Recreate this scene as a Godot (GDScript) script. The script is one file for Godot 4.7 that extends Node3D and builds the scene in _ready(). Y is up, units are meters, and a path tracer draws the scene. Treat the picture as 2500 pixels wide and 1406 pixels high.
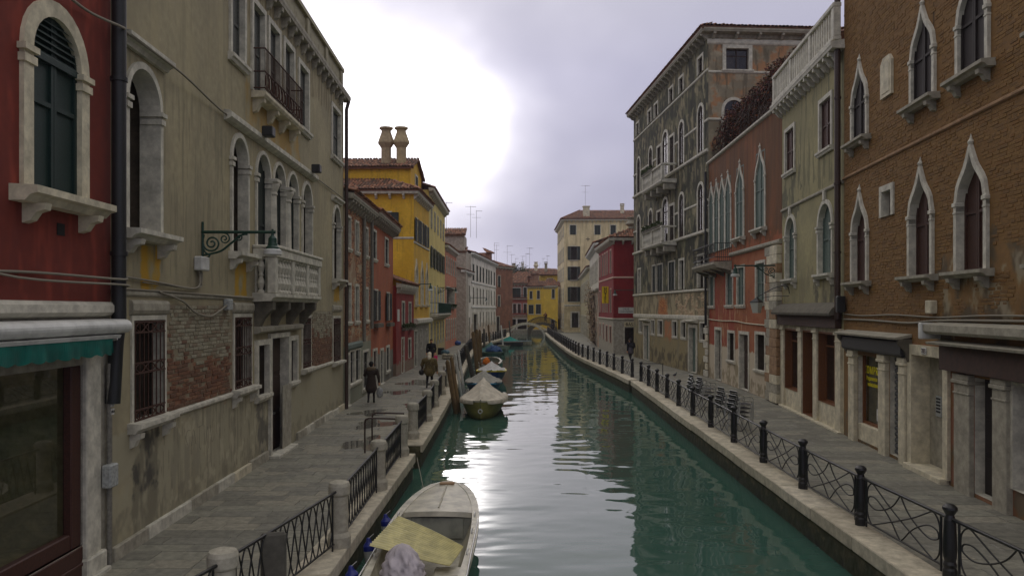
extends Node3D
# A Venetian canal seen from a footbridge. x right, y up (pavement at 0), the canal runs towards -z. Distances in metres.

const WATER := -0.65
var rng := RandomNumberGenerator.new()
var M := {}
var NT := {}
var used := {}
var waves: Array = []

func _ready() -> void:
	rng.seed = 7
	var cam := Camera3D.new()
	cam.name = "camera"
	cam.projection = Camera3D.PROJECTION_FRUSTUM
	cam.near = 0.1
	cam.far = 900.0
	cam.size = 0.1 * 1406.0 / 1950.0
	cam.frustum_offset = Vector2(0, 0.1 * 52.0 / 1950.0)
	cam.position = Vector3(0, 3.8, 0)
	add_child(cam)
	cam.current = true
	var we := WorldEnvironment.new()
	we.name = "world_environment"
	var env := Environment.new()
	env.background_mode = Environment.BG_SKY
	env.tonemap_mode = Environment.TONE_MAPPER_LINEAR
	env.tonemap_exposure = 1.3
	env.sdfgi_enabled = true
	env.ssao_enabled = true
	env.ssil_enabled = true
	env.fog_enabled = true
	env.fog_density = 0.0004
	env.fog_light_color = Color(0.74, 0.73, 0.79)
	var sky := Sky.new()
	var psm := PanoramaSkyMaterial.new()
	psm.panorama = ImageTexture.create_from_image(sky_image())
	sky.sky_material = psm
	env.sky = sky
	we.environment = env
	add_child(we)
	var sun := DirectionalLight3D.new()
	sun.name = "sun"
	sun.light_energy = 0.15
	sun.light_angular_distance = 80.0
	sun.light_color = Color(1.0, 0.95, 0.9)
	sun.shadow_enabled = true
	add_child(sun)
	sun.look_at_from_position(Vector3.ZERO, -Vector3(-0.075, 0.222, -1.0), Vector3.UP)

	make_materials()
	make_setting()
	make_left()
	make_right()
	make_end()
	make_street()
	make_boats()
	make_people()
	print("nodes ", count(self))

func count(n: Node) -> int:
	var c := 1
	for k in n.get_children():
		c += count(k)
	return c

func sky_image() -> Image:
	# thin overcast with the veiled sun standing behind it to the left of the canal
	var w := 1024
	var h := 512
	var im := Image.create(w, h, false, Image.FORMAT_RGBF)
	var n1 := FastNoiseLite.new()
	n1.seed = 3; n1.frequency = 1.1; n1.fractal_octaves = 5
	var sd := Vector2(-0.215, 0.215)
	var sc := Vector2(-0.078, 0.214)
	for j in h:
		var el := (0.5 - (j + 0.5) / h) * PI
		for i in w:
			var az := (i + 0.5) / w * TAU
			var d := Vector3(sin(az) * cos(el), sin(el), -cos(az) * cos(el))
			var yy: float = maxf(d.y, 0.0)
			var p := Vector3(d.x, d.y * 2.2, d.z) * (1.0 / (0.35 + yy))
			var n := n1.get_noise_3dv(p)
			var base := Color(0.455, 0.45, 0.60).lerp(Color(0.50, 0.485, 0.485), clampf((yy - 0.28) * 3.5, 0, 1))
			# an overcast dome is brighter overhead than at the horizon, where haze lightens it again
			base = base * (1.0 + 0.04 * n) * ((1.0 + 2.0 * yy) / 3.0 + 0.16 * exp(-yy / 0.12)) * 1.38
			var n2 := n1.get_noise_3dv(Vector3(d.x, d.y * 1.6, d.z) * 5.0 + Vector3(9, 4, 2))
			var az2 := az - TAU if az > PI else az
			var wob := 1.0 - 0.15 * n - 0.3 * n2
			var ang := Vector2((az2 - sd.x) * cos(el), (el - sd.y) * 0.95).length() * wob
			var core := Vector2((az2 - sc.x) * cos(el), el - sc.y).length() * wob
			var g1 := exp(-pow(ang / 0.102, 2.0)) * 1.1 + exp(-pow(core / 0.066, 2.0)) * 1.1 + exp(-pow(core / 0.034, 2.0)) * 7.0
			var g2 := exp(-pow(ang / 0.22, 2.0)) * 0.30
			var g3 := exp(-pow(ang / 0.6, 2.0)) * 0.06
			var glow := Color(1.0, 0.96, 0.93) * (g1 + g3) + Color(1.0, 0.93, 0.95) * g2
			var c := Color(base.r + glow.r, base.g + glow.g, base.b + glow.b)
			if d.y < 0.0:
				c = c.lerp(Color(0.12, 0.12, 0.12), clampf(-d.y * 6.0, 0, 1))
			im.set_pixel(i, j, c)
	return im

# ---------------------------------------------------------------- mesh collector
class G:
	var v := PackedVector3Array()
	var n := PackedVector3Array()
	var uv := PackedVector2Array()
	var c := PackedColorArray()
	var t := Transform3D.IDENTITY
	var col = null

	func put(p: Vector3, nn: Vector3, w: Vector2) -> void:
		v.append(p); n.append(nn); uv.append(w)
		if col != null: c.append(col)

	func uvp(p: Vector3, nn: Vector3) -> Vector2:
		var a := nn.abs()
		if a.z >= a.x and a.z >= a.y: return Vector2(p.x, -p.y)
		if a.x >= a.y: return Vector2(p.z, -p.y)
		return Vector2(p.x, p.z)

	func tri(a: Vector3, b: Vector3, d: Vector3) -> void:
		var l := (b - a).cross(d - a)
		if l.length_squared() < 1e-14: return
		l = l.normalized()
		var nn := t.basis * l
		put(t * a, nn, uvp(a, l)); put(t * d, nn, uvp(d, l)); put(t * b, nn, uvp(b, l))

	func quad(a: Vector3, b: Vector3, d: Vector3, e: Vector3) -> void:
		tri(a, b, d); tri(a, d, e)

	func box(a: Vector3, b: Vector3) -> void:
		quad(Vector3(a.x, a.y, b.z), Vector3(b.x, a.y, b.z), b, Vector3(a.x, b.y, b.z))
		quad(Vector3(b.x, a.y, a.z), a, Vector3(a.x, b.y, a.z), Vector3(b.x, b.y, a.z))
		quad(Vector3(b.x, a.y, b.z), Vector3(b.x, a.y, a.z), Vector3(b.x, b.y, a.z), b)
		quad(a, Vector3(a.x, a.y, b.z), Vector3(a.x, b.y, b.z), Vector3(a.x, b.y, a.z))
		quad(Vector3(a.x, b.y, b.z), b, Vector3(b.x, b.y, a.z), Vector3(a.x, b.y, a.z))
		quad(a, Vector3(b.x, a.y, a.z), Vector3(b.x, a.y, b.z), Vector3(a.x, a.y, b.z))

	func cbox(a: Vector3, b: Vector3, k := 0.01) -> void:
		# a box whose twelve edges are bevelled
		cen = (a + b) * 0.5
		var P := {}
		for x in [-1, 1]:
			for y in [-1, 1]:
				for z in [-1, 1]:
					for ax in 3:
						var p := Vector3(b.x if x > 0 else a.x, b.y if y > 0 else a.y, b.z if z > 0 else a.z)
						if ax != 0: p.x -= k * x
						if ax != 1: p.y -= k * y
						if ax != 2: p.z -= k * z
						P[Vector4i(x, y, z, ax)] = p
		for s in [-1, 1]:
			out([P[Vector4i(s, -1, -1, 0)], P[Vector4i(s, 1, -1, 0)], P[Vector4i(s, 1, 1, 0)], P[Vector4i(s, -1, 1, 0)]])
			out([P[Vector4i(-1, s, -1, 1)], P[Vector4i(1, s, -1, 1)], P[Vector4i(1, s, 1, 1)], P[Vector4i(-1, s, 1, 1)]])
			out([P[Vector4i(-1, -1, s, 2)], P[Vector4i(1, -1, s, 2)], P[Vector4i(1, 1, s, 2)], P[Vector4i(-1, 1, s, 2)]])
			for r in [-1, 1]:
				out([P[Vector4i(s, -1, r, 0)], P[Vector4i(s, 1, r, 0)], P[Vector4i(s, 1, r, 2)], P[Vector4i(s, -1, r, 2)]])
				out([P[Vector4i(s, r, -1, 0)], P[Vector4i(s, r, 1, 0)], P[Vector4i(s, r, 1, 1)], P[Vector4i(s, r, -1, 1)]])
				out([P[Vector4i(-1, s, r, 1)], P[Vector4i(1, s, r, 1)], P[Vector4i(1, s, r, 2)], P[Vector4i(-1, s, r, 2)]])
				for q in [-1, 1]:
					out([P[Vector4i(s, r, q, 0)], P[Vector4i(s, r, q, 1)], P[Vector4i(s, r, q, 2)]])

	func out(e: Array) -> void:
		# adds a face of a convex solid, turned outwards
		var mid: Vector3 = Vector3.ZERO
		for p in e: mid += p
		mid /= e.size()
		var nn: Vector3 = (e[1] - e[0]).cross(e[2] - e[0])
		var away: Vector3 = mid - cen
		if nn.dot(away) < 0.0: e.reverse()
		if e.size() == 3: tri(e[0], e[1], e[2])
		else: quad(e[0], e[1], e[2], e[3])

	var cen := Vector3.ZERO

	func mould(x0: float, x1: float, prof: Array) -> void:
		# profile points (z, y) from the wall at the bottom round to the wall at the top, drawn out along x
		for i in prof.size() - 1:
			var p: Vector2 = prof[i]
			var q: Vector2 = prof[i + 1]
			quad(Vector3(x0, p.y, p.x), Vector3(x1, p.y, p.x), Vector3(x1, q.y, q.x), Vector3(x0, q.y, q.x))
		for i in range(1, prof.size() - 1):
			var o: Vector2 = prof[0]
			var p2: Vector2 = prof[i]
			var q2: Vector2 = prof[i + 1]
			tri(Vector3(x1, o.y, o.x), Vector3(x1, q2.y, q2.x), Vector3(x1, p2.y, p2.x))
			tri(Vector3(x0, o.y, o.x), Vector3(x0, p2.y, p2.x), Vector3(x0, q2.y, q2.x))

	func prism(pts: Array, z0: float, z1: float) -> void:
		# a flat outline (counter-clockwise in x, y) given a thickness along z
		var pp := PackedVector2Array(pts)
		var ix := Geometry2D.triangulate_polygon(pp)
		for i in range(0, ix.size(), 3):
			var a := pp[ix[i]]
			var b := pp[ix[i + 1]]
			var d := pp[ix[i + 2]]
			if (b - a).cross(d - a) < 0.0:
				var w := b
				b = d; d = w
			tri(Vector3(a.x, a.y, z1), Vector3(b.x, b.y, z1), Vector3(d.x, d.y, z1))
			tri(Vector3(a.x, a.y, z0), Vector3(d.x, d.y, z0), Vector3(b.x, b.y, z0))
		for i in pp.size():
			var a2 := pp[i]
			var b2 := pp[(i + 1) % pp.size()]
			quad(Vector3(a2.x, a2.y, z0), Vector3(b2.x, b2.y, z0), Vector3(b2.x, b2.y, z1), Vector3(a2.x, a2.y, z1))

	func surf(rows: Array, wrap := false) -> void:
		# a smooth sheet through rows of points
		var R := rows.size()
		var K: int = rows[0].size()
		var nn := []
		for i in R:
			var row := PackedVector3Array()
			for j in K:
				var jp := (j + 1) % K if wrap else mini(j + 1, K - 1)
				var jm := (j + K - 1) % K if wrap else maxi(j - 1, 0)
				var du: Vector3 = rows[i][jp] - rows[i][jm]
				var dv: Vector3 = rows[mini(i + 1, R - 1)][j] - rows[maxi(i - 1, 0)][j]
				var x := du.cross(dv)
				if x.length_squared() < 1e-16:
					var i2 := 1 if i == 0 else i - 1
					du = rows[i2][jp] - rows[i2][jm]
					x = du.cross(dv)
				row.append((t.basis * x).normalized() if x.length_squared() > 1e-18 else Vector3.UP)
			nn.append(row)
		for i in R - 1:
			for j in (K if wrap else K - 1):
				var j2 := (j + 1) % K
				var q := [[i, j], [i, j2], [i + 1, j2], [i + 1, j]]
				for k in [0, 2, 1, 0, 3, 2]:
					var w: Array = q[k]
					var p: Vector3 = rows[w[0]][w[1]]
					put(t * p, nn[w[0]][w[1]], Vector2(p.x, -p.y))

	func tube(pts: Array, r, seg := 6, caps := true) -> void:
		var rows := []
		var up := Vector3.UP
		for i in pts.size():
			var d: Vector3 = pts[mini(i + 1, pts.size() - 1)] - pts[maxi(i - 1, 0)]
			d = d.normalized()
			if absf(d.dot(up)) > 0.95: up = Vector3.RIGHT if absf(d.x) < 0.9 else Vector3.FORWARD
			var sx := d.cross(up).normalized()
			var sy := sx.cross(d).normalized()
			up = sy
			var rr: float = r[i] if r is Array else r
			var row := PackedVector3Array()
			for k in seg:
				var a := TAU * k / seg
				row.append(pts[i] + (sx * cos(a) + sy * sin(a)) * rr)
			rows.append(row)
		surf(rows, true)
		if caps:
			for e in [0, rows.size() - 1]:
				for k in range(1, seg - 1):
					if e == 0: tri(rows[e][0], rows[e][k + 1], rows[e][k])
					else: tri(rows[e][0], rows[e][k], rows[e][k + 1])

	func lathe(prof: Array, seg := 12, o := Vector3.ZERO, sharp := false) -> void:
		# profile (radius, height) turned about y
		var rows := []
		for p in prof:
			var row := PackedVector3Array()
			for k in seg:
				var a := TAU * k / seg
				row.append(o + Vector3(cos(a) * p.x, p.y, sin(a) * p.x))
			rows.append(row)
		if sharp:
			for i in rows.size() - 1:
				for k in seg:
					var k2 := (k + 1) % seg
					quad(rows[i][k2], rows[i][k], rows[i + 1][k], rows[i + 1][k2])
		else:
			for i in rows.size() - 1:
				surf([rows[i], rows[i + 1]], true)

	func mesh() -> ArrayMesh:
		var arr := []
		arr.resize(Mesh.ARRAY_MAX)
		arr[Mesh.ARRAY_VERTEX] = v
		arr[Mesh.ARRAY_NORMAL] = n
		arr[Mesh.ARRAY_TEX_UV] = uv
		if c.size() == v.size() and c.size() > 0: arr[Mesh.ARRAY_COLOR] = c
		var m := ArrayMesh.new()
		m.add_surface_from_arrays(Mesh.PRIMITIVE_TRIANGLES, arr)
		return m

# ---------------------------------------------------------------- nodes
func numbered(called: String) -> String:
	if not used.has(called):
		used[called] = 0
		return called
	used[called] += 1
	return "%s_%03d" % [called, used[called]]

func obj(called: String, g: G, m: Material, parent: Node = null) -> MeshInstance3D:
	var o := MeshInstance3D.new()
	o.mesh = g.mesh()
	o.material_override = m
	if parent == null or parent == self:
		o.name = numbered(called)
		add_child(o)
	else:
		o.name = called
		parent.add_child(o, true)
	return o

func tag(o: Node, label: String, category: String, group := "") -> Node:
	o.set_meta("label", label)
	o.set_meta("category", category)
	if group != "": o.set_meta("group", group)
	return o

func thing(called: String, label: String, category: String, at := Transform3D.IDENTITY, group := "") -> Node3D:
	var o := Node3D.new()
	o.name = numbered(called)
	add_child(o)
	o.transform = at
	tag(o, label, category, group)
	return o

func copy(o: Node3D, at: Transform3D, label := "") -> Node3D:
	var base: String = String(o.name)
	var r: Node3D = o.duplicate()
	r.name = numbered(base)
	add_child(r)
	r.transform = at
	if label != "": r.set_meta("label", label)
	return r

func struct(called: String, g: G, m: Material) -> MeshInstance3D:
	var o := obj(called, g, m)
	o.set_meta("kind", "structure")
	return o

func pos(x: float, y: float, d: float, turn := 0.0) -> Transform3D:
	return Transform3D(Basis(Vector3.UP, turn), Vector3(x, y, -d))

func frame(ax: float, ad: float, bx: float, bd: float, y := 0.0) -> Transform3D:
	# a wall's own axes: x along it from A to B, y up, z out of the wall
	var x := Vector3(bx - ax, 0, -(bd - ad)).normalized()
	return Transform3D(Basis(x, Vector3.UP, x.cross(Vector3.UP)), Vector3(ax, y, -ad))

func curve(pts: Array, steps := 6) -> Array:
	# Catmull-Rom through the points
	var r := []
	for i in pts.size() - 1:
		var p0 = pts[maxi(i - 1, 0)]
		var p1 = pts[i]
		var p2 = pts[i + 1]
		var p3 = pts[mini(i + 2, pts.size() - 1)]
		for k in steps:
			var u := float(k) / steps
			r.append(0.5 * (2.0 * p1 + (p2 - p0) * u + (2.0 * p0 - 5.0 * p1 + 4.0 * p2 - p3) * u * u + (3.0 * p1 - p0 - 3.0 * p2 + p3) * u * u * u))
	r.append(pts[-1])
	return r

func pieces(called: String, mass: String, xf: Array, mesh: Mesh, mats: Array, parent: Node, most := 300) -> void:
	# alike pieces: the first ones as parts, the rest as one mass
	var n := mini(most, xf.size())
	for i in n:
		var o := MeshInstance3D.new()
		o.mesh = mesh
		o.material_override = mats[rng.randi() % mats.size()]
		o.name = called
		parent.add_child(o, true)
		o.transform = xf[i]
	if xf.size() > n:
		var mm := MultiMesh.new()
		mm.transform_format = MultiMesh.TRANSFORM_3D
		mm.use_colors = true
		mm.mesh = mesh
		mm.instance_count = xf.size() - n
		for i in range(n, xf.size()):
			mm.set_instance_transform(i - n, xf[i])
			var m: StandardMaterial3D = mats[rng.randi() % mats.size()]
			mm.set_instance_color(i - n, m.albedo_color.srgb_to_linear())
		var mi := MultiMeshInstance3D.new()
		mi.multimesh = mm
		var mat: StandardMaterial3D = mats[0].duplicate()
		mat.albedo_color = Color.WHITE
		mat.vertex_color_use_as_albedo = true
		mi.material_override = mat
		mi.name = mass
		parent.add_child(mi, true)
		mi.set_meta("kind", "stuff")

# ---------------------------------------------------------------- materials
func S(r: int, g: int, b: int) -> Color:
	# colours noted down a little dark, brought up to the reflectance of the real surfaces
	var c := Color8(r, g, b).srgb_to_linear()
	var l := c.r * 0.3 + c.g * 0.6 + c.b * 0.1
	c = Color(maxf(0, l + (c.r - l) * 1.14), maxf(0, l + (c.g - l) * 1.14), maxf(0, l + (c.b - l) * 1.14))
	return Color(1.0 - pow(1.0 - c.r, 1.28), 1.0 - pow(1.0 - c.g, 1.26), 1.0 - pow(1.0 - c.b, 1.12)).linear_to_srgb()

func noise_tex(seed_: int, freq: float, lo: float, hi: float, sx := 256, sy := 256, oct := 4, gain := 0.5) -> ImageTexture:
	var f := FastNoiseLite.new()
	f.seed = seed_; f.frequency = freq; f.fractal_octaves = oct; f.fractal_gain = gain
	var im := f.get_seamless_image(sx, sy)
	im.convert(Image.FORMAT_L8)
	var d := im.get_data()
	var o := PackedByteArray()
	o.resize(d.size() * 3)
	for i in d.size():
		var x := clampi(int(255.0 * (lo + (hi - lo) * d[i] / 255.0)), 0, 255)
		o[i * 3] = x; o[i * 3 + 1] = x; o[i * 3 + 2] = x
	var r := Image.create_from_data(sx, sy, false, Image.FORMAT_RGB8, o)
	r.generate_mipmaps()
	return ImageTexture.create_from_image(r)

func mat(c: Color, rough := 0.9, tx := "", scale := 1.0, bump := 0.0, metal := 0.0) -> StandardMaterial3D:
	var m := StandardMaterial3D.new()
	m.albedo_color = c
	m.roughness = rough
	m.metallic = metal
	if tx != "":
		m.albedo_texture = NT[tx]
		m.uv1_triplanar = true
		m.uv1_world_triplanar = true
		m.uv1_scale = Vector3.ONE * scale
		if bump > 0.0:
			m.heightmap_enabled = true
			m.heightmap_texture = NT[tx]
			m.heightmap_scale = bump
	return m

func make_materials() -> void:
	NT.patch = noise_tex(11, 0.02, 0.74, 1.06, 256, 256, 5, 0.72)
	NT.fine = noise_tex(12, 0.06, 0.72, 1.1, 256, 256, 4, 0.6)
	NT.pave = noise_tex(13, 0.03, 0.76, 1.08, 256, 256, 5, 0.7)
	NT.cloth = noise_tex(14, 0.015, 0.75, 1.1, 256, 256, 5, 0.55)
	M.stone = mat(S(200, 197, 187), 0.85, "patch", 0.45, 0.6)
	M.stone_grey = mat(S(158, 154, 144), 0.9, "patch", 0.5, 0.6)
	M.stone_warm = mat(S(208, 200, 180), 0.85, "patch", 0.4, 0.5)
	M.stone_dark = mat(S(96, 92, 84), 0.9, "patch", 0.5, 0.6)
	M.white = mat(S(214, 214, 212), 0.7, "fine", 0.8)
	M.white_pvc = mat(S(196, 198, 198), 0.45, "cloth", 0.5)
	M.glass = mat(S(14, 17, 17), 0.04)
	M.glass.metallic_specular = 0.75
	M.glass_green = mat(S(28, 36, 26), 0.05)
	M.dark = mat(S(16, 15, 14), 0.8)
	M.shutter = mat(S(38, 46, 42), 0.65, "fine", 1.4)
	M.shutter_green = mat(S(17, 40, 38), 0.6, "fine", 1.4)
	M.shutter_blue = mat(S(92, 106, 102), 0.7, "fine", 1.2)
	M.shutter_brown = mat(S(62, 38, 28), 0.7, "fine", 1.2)
	M.shutter_grey = mat(S(84, 86, 84), 0.7, "fine", 1.2)
	M.wood_dark = mat(S(52, 36, 26), 0.7, "fine", 1.3)
	M.wood_red = mat(S(62, 34, 26), 0.6, "fine", 1.3)
	M.wood_brown = mat(S(110, 70, 40), 0.65, "fine", 1.3)
	M.wood_pole = mat(S(112, 94, 70), 0.9, "patch", 0.8, 1.0)
	M.wood_grey = mat(S(86, 84, 80), 0.9, "patch", 0.8, 0.8)
	M.iron = mat(S(34, 36, 38), 0.5, "fine", 2.0)
	M.iron_rust = mat(S(62, 36, 24), 0.8, "fine", 2.0)
	M.green_iron = mat(S(26, 58, 48), 0.45, "fine", 2.0)
	M.pipe = mat(S(62, 48, 42), 0.5, "fine", 1.0)
	M.pipe_grey = mat(S(120, 118, 114), 0.6, "fine", 1.0)
	M.alu = mat(S(196, 198, 202), 0.3, "", 1.0, 0.0, 0.9)
	M.cable = mat(S(120, 116, 108), 0.8)
	M.cable_dark = mat(S(36, 34, 32), 0.8)
	M.box_grey = mat(S(160, 164, 166), 0.6, "fine", 1.0)
	M.tile = mat(S(112, 82, 68), 0.9, "patch", 0.7)
	M.tiles = [mat(S(126, 88, 72), 0.9), mat(S(112, 80, 66), 0.9), mat(S(100, 76, 66), 0.9), mat(S(140, 106, 90), 0.9), mat(S(84, 68, 60), 0.9)]
	M.awning = mat(S(10, 86, 80), 0.95, "cloth", 0.8)
	M.plant = mat(S(52, 62, 36), 0.8)
	M.vine = mat(S(92, 58, 54), 0.85)
	M.wood_black = mat(S(26, 19, 16), 0.75)
	M.pane = mat(Color(0.05, 0.06, 0.06, 0.12), 0.02)
	M.pane.transparency = BaseMaterial3D.TRANSPARENCY_ALPHA
	M.room = mat(S(84, 76, 66), 0.95, "patch", 0.5)
	M.graffiti = mat(S(104, 100, 94), 0.9)
	M.pane_green = mat(Color(0.06, 0.09, 0.05, 0.3), 0.02)
	M.pane_green.transparency = BaseMaterial3D.TRANSPARENCY_ALPHA
	M.shop_room = mat(S(150, 146, 112), 0.95, "patch", 0.5)
	M.skin = S(196, 150, 126)
	M.glass_shop = mat(S(26, 40, 36), 0.05)
	M.yellow_print = mat(S(214, 200, 20), 0.6)
	M.steel = mat(S(108, 112, 118), 0.45, "fine", 1.5, 0.0, 0.4)
	M.wood_sign = mat(S(62, 42, 32), 0.75, "patch", 0.8)
	M.white_glass = mat(S(170, 172, 168), 0.15)
	M.stone_quoin = mat(S(150, 122, 98), 0.9, "patch", 0.5, 0.6)

func facade(L: float, H: float, base: Color, layers: Array, seed_: int, bump := 0.9, ppm := 22.0) -> StandardMaterial3D:
	# rendered wall: a base colour with patches, streaks and worn areas whose outlines follow noise
	var w := int(L * ppm)
	var h := int(H * ppm)
	var d := PackedByteArray()
	d.resize(w * h * 3)
	var f := FastNoiseLite.new()
	f.seed = seed_; f.frequency = 1.0; f.fractal_octaves = 5; f.fractal_gain = 0.58
	var f2 := FastNoiseLite.new()
	f2.seed = seed_ + 50; f2.frequency = 2.2; f2.fractal_octaves = 4; f2.fractal_gain = 0.65
	var R := PackedFloat32Array()
	R.resize(w * h * 3)
	for j in h:
		for i in w:
			var k := 1.0 + 0.10 * f.get_noise_2d(i / ppm * 0.35, j / ppm * 0.35) + 0.10 * f2.get_noise_2d(i / ppm * 2.0, j / ppm * 2.0)
			var q := (j * w + i) * 3
			R[q] = base.r * k; R[q + 1] = base.g * k; R[q + 2] = base.b * k
	for ly in layers:
		# [colour, amount, fx, fy, threshold, softness, u0, v0, u1, v1, raggedness]
		var c: Color = ly[0]
		var a: float = ly[1]
		var fx: float = ly[2]
		var fy: float = ly[3]
		var th: float = ly[4]
		var sf: float = ly[5]
		var u0 := 0.0
		var v0 := 0.0
		var u1 := L
		var v1 := H
		var rag := 0.0
		if ly.size() > 6:
			u0 = ly[6]; v0 = ly[7]; u1 = ly[8]; v1 = ly[9]; rag = ly[10]
		seed_ += 7
		f.seed = seed_
		f2.seed = seed_ + 3
		var i0 := clampi(int((u0 - rag) * ppm), 0, w)
		var i1 := clampi(int((u1 + rag) * ppm), 0, w)
		var j0 := clampi(int((H - v1 - rag) * ppm), 0, h)
		var j1 := clampi(int((H - v0 + rag) * ppm), 0, h)
		for j in range(j0, j1):
			var vv := H - j / ppm
			for i in range(i0, i1):
				var uu := i / ppm
				var m := smoothstep(th - sf, th + sf, f.get_noise_2d(uu * fx, vv * fy))
				if m <= 0.0: continue
				if rag > 0.0:
					var e := minf(minf(uu - u0, u1 - uu), minf(vv - v0, v1 - vv))
					m *= smoothstep(-0.25 * rag, 0.25 * rag, e + 1.3 * rag * f2.get_noise_2d(uu * 0.8, vv * 0.8))
				m *= a
				var q := (j * w + i) * 3
				R[q] += (c.r - R[q]) * m; R[q + 1] += (c.g - R[q + 1]) * m; R[q + 2] += (c.b - R[q + 2]) * m
	for i in R.size():
		d[i] = clampi(int(R[i] * 255.0), 0, 255)
	var im := Image.create_from_data(w, h, false, Image.FORMAT_RGB8, d)
	var m2 := StandardMaterial3D.new()
	m2.albedo_texture = ImageTexture.create_from_image(im)
	m2.roughness = 0.93
	m2.uv1_scale = Vector3(1.0 / L, 1.0 / H, 1)
	if bump > 0.0:
		f.frequency = 0.07
		var b := f.get_image(w, h)
		m2.heightmap_enabled = true
		m2.heightmap_texture = ImageTexture.create_from_image(b)
		m2.heightmap_scale = bump
	return m2

# ---------------------------------------------------------------- walls, windows, roofs
func outline(o: Dictionary) -> Array:
	var u0: float = o.u0
	var u1: float = o.u1
	var v0: float = o.v0
	var v1: float = o.v1
	var w := u1 - u0
	var a: String = o.get("arch", "")
	if a == "": return [Vector2(u0, v0), Vector2(u0, v1), Vector2(u1, v1), Vector2(u1, v0)]
	var rise: float = o.get("rise", w * 0.5 if a == "r" else w * 0.85)
	var vs := v1 - rise
	var r := [Vector2(u0, v0)]
	var n := 14
	for i in n + 1:
		var q := float(i) / n
		if a == "r":
			var an := PI * (1.0 - q)
			r.append(Vector2((u0 + u1) * 0.5 + cos(an) * w * 0.5, vs + sin(an) * rise))
		else:
			var x := 1.0 - absf(2.0 * q - 1.0)
			# ogee: round shoulders running up into a point
			var s := 1.0 - pow(1.0 - x, 1.5)
			var hh := 0.60 * sqrt(1.0 - (1.0 - x) * (1.0 - x)) + 0.40 * pow(x, 4.0)
			r.append(Vector2((u0 + u1) * 0.5 + (1.0 if q > 0.5 else -1.0) * (1.0 - x) * w * 0.5, vs + hh * rise + 0.0 * s))
	r.append(Vector2(u1, v0))
	return r

func wall_mesh(g: G, x0: float, x1: float, y0: float, y1: float, opens: Array, z := 0.0) -> void:
	var xs := [x0, x1]
	var ys := [y0, y1]
	for o in opens:
		xs.append_array([o.u0, o.u1]); ys.append_array([o.v0, o.v1])
	xs.sort(); ys.sort()
	for i in xs.size() - 1:
		if xs[i + 1] - xs[i] < 0.001 or xs[i] < x0 - 0.001 or xs[i + 1] > x1 + 0.001: continue
		for j in ys.size() - 1:
			if ys[j + 1] - ys[j] < 0.001 or ys[j] < y0 - 0.001 or ys[j + 1] > y1 + 0.001: continue
			var cx: float = (xs[i] + xs[i + 1]) * 0.5
			var cy: float = (ys[j] + ys[j + 1]) * 0.5
			var inside := false
			for o in opens:
				if cx > o.u0 and cx < o.u1 and cy > o.v0 and cy < o.v1: inside = true
			if inside: continue
			g.quad(Vector3(xs[i], ys[j], z), Vector3(xs[i + 1], ys[j], z), Vector3(xs[i + 1], ys[j + 1], z), Vector3(xs[i], ys[j + 1], z))
	for o in opens:
		if o.get("arch", "") == "": continue
		var p := outline(o)
		for i in range(1, p.size() - 2):
			g.quad(Vector3(p[i].x, p[i].y, z), Vector3(p[i + 1].x, p[i + 1].y, z), Vector3(p[i + 1].x, o.v1, z), Vector3(p[i].x, o.v1, z))

func frame_mesh(g: G, pts: Array, fw: float, fp: float, dep: float, floor_too := true) -> void:
	var q := []
	for i in pts.size():
		var d1: Vector2 = pts[maxi(i, 1)] - pts[maxi(i, 1) - 1]
		var d2: Vector2 = pts[mini(i + 1, pts.size() - 1)] - pts[mini(i, pts.size() - 2)]
		var n1 := Vector2(-d1.y, d1.x).normalized()
		var n2 := Vector2(-d2.y, d2.x).normalized()
		var m := (n1 + n2) / maxf(1.0 + n1.dot(n2), 0.45)
		q.append(pts[i] + m * fw)
	for i in pts.size() - 1:
		var a: Vector2 = pts[i]
		var b: Vector2 = pts[i + 1]
		var c: Vector2 = q[i]
		var d: Vector2 = q[i + 1]
		if fw > 0.0:
			g.quad(Vector3(c.x, c.y, fp), Vector3(a.x, a.y, fp), Vector3(b.x, b.y, fp), Vector3(d.x, d.y, fp))
			g.quad(Vector3(c.x, c.y, 0), Vector3(c.x, c.y, fp), Vector3(d.x, d.y, fp), Vector3(d.x, d.y, 0))
		g.quad(Vector3(a.x, a.y, fp), Vector3(a.x, a.y, -dep), Vector3(b.x, b.y, -dep), Vector3(b.x, b.y, fp))
	if floor_too:
		var s: Vector2 = pts[0]
		var e: Vector2 = pts[-1]
		g.quad(Vector3(s.x, s.y, fp), Vector3(e.x, e.y, fp), Vector3(e.x, e.y, -dep), Vector3(s.x, s.y, -dep))

func leaf(g: G, x0: float, x1: float, y0: float, y1: float, z: float, slats: int) -> void:
	# one leaf of a louvred shutter, 4 cm thick
	var s := 0.06
	g.box(Vector3(x0, y0, z), Vector3(x0 + s, y1, z + 0.04))
	g.box(Vector3(x1 - s, y0, z), Vector3(x1, y1, z + 0.04))
	for k in [0.0, 0.5, 1.0]:
		var yy: float = lerpf(y0, y1 - s, k)
		g.box(Vector3(x0 + s, yy, z), Vector3(x1 - s, yy + s, z + 0.038))
	for k in slats:
		var ya := lerpf(y0 + s, y1 - s, (k + 0.15) / slats)
		var yb := lerpf(y0 + s, y1 - s, (k + 1.0) / slats)
		g.quad(Vector3(x0 + s, ya, z + 0.034), Vector3(x1 - s, ya, z + 0.034), Vector3(x1 - s, yb, z + 0.006), Vector3(x0 + s, yb, z + 0.006))
	g.quad(Vector3(x0 + s, y0, z + 0.003), Vector3(x1 - s, y0, z + 0.003), Vector3(x1 - s, y1, z + 0.003), Vector3(x0 + s, y1, z + 0.003))

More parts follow.
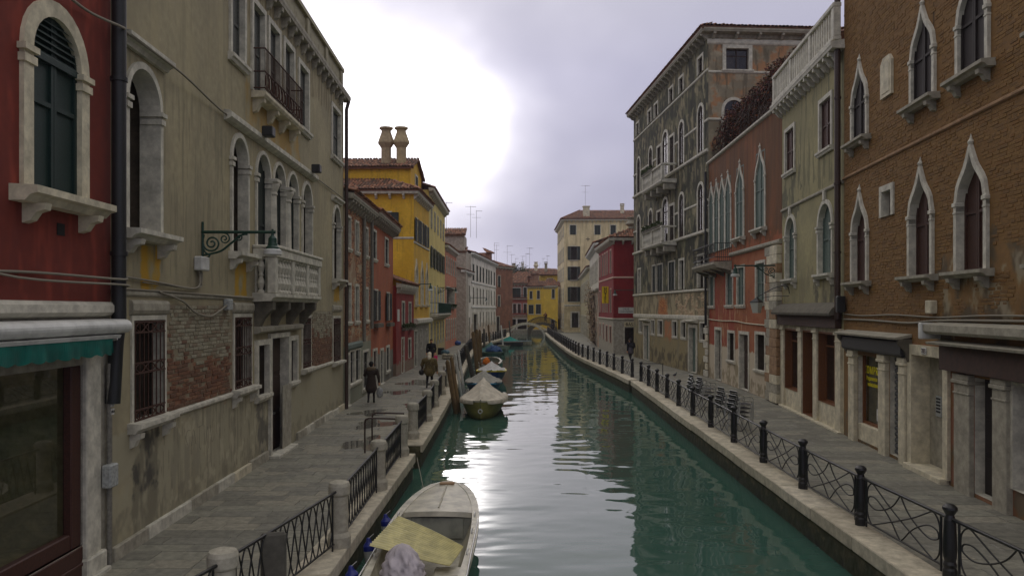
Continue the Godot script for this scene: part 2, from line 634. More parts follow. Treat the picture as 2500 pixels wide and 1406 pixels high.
func win(root: Node, T: Transform3D, o: Dictionary, called := "window") -> MeshInstance3D:
	var g := G.new(); g.t = T
	var pts := outline(o)
	var fw: float = o.get("fw", 0.12)
	var fp: float = o.get("fp", 0.05)
	var dep: float = o.get("dep", 0.08)
	var fm: Material = o.get("fm", M.stone)
	frame_mesh(g, pts, fw, fp, dep)
	var u0: float = o.u0
	var u1: float = o.u1
	var v0: float = o.v0
	var v1: float = o.v1
	if o.has("imp"):
		var vs: float = v1 - o.get("rise", (u1 - u0) * 0.5)
		var e: float = o.imp
		for sd in [0, 1]:
			var a: float = u0 - fw - 0.03 if sd == 0 else u1 - 0.03
			var b: float = u0 + 0.03 if sd == 0 else u1 + fw + 0.03
			g.box(Vector3(a, vs - e, -dep + 0.02), Vector3(b, vs - e * 0.55, fp + 0.03))
			g.box(Vector3(a - 0.02, vs - e * 0.35, -dep + 0.02), Vector3(b + 0.02, vs, fp + 0.05))
	var p := obj(called, g, fm, root)
	var z := -dep
	var f: String = o.get("fill", "g")
	var fillm: Material = o.get("fillm", M.glass)
	var back := G.new(); back.t = T
	back.quad(Vector3(u0, v0, z), Vector3(u1, v0, z), Vector3(u1, v1, z), Vector3(u0, v1, z))
	match f:
		"v":
			room(p, T, u0, u1, v0, v1, z, o.get("room", 1.6))
		"g", "o":
			obj("pane", back, M.pane, p)
			room(p, T, u0, u1, v0, v1, z - 0.01, o.get("room", 1.6))
			var s := G.new(); s.t = T
			var b := 0.05
			var mid := (u0 + u1) * 0.5
			for xx in [u0, mid - b * 0.5, u1 - b]:
				s.box(Vector3(xx, v0, z), Vector3(xx + b, v1, z + 0.04))
			for k in o.get("bars", [0.0, 0.68, 1.0]):
				var yy: float = lerpf(v0, v1 - b, k)
				s.box(Vector3(u0, yy, z), Vector3(u1, yy + b, z + 0.036))
			obj("sash", s, o.get("sashm", M.wood_dark), p)
		"s":
			var mid2 := (u0 + u1) * 0.5
			for k in 2:
				var s2 := G.new(); s2.t = T
				leaf(s2, u0 if k == 0 else mid2 + 0.006, mid2 - 0.006 if k == 0 else u1, v0 + 0.01, v1, z, o.get("slats", 0))
				obj("shutter", s2, fillm, p)
		"d":
			var s3 := G.new(); s3.t = T
			s3.quad(Vector3(u0, v0, z), Vector3(u1, v0, z), Vector3(u1, v1, z), Vector3(u0, v1, z))
			for k in 2:
				for r in 3:
					var x0 := lerpf(u0, u1, k * 0.5) + 0.05
					var x1 := lerpf(u0, u1, k * 0.5 + 0.5) - 0.05
					var y0 := lerpf(v0, v1, r / 3.0) + 0.06
					var y1 := lerpf(v0, v1, (r + 1) / 3.0) - 0.04
					s3.cbox(Vector3(x0, y0, z - 0.01), Vector3(x1, y1, z + 0.025), 0.012)
			var dl := obj("door_leaf", s3, fillm, p)
			var hd := G.new(); hd.t = T
			hd.box(Vector3((u0 + u1) * 0.5 + 0.04, v0 + 0.98, z + 0.02), Vector3((u0 + u1) * 0.5 + 0.16, v0 + 1.02, z + 0.07))
			dl.set_meta("handle", true)
			obj("handle", hd, M.alu, p)
	if o.has("open"):
		for k in 2:
			var s4 := G.new(); s4.t = T
			var w: float = o.open
			var xa := u0 - w - 0.02 if k == 0 else u1 + 0.02
			leaf(s4, xa, xa + w, v0, v1 - o.get("rise", 0.0), fp + 0.012, o.get("slats", 0))
			obj("shutter", s4, fillm if f != "g" else o.get("shm", M.shutter), p)
	if o.has("sill"):
		var s5 := G.new(); s5.t = T
		var pr: float = o.sill
		var ex: float = o.get("sillx", fw + 0.06)
		var th: float = o.get("sillh", 0.10)
		s5.mould(u0 - ex, u1 + ex, [Vector2(0, v0 - th * 1.5), Vector2(pr * 0.55, v0 - th * 1.5), Vector2(pr * 0.75, v0 - th * 0.9), Vector2(pr, v0 - th * 0.7), Vector2(pr, v0 + 0.004), Vector2(0, v0 + 0.02)])
		obj("sill", s5, o.get("sm", fm), p)
		if o.get("brk", false):
			for k in 2:
				var b6 := G.new(); b6.t = T * Transform3D(Basis.IDENTITY, Vector3((u0 - fw * 0.4 if k == 0 else u1 + fw * 0.4), v0 - th * 1.5, 0))
				b6.t = b6.t * Transform3D(Basis(Vector3.UP, -PI / 2), Vector3.ZERO)
				b6.prism([Vector2(0, 0), Vector2(0, -0.24), Vector2(pr * 0.3, -0.21), Vector2(pr * 0.5, -0.11), Vector2(pr * 0.8, -0.08), Vector2(pr * 0.85, 0)], -0.07, 0.07)
				obj("bracket", b6, o.get("sm", fm), p)
	if o.has("hood"):
		var s7 := G.new(); s7.t = T
		var hp: float = o.hood
		var y = v1 + o.get("hoodgap", fw + 0.05)
		s7.mould(u0 - fw - 0.16, u1 + fw + 0.16, [Vector2(0, y), Vector2(hp * 0.35, y), Vector2(hp * 0.5, y + 0.07), Vector2(hp, y + 0.11), Vector2(hp, y + 0.17), Vector2(0, y + 0.21)])
		obj("hood", s7, o.get("sm", fm), p)
	if o.get("grille", false):
		var s8 := G.new(); s8.t = T
		var n := int((u1 - u0) / 0.16)
		var zz := 0.03
		for k in n + 1:
			var x := lerpf(u0 + 0.03, u1 - 0.03, float(k) / n)
			s8.tube([Vector3(x, v0 + 0.02, zz), Vector3(x, v1 - 0.02, zz)], 0.011, 5, false)
		for q in [0.02, 0.12, 0.48, 0.58, 0.88, 0.985]:
			var yq := lerpf(v0, v1, q)
			s8.box(Vector3(u0, yq - 0.014, zz - 0.008), Vector3(u1, yq + 0.014, zz + 0.012))
		for q in [0.07, 0.53, 0.93]:
			var yc := lerpf(v0, v1, q)
			var hh := (v1 - v0) * 0.045
			for ph in [0.0, PI]:
				var c := []
				for k in 25:
					c.append(Vector3(lerpf(u0 + 0.03, u1 - 0.03, k / 24.0), yc + sin(k / 24.0 * TAU * 1.5 + ph) * hh, zz))
				s8.tube(c, 0.012, 5, false)
		obj("grille", s8, M.iron_rust, p)
	return p

func room(parent: Node, T: Transform3D, u0: float, u1: float, v0: float, v1: float, z: float, deep: float, m: Material = null) -> void:
	# the space behind an opening, a little larger than it
	var e := 0.12
	var a := Vector3(u0 - e, v0 - 0.02, z - deep)
	var b := Vector3(u1 + e, v1 + e, z)
	var g := G.new(); g.t = T
	g.quad(a, Vector3(b.x, a.y, a.z), Vector3(b.x, b.y, a.z), Vector3(a.x, b.y, a.z))
	g.quad(Vector3(a.x, a.y, b.z), a, Vector3(a.x, b.y, a.z), Vector3(a.x, b.y, b.z))
	g.quad(Vector3(b.x, a.y, a.z), Vector3(b.x, a.y, b.z), b, Vector3(b.x, b.y, a.z))
	g.quad(Vector3(a.x, a.y, b.z), Vector3(b.x, a.y, b.z), Vector3(b.x, a.y, a.z), a)
	g.quad(Vector3(a.x, b.y, a.z), Vector3(b.x, b.y, a.z), b, Vector3(a.x, b.y, b.z))
	obj("room", g, m if m else M.room, parent)

func wall(root: Node, called: String, T: Transform3D, x0: float, x1: float, y0: float, y1: float, opens: Array, m: Material, z := 0.0) -> MeshInstance3D:
	var g := G.new(); g.t = T
	wall_mesh(g, x0, x1, y0, y1, opens, z)
	return obj(called, g, m, root)

func shell(root: Node, L: float, H: float, D: float, m: Material, called := "rear_wall", left := true, right := true) -> void:
	# the sides, the back and the top of a house behind its front
	var g := G.new()
	var z := -0.6
	if left: g.quad(Vector3(0, 0, z - D), Vector3(0, 0, 0), Vector3(0, H, 0), Vector3(0, H, z - D))
	if right: g.quad(Vector3(L, 0, 0), Vector3(L, 0, z - D), Vector3(L, H, z - D), Vector3(L, H, 0))
	g.quad(Vector3(L, 0, z - D), Vector3(0, 0, z - D), Vector3(0, H, z - D), Vector3(L, H, z - D))
	g.quad(Vector3(0, H - 0.02, 0), Vector3(L, H - 0.02, 0), Vector3(L, H - 0.02, z - D), Vector3(0, H - 0.02, z - D))
	obj(called, g, m, root)

func band(root: Node, called: String, T: Transform3D, x0: float, x1: float, y: float, h: float, p: float, m: Material) -> MeshInstance3D:
	var g := G.new(); g.t = T
	g.mould(x0, x1, [Vector2(0, y), Vector2(p * 0.6, y + h * 0.12), Vector2(p, y + h * 0.35), Vector2(p, y + h * 0.8), Vector2(p * 0.7, y + h), Vector2(0, y + h * 1.05)])
	return obj(called, g, m, root)

func eave(root: Node, T: Transform3D, x0: float, x1: float, y: float, p: float, step: float, m: Material, bm: Material = null) -> void:
	# cornice carried by a row of stone brackets
	var g := G.new(); g.t = T
	g.mould(x0, x1, [Vector2(0, y - 0.02), Vector2(p * 0.9, y), Vector2(p * 0.95, y + 0.07), Vector2(p, y + 0.10), Vector2(p, y + 0.19), Vector2(0, y + 0.26)])
	obj("cornice", g, m, root)
	var n := int((x1 - x0) / step)
	for k in n:
		var b := G.new()
		b.t = T * Transform3D(Basis(Vector3.UP, -PI / 2), Vector3(x0 + (k + 0.5) * step, y, 0))
		b.prism([Vector2(0, 0), Vector2(0, -0.34), Vector2(p * 0.35, -0.28), Vector2(p * 0.6, -0.14), Vector2(p * 0.85, -0.12), Vector2(p * 0.85, 0)], -0.07, 0.07)
		obj("bracket", b, bm if bm else m, root)

var tile_mesh: ArrayMesh

func roof(root: Node, e0: Vector3, e1: Vector3, r1: Vector3, r0: Vector3, tiles := true, most := 0) -> MeshInstance3D:
	# a roof slope: eave from e0 to e1, ridge from r0 to r1, laid with rows of half-round tiles
	var g := G.new()
	g.quad(e0, e1, r1, r0)
	var nrm := (e1 - e0).cross(r1 - e0).normalized()
	if nrm.y < 0.0: nrm = -nrm
	var th := nrm * -0.12
	g.quad(e0 + th, e1 + th, e1, e0)
	var o := obj("roof", g, M.tile, root)
	if not tiles: return o
	if tile_mesh == null:
		var t := G.new()
		var rows := []
		for k in 2:
			var row := PackedVector3Array()
			for a in 6:
				var an := PI * a / 5.0
				var rr := 0.105 if k == 0 else 0.085
				row.append(Vector3(cos(an) * rr, sin(an) * rr * 0.85 + 0.02, 0.0 if k == 0 else -0.43))
			rows.append(row)
		t.surf(rows)
		tile_mesh = t.mesh()
	var ex := e1 - e0
	var L := ex.length()
	var xd := ex.normalized()
	var up := nrm.cross(xd).normalized()
	if up.y < 0.0: up = -up
	var sl: float = maxf((r0 - e0).dot(up), (r1 - e0).dot(up))
	var a0 := (r0 - e0).dot(xd)
	var a1 := (r1 - e0).dot(xd)
	var xf := []
	var nx := int(L / 0.215)
	var ny := int(sl / 0.36) + 1
	for j in ny:
		var s := j * 0.36
		var q: float = s / sl
		for i in nx + 1:
			var x := (i + 0.5) * L / (nx + 1)
			if x < a0 * q - 0.05 or x > lerpf(L, a1, q) + 0.05: continue
			var b := Basis(xd, nrm, -up).rotated(nrm, rng.randf_range(-0.05, 0.05))
			xf.append(Transform3D(b, e0 + xd * (x + rng.randf_range(-0.012, 0.012)) + up * (s - 0.06) + nrm * (0.005 + rng.randf_range(0, 0.02))))
	pieces("roof_tile", "roof_tiles", xf, tile_mesh, M.tiles, o, most)
	return o

func brick_box(k: int) -> Mesh:
	var g := G.new()
	var r := RandomNumberGenerator.new()
	r.seed = 100 + k
	var w := 0.25
	var h := 0.062
	g.cbox(Vector3(-w / 2, -h / 2, -0.06), Vector3(w / 2, h / 2, 0.0), 0.006)
	return g.mesh()

func bricks(root: Node, T: Transform3D, x0: float, x1: float, y0: float, y1: float, opens: Array, mats: Array, keep: Callable, near_first: Callable, most := 300, proud := 0.015) -> void:
	var xf := []
	var bw := 0.262
	var bh := 0.072
	var rows := int((y1 - y0) / bh)
	for j in rows:
		var y := y0 + (j + 0.5) * bh
		var x := x0 + (0.0 if j % 2 == 0 else -bw * 0.5) + bw * 0.5 + rng.randf_range(-0.03, 0.03)
		while x < x1:
			var sc := 1.0
			if rng.randf() < 0.22: sc = 0.5
			var hw := bw * sc * 0.5
			var ok := x - hw > x0 - 0.02 and x + hw < x1 + 0.02
			for o in opens:
				var f: float = o.get("fw", 0.12) if not o.has("clear") else o.clear
				if x + hw > o.u0 - f and x - hw < o.u1 + f and y + 0.03 > o.v0 - 0.02 and y - 0.03 < o.v1 + f:
					var hit := true
					if o.get("arch", "") != "":
						# beside the head of an arch the wall goes on
						var w: float = o.u1 - o.u0 + 2.0 * f
						var rise: float = o.get("rise", w * 0.5)
						var vs: float = o.v1 - rise
						if y > vs:
							var q := clampf((y - vs) / (rise + f), 0, 1)
							var half: float = w * 0.5 * (sqrt(1.0 - q * q) if o.arch == "r" else pow(1.0 - q, 0.75))
							var cx: float = (o.u0 + o.u1) * 0.5
							hit = absf(x - cx) < half + hw
					if hit: ok = false
			if ok and keep.call(x, y):
				var b := Basis.from_euler(Vector3(rng.randf_range(-0.02, 0.02), rng.randf_range(-0.02, 0.02), rng.randf_range(-0.012, 0.012))).scaled_local(Vector3(sc if sc < 1 else rng.randf_range(0.96, 1.02), rng.randf_range(0.9, 1.06), 1))
				xf.append(T * Transform3D(b, Vector3(x, y + rng.randf_range(-0.003, 0.003), proud + rng.randf_range(-0.008, 0.006))))
			x += hw + bw * 0.5 if sc < 1.0 else bw
	xf.sort_custom(func(a, b): return near_first.call(a.origin) < near_first.call(b.origin))
	pieces("brick", "brick_courses", xf, brick_box(0), mats, root, most)

func baluster(g: G, at: Vector3, h: float, r: float, seg := 8) -> void:
	g.lathe([Vector2(r * 0.9, 0), Vector2(r * 0.9, h * 0.06), Vector2(r * 0.45, h * 0.1), Vector2(r * 0.95, h * 0.28), Vector2(r * 0.5, h * 0.45), Vector2(r * 0.62, h * 0.48), Vector2(r * 0.62, h * 0.52), Vector2(r * 0.5, h * 0.55), Vector2(r * 0.95, h * 0.74), Vector2(r * 0.45, h * 0.9), Vector2(r * 0.9, h * 0.94), Vector2(r * 0.9, h)], seg, at)

func chimney(root: Node, x: float, y: float, z: float, w: float, h: float, m: Material, flare := true) -> void:
	var g := G.new(); g.t = Transform3D(Basis.IDENTITY, Vector3(x, y, z))
	if flare:
		var q := [Vector2(w * 0.62, 0), Vector2(w * 0.62, h * 0.48), Vector2(w * 1.02, h * 0.60), Vector2(w * 1.02, h * 0.64), Vector2(w * 0.60, h * 0.88), Vector2(w * 0.60, h * 0.93), Vector2(w * 0.86, h * 0.96), Vector2(w * 0.86, h), Vector2(0.01, h)]
		g.lathe(q, 8, Vector3.ZERO, true)
	else:
		g.cbox(Vector3(-w / 2, 0, -w / 2), Vector3(w / 2, h * 0.8, w / 2), 0.02)
		g.cbox(Vector3(-w * 0.62, h * 0.8, -w * 0.62), Vector3(w * 0.62, h * 0.88, w * 0.62), 0.02)
		for sx in [-1, 1]:
			for sz in [-1, 1]:
				g.box(Vector3(sx * w * 0.4 - 0.06, h * 0.88, sz * w * 0.4 - 0.06), Vector3(sx * w * 0.4 + 0.06, h * 0.96, sz * w * 0.4 + 0.06))
		g.cbox(Vector3(-w * 0.6, h * 0.96, -w * 0.6), Vector3(w * 0.6, h, w * 0.6), 0.02)
	obj("chimney", g, m, root)

func antenna(at: Vector3, h: float, label: String, style := 0) -> void:
	var t := thing("television_antenna", label, "antenna", Transform3D(Basis(Vector3.UP, 0.1 * style), at), "antennas on the roofs")
	var r := 0.012 + h * 0.0026
	var g := G.new()
	g.tube([Vector3(0, -0.6, 0), Vector3(0, h, 0)], r, 5)
	obj("mast", g, M.pipe_grey, t)
	var b := G.new()
	var y := h * 0.97
	var w := h * (0.25 if style % 2 == 0 else 0.2)
	b.tube([Vector3(-w * (0.1 if style % 2 == 0 else 1.0), y, 0), Vector3(w, y, 0)], r * 0.8, 4)
	for k in 7:
		var x := lerpf(-w * 0.05, w, k / 6.0)
		b.tube([Vector3(x, y, -0.35), Vector3(x, y, 0.35)], r * 0.5, 4)
	if style % 3 != 0:
		b.tube([Vector3(-w * 0.8, y * 0.7, 0), Vector3(w * 0.8, y * 0.7, 0)], r * 0.7, 4)
	obj("aerial", b, M.pipe_grey, t)

func letters(parent: Node, text: String, size: float, at: Transform3D, m: Material, called := "lettering", bold := true, depth := 0.01) -> void:
	var tm := TextMesh.new()
	tm.text = text
	var f := SystemFont.new()
	f.font_names = PackedStringArray(["Droid Sans"])
	f.font_weight = 700 if bold else 400
	tm.font = f
	tm.font_size = 64
	tm.pixel_size = size / 46.0
	tm.depth = depth
	var o := MeshInstance3D.new()
	o.mesh = tm
	o.material_override = m
	o.name = called
	parent.add_child(o, true)
	o.transform = at

func wire(parent: Node, called: String, pts: Array, r: float, m: Material, T := Transform3D.IDENTITY) -> void:
	var g := G.new(); g.t = T
	g.tube(curve(pts, 5), r, 5, false)
	obj(called, g, m, parent)

# ---------------------------------------------------------------- water, quays, paving
const LQ := [[-2.63, 5.0], [-2.62, 11.4], [-2.55, 20.95]]
const LQ2 := [[-2.5, 22.3], [-2.56, 30.0], [-2.75, 41.0], [-2.9, 48.0], [-3.2, 60.0], [-3.46, 72.6], [-3.24, 87.7], [-1.9, 96.0], [-0.63, 107.0], [-0.3, 113.0], [-0.3, 129.0]]
const RQ := [[5.55, 5.0], [5.62, 11.4], [5.75, 19.0], [6.0, 30.0], [6.28, 42.2]]
const RQ2 := [[6.22, 42.7], [5.9, 50.0], [5.3, 62.0], [5.05, 70.0], [5.0, 85.0], [5.0, 110.0], [5.3, 129.0]]

func along(pl: Array, d: float) -> float:
	for i in pl.size() - 1:
		if d <= pl[i + 1][1] or i == pl.size() - 2:
			return lerpf(pl[i][0], pl[i + 1][0], (d - pl[i][1]) / (pl[i + 1][1] - pl[i][1]))
	return pl[-1][0]

func left_wall_x(d: float) -> float:
	if d < 45.3: return -5.78 - 0.0215 * d
	if d < 90.0: return -6.6
	return lerpf(-5.7, -2.5, (d - 90.0) / 33.0)

func right_wall_x(d: float) -> float:
	if d < 31.7: return 7.95 + 0.088 * d
	if d < 44.8: return lerpf(10.74, 11.04, (d - 31.7) / 13.1)
	if d < 64.0: return 13.85 - 0.0644 * d
	return 11.0

func land(called: String, pl: Array, side: float, far_x: float) -> void:
	var g := G.new()
	for i in pl.size() - 1:
		var a := Vector3(pl[i][0] + side * 0.05, -0.022, -pl[i][1])
		var b := Vector3(pl[i + 1][0] + side * 0.05, -0.022, -pl[i + 1][1])
		var c := Vector3(far_x, -0.022, -pl[i + 1][1])
		var d := Vector3(far_x, -0.022, -pl[i][1])
		if side < 0: g.quad(d, a, b, c)
		else: g.quad(a, d, c, b)
	struct(called, g, M.joint)

func quay(called: String, pl: Array, side: float, ends: bool) -> void:
	# wall of the quay down to the water, weed along the foot, coping stones laid end to end on top
	var up := G.new()
	for i in pl.size() - 1:
		var a := Vector3(pl[i][0] + side * 0.06, 0, -pl[i][1])
		var b := Vector3(pl[i + 1][0] + side * 0.06, 0, -pl[i + 1][1])
		if side > 0: 
			var w := a
			a = b; b = w
		up.quad(a + Vector3.UP * -1.4, b + Vector3.UP * -1.4, b + Vector3.UP * -0.02, a + Vector3.UP * -0.02)
	if ends:
		var e0 := Vector3(pl[0][0] + side * 0.06, 0, -pl[0][1])
		var e1 := Vector3(pl[-1][0] + side * 0.06, 0, -pl[-1][1])
		for e in [e0, e1]:
			up.quad(e + Vector3(side * 2.0, -1.4, 0), e + Vector3(0, -1.4, 0), e + Vector3(0, -0.02, 0), e + Vector3(side * 2.0, -0.02, 0))
	var o := struct(called, up, M.quay)
	var total := 0.0
	var slab := G.new()
	slab.cbox(Vector3(-0.5, -0.24, -0.5), Vector3(0.5, 0.0, 0.5), 0.02)
	var mesh := slab.mesh()
	var xf := []
	for i in pl.size() - 1:
		var a := Vector3(pl[i][0], 0, -pl[i][1])
		var b := Vector3(pl[i + 1][0], 0, -pl[i + 1][1])
		var l := a.distance_to(b)
		var n := maxi(1, int(round(l / 1.75)))
		var dir := (b - a).normalized()
		var across := Vector3(-dir.z, 0, dir.x) * (1.0 if side > 0 else -1.0)
		if across.x * side < 0: across = -across
		for k in n:
			var len := l / n - 0.012
			var c := a + dir * l * (k + 0.5) / n + across * 0.27
			var bs := Basis(dir * len, Vector3.UP * rng.randf_range(0.97, 1.03), dir.cross(Vector3.UP) * 0.56)
			xf.append(Transform3D(bs, c + Vector3(rng.randf_range(-0.015, 0.015), 0.032 + rng.randf_range(-0.006, 0.006), 0)))
		total += l
	pieces("coping_stone", "coping_stones", xf, mesh, [M.coping, M.coping2, M.coping3], o)

func paving(parent: Node, d0: float, d1: float, xa: Callable, xb: Callable, most: int) -> void:
	var g := G.new()
	g.cbox(Vector3(-0.5, -0.05, -0.5), Vector3(0.5, 0.0, 0.5), 0.008)
	var mesh := g.mesh()
	var xf := []
	var d := d0
	while d < d1:
		var row := rng.randf_range(0.36, 0.46)
		var x: float = xa.call(d + row * 0.5)
		var x1: float = xb.call(d + row * 0.5)
		var first := true
		while x < x1 - 0.1:
			var w := rng.randf_range(0.6, 1.15) * (0.55 if first and rng.randf() < 0.5 else 1.0)
			first = false
			if x1 - x - w < 0.35: w = x1 - x
			var b := Basis(Vector3(w - 0.009, 0, 0), Vector3.UP, Vector3(0, 0, row - 0.009)).rotated(Vector3(1, 0, 0), rng.randf_range(-0.006, 0.006)).rotated(Vector3(0, 0, 1), rng.randf_range(-0.004, 0.004))
			xf.append(Transform3D(b, Vector3(x + w * 0.5, rng.randf_range(-0.003, 0.003), -(d + row * 0.5))))
			x += w
		d += row
	pieces("paving_stone", "paving_stones", xf, mesh, [M.pave, M.pave2, M.pave3, M.pave4], parent, most)

func make_setting() -> void:
	M.joint = mat(S(80, 78, 72), 0.95, "patch", 0.5)
	M.pave = mat(S(128, 127, 119), 0.72, "pave", 0.55, 0.5)
	M.pave2 = mat(S(119, 118, 112), 0.66, "pave", 0.5, 0.5)
	M.pave3 = mat(S(135, 132, 123), 0.75, "pave", 0.6, 0.5)
	M.pave4 = mat(S(112, 111, 105), 0.62, "pave", 0.52, 0.5)
	M.coping = mat(S(192, 184, 168), 0.85, "patch", 0.5, 0.8)
	M.coping2 = mat(S(182, 174, 159), 0.85, "patch", 0.45, 0.8)
	M.coping3 = mat(S(200, 192, 177), 0.85, "patch", 0.55, 0.8)
	M.quay = facade(12.0, 1.4, S(64, 62, 46), [[S(46, 50, 34), 0.95, 1.0, 2.0, -0.6, 0.2, -1.0, 0.0, 13.0, 1.02, 0.22], [S(30, 34, 24), 0.8, 2.0, 1.0, 0.0, 0.2, -1.0, 0.0, 13.0, 0.8, 0.3], [S(104, 98, 78), 0.5, 1.2, 3.0, 0.22, 0.1, -1.0, 1.0, 13.0, 1.5, 0.1]], 5, 2.0, 40.0)
	M.water = mat(S(56, 82, 76), 0.03)
	M.water.metallic_specular = 0.36
	land("pavement_left", LQ, -1.0, -40.0)
	land("pavement_left_far", LQ2, -1.0, -40.0)
	land("pavement_right", RQ, 1.0, 45.0)
	land("pavement_right_far", RQ2, 1.0, 45.0)
	var gap := G.new()
	gap.quad(Vector3(-40, -0.022, -20.95), Vector3(-3.25, -0.022, -20.95), Vector3(-3.25, -0.022, -22.3), Vector3(-40, -0.022, -22.3))
	gap.quad(Vector3(-3.25, -1.4, -20.95), Vector3(-3.25, -1.4, -22.3), Vector3(-3.25, -0.022, -22.3), Vector3(-3.25, -0.022, -20.95))
	gap.quad(Vector3(6.3, -0.022, -42.2), Vector3(45, -0.022, -42.2), Vector3(45, -0.022, -42.7), Vector3(6.3, -0.022, -42.7))
	struct("landing", gap, M.joint)
	quay("quay_wall_left", LQ, -1.0, true)
	quay("quay_wall_left_far", LQ2, -1.0, true)
	quay("quay_wall_right", RQ, 1.0, true)
	quay("quay_wall_right_far", RQ2, 1.0, true)
	# one step down to the water in the gap of the left quay
	var st := G.new()
	st.cbox(Vector3(-3.25, -0.62, -22.25), Vector3(-2.75, -0.33, -21.0), 0.02)
	struct("water_step", st, M.coping2)
	var pl := Node3D.new()
	pl.name = "paving_left"
	add_child(pl)
	pl.set_meta("kind", "structure")
	paving(pl, 8.0, 20.95, func(d): return left_wall_x(d) + 0.0, func(d): return along(LQ, d) - 0.56, 150)
	paving(pl, 20.95, 22.3, func(d): return left_wall_x(d) + 0.0, func(_d): return -3.27, 20)
	paving(pl, 22.3, 75.0, func(d): return left_wall_x(d) + 0.0, func(d): return along(LQ2, d) - 0.56, 130)
	var pr := Node3D.new()
	pr.name = "paving_right"
	add_child(pr)
	pr.set_meta("kind", "structure")
	paving(pr, 8.0, 42.2, func(d): return along(RQ, d) + 0.56, func(d): return right_wall_x(d) + 0.05, 260)
	paving(pr, 42.2, 85.0, func(d): return along(RQ2, maxf(d, 42.7)) + 0.56, func(d): return right_wall_x(d) + 0.05, 40)
	# far pavements
	var far := G.new()
	far.quad(Vector3(-40, -0.004, -75), Vector3(-4.0, -0.004, -75), Vector3(-3.85, -0.004, -88), Vector3(-40, -0.004, -88))
	far.quad(Vector3(-40, -0.004, -88), Vector3(-3.85, -0.004, -88), Vector3(-0.9, -0.004, -129), Vector3(-40, -0.004, -129))
	far.quad(Vector3(5.58, -0.004, -85), Vector3(30, -0.004, -85), Vector3(30, -0.004, -129), Vector3(5.6, -0.004, -129))
	struct("pavement_distant", far, M.pave)
	# puddles: a film of water lying in the hollows
	M.puddle = mat(Color(0.2, 0.18, 0.16, 0.25), 0.02)
	M.puddle.transparency = BaseMaterial3D.TRANSPARENCY_ALPHA
	for q in [[-4.15, 22.6, 0.75, 1.5], [-4.55, 26.4, 0.9, 1.2], [-5.2, 29.3, 0.8, 1.3], [-4.95, 41.2, 1.1, 2.2], [-5.3, 36.5, 0.9, 1.2], [-3.9, 31.5, 0.5, 1.0]]:
		var pg := G.new()
		var ring := []
		for k in 28:
			var a := TAU * k / 28.0
			var rr := 0.72 + 0.22 * sin(a * 3.0 + q[1]) + 0.12 * sin(a * 5.0 + q[0] * 3.0) + rng.randf_range(-0.05, 0.05)
			ring.append(Vector3(q[0] + cos(a) * rr * q[2], 0.007, -(q[1] + sin(a) * rr * q[3])))
		for k in 28:
			pg.tri(Vector3(q[0], 0.007, -q[1]), ring[k], ring[(k + 1) % 28])
		var po := obj("puddle", pg, M.puddle)
		po.set_meta("kind", "structure")
	make_water()

func make_water() -> void:
	var n1 := FastNoiseLite.new()
	n1.seed = 21; n1.frequency = 1.0; n1.fractal_octaves = 3; n1.fractal_gain = 0.45
	var n2 := FastNoiseLite.new()
	n2.seed = 22; n2.frequency = 1.0; n2.fractal_octaves = 2
	var n3 := FastNoiseLite.new()
	n3.seed = 23; n3.frequency = 0.09; n3.fractal_octaves = 2
	var rows := []
	var d := 5.5
	while d < 178.0:
		var row := PackedVector3Array()
		var step := maxf(0.075, d * 0.0055)
		for i in 110:
			var x := -4.2 + 12.2 * i / 109.0
			var calm := 0.35 + 0.65 * smoothstep(-0.25, 0.35, n3.get_noise_2d(x * 1.2, d * 0.5))
			var wl := 1.0 / maxf(1.0, step / 0.16)
			var y := 0.012 * n1.get_noise_2d(x * 0.33, d * 0.62) + calm * wl * (lerpf(0.004, 0.0085, smoothstep(18.0, 36.0, d)) * n1.get_noise_2d(x * 0.6 + 50.0, d * 1.8) + lerpf(0.001, 0.0030, smoothstep(16.0, 32.0, d)) * n2.get_noise_2d(x * 1.6, d * 4.6))
			row.append(Vector3(x, WATER + y, -d))
		rows.append(row)
		d += step
	var g := G.new()
	g.surf(rows)
	var o := struct("canal_water", g, M.water)
	o.set_meta("label", "green canal water with small ripples")

# ---------------------------------------------------------------- houses on the left bank
func op(u0: float, u1: float, v0: float, v1: float, extra := {}) -> Dictionary:
	var o := {"u0": u0, "u1": u1, "v0": v0, "v1": v1}
	o.merge(extra, true)
	return o

func house(called: String, label: String, a: Array, b: Array, H: float, D: float, m: Material, opens: Array, sm: Material = null, left := true, right := true) -> Node3D:
	var root := thing(called, label, "building", frame(a[0], a[1], b[0], b[1]))
	var L := Vector2(b[0] - a[0], b[1] - a[1]).length()
	wall(root, "front_wall", Transform3D.IDENTITY, 0, L, -0.1, H, opens, m)
	shell(root, L, H, D, sm if sm else m, "rear_wall", left, right)
	for o in opens:
		win(root, Transform3D.IDENTITY, o, o.get("name", "window"))
	return root

func lx(d: float) -> float:
	return -5.78 - 0.0215 * d

func make_left() -> void:
	red_shop_house()
	grey_palazzo()
	left_row()

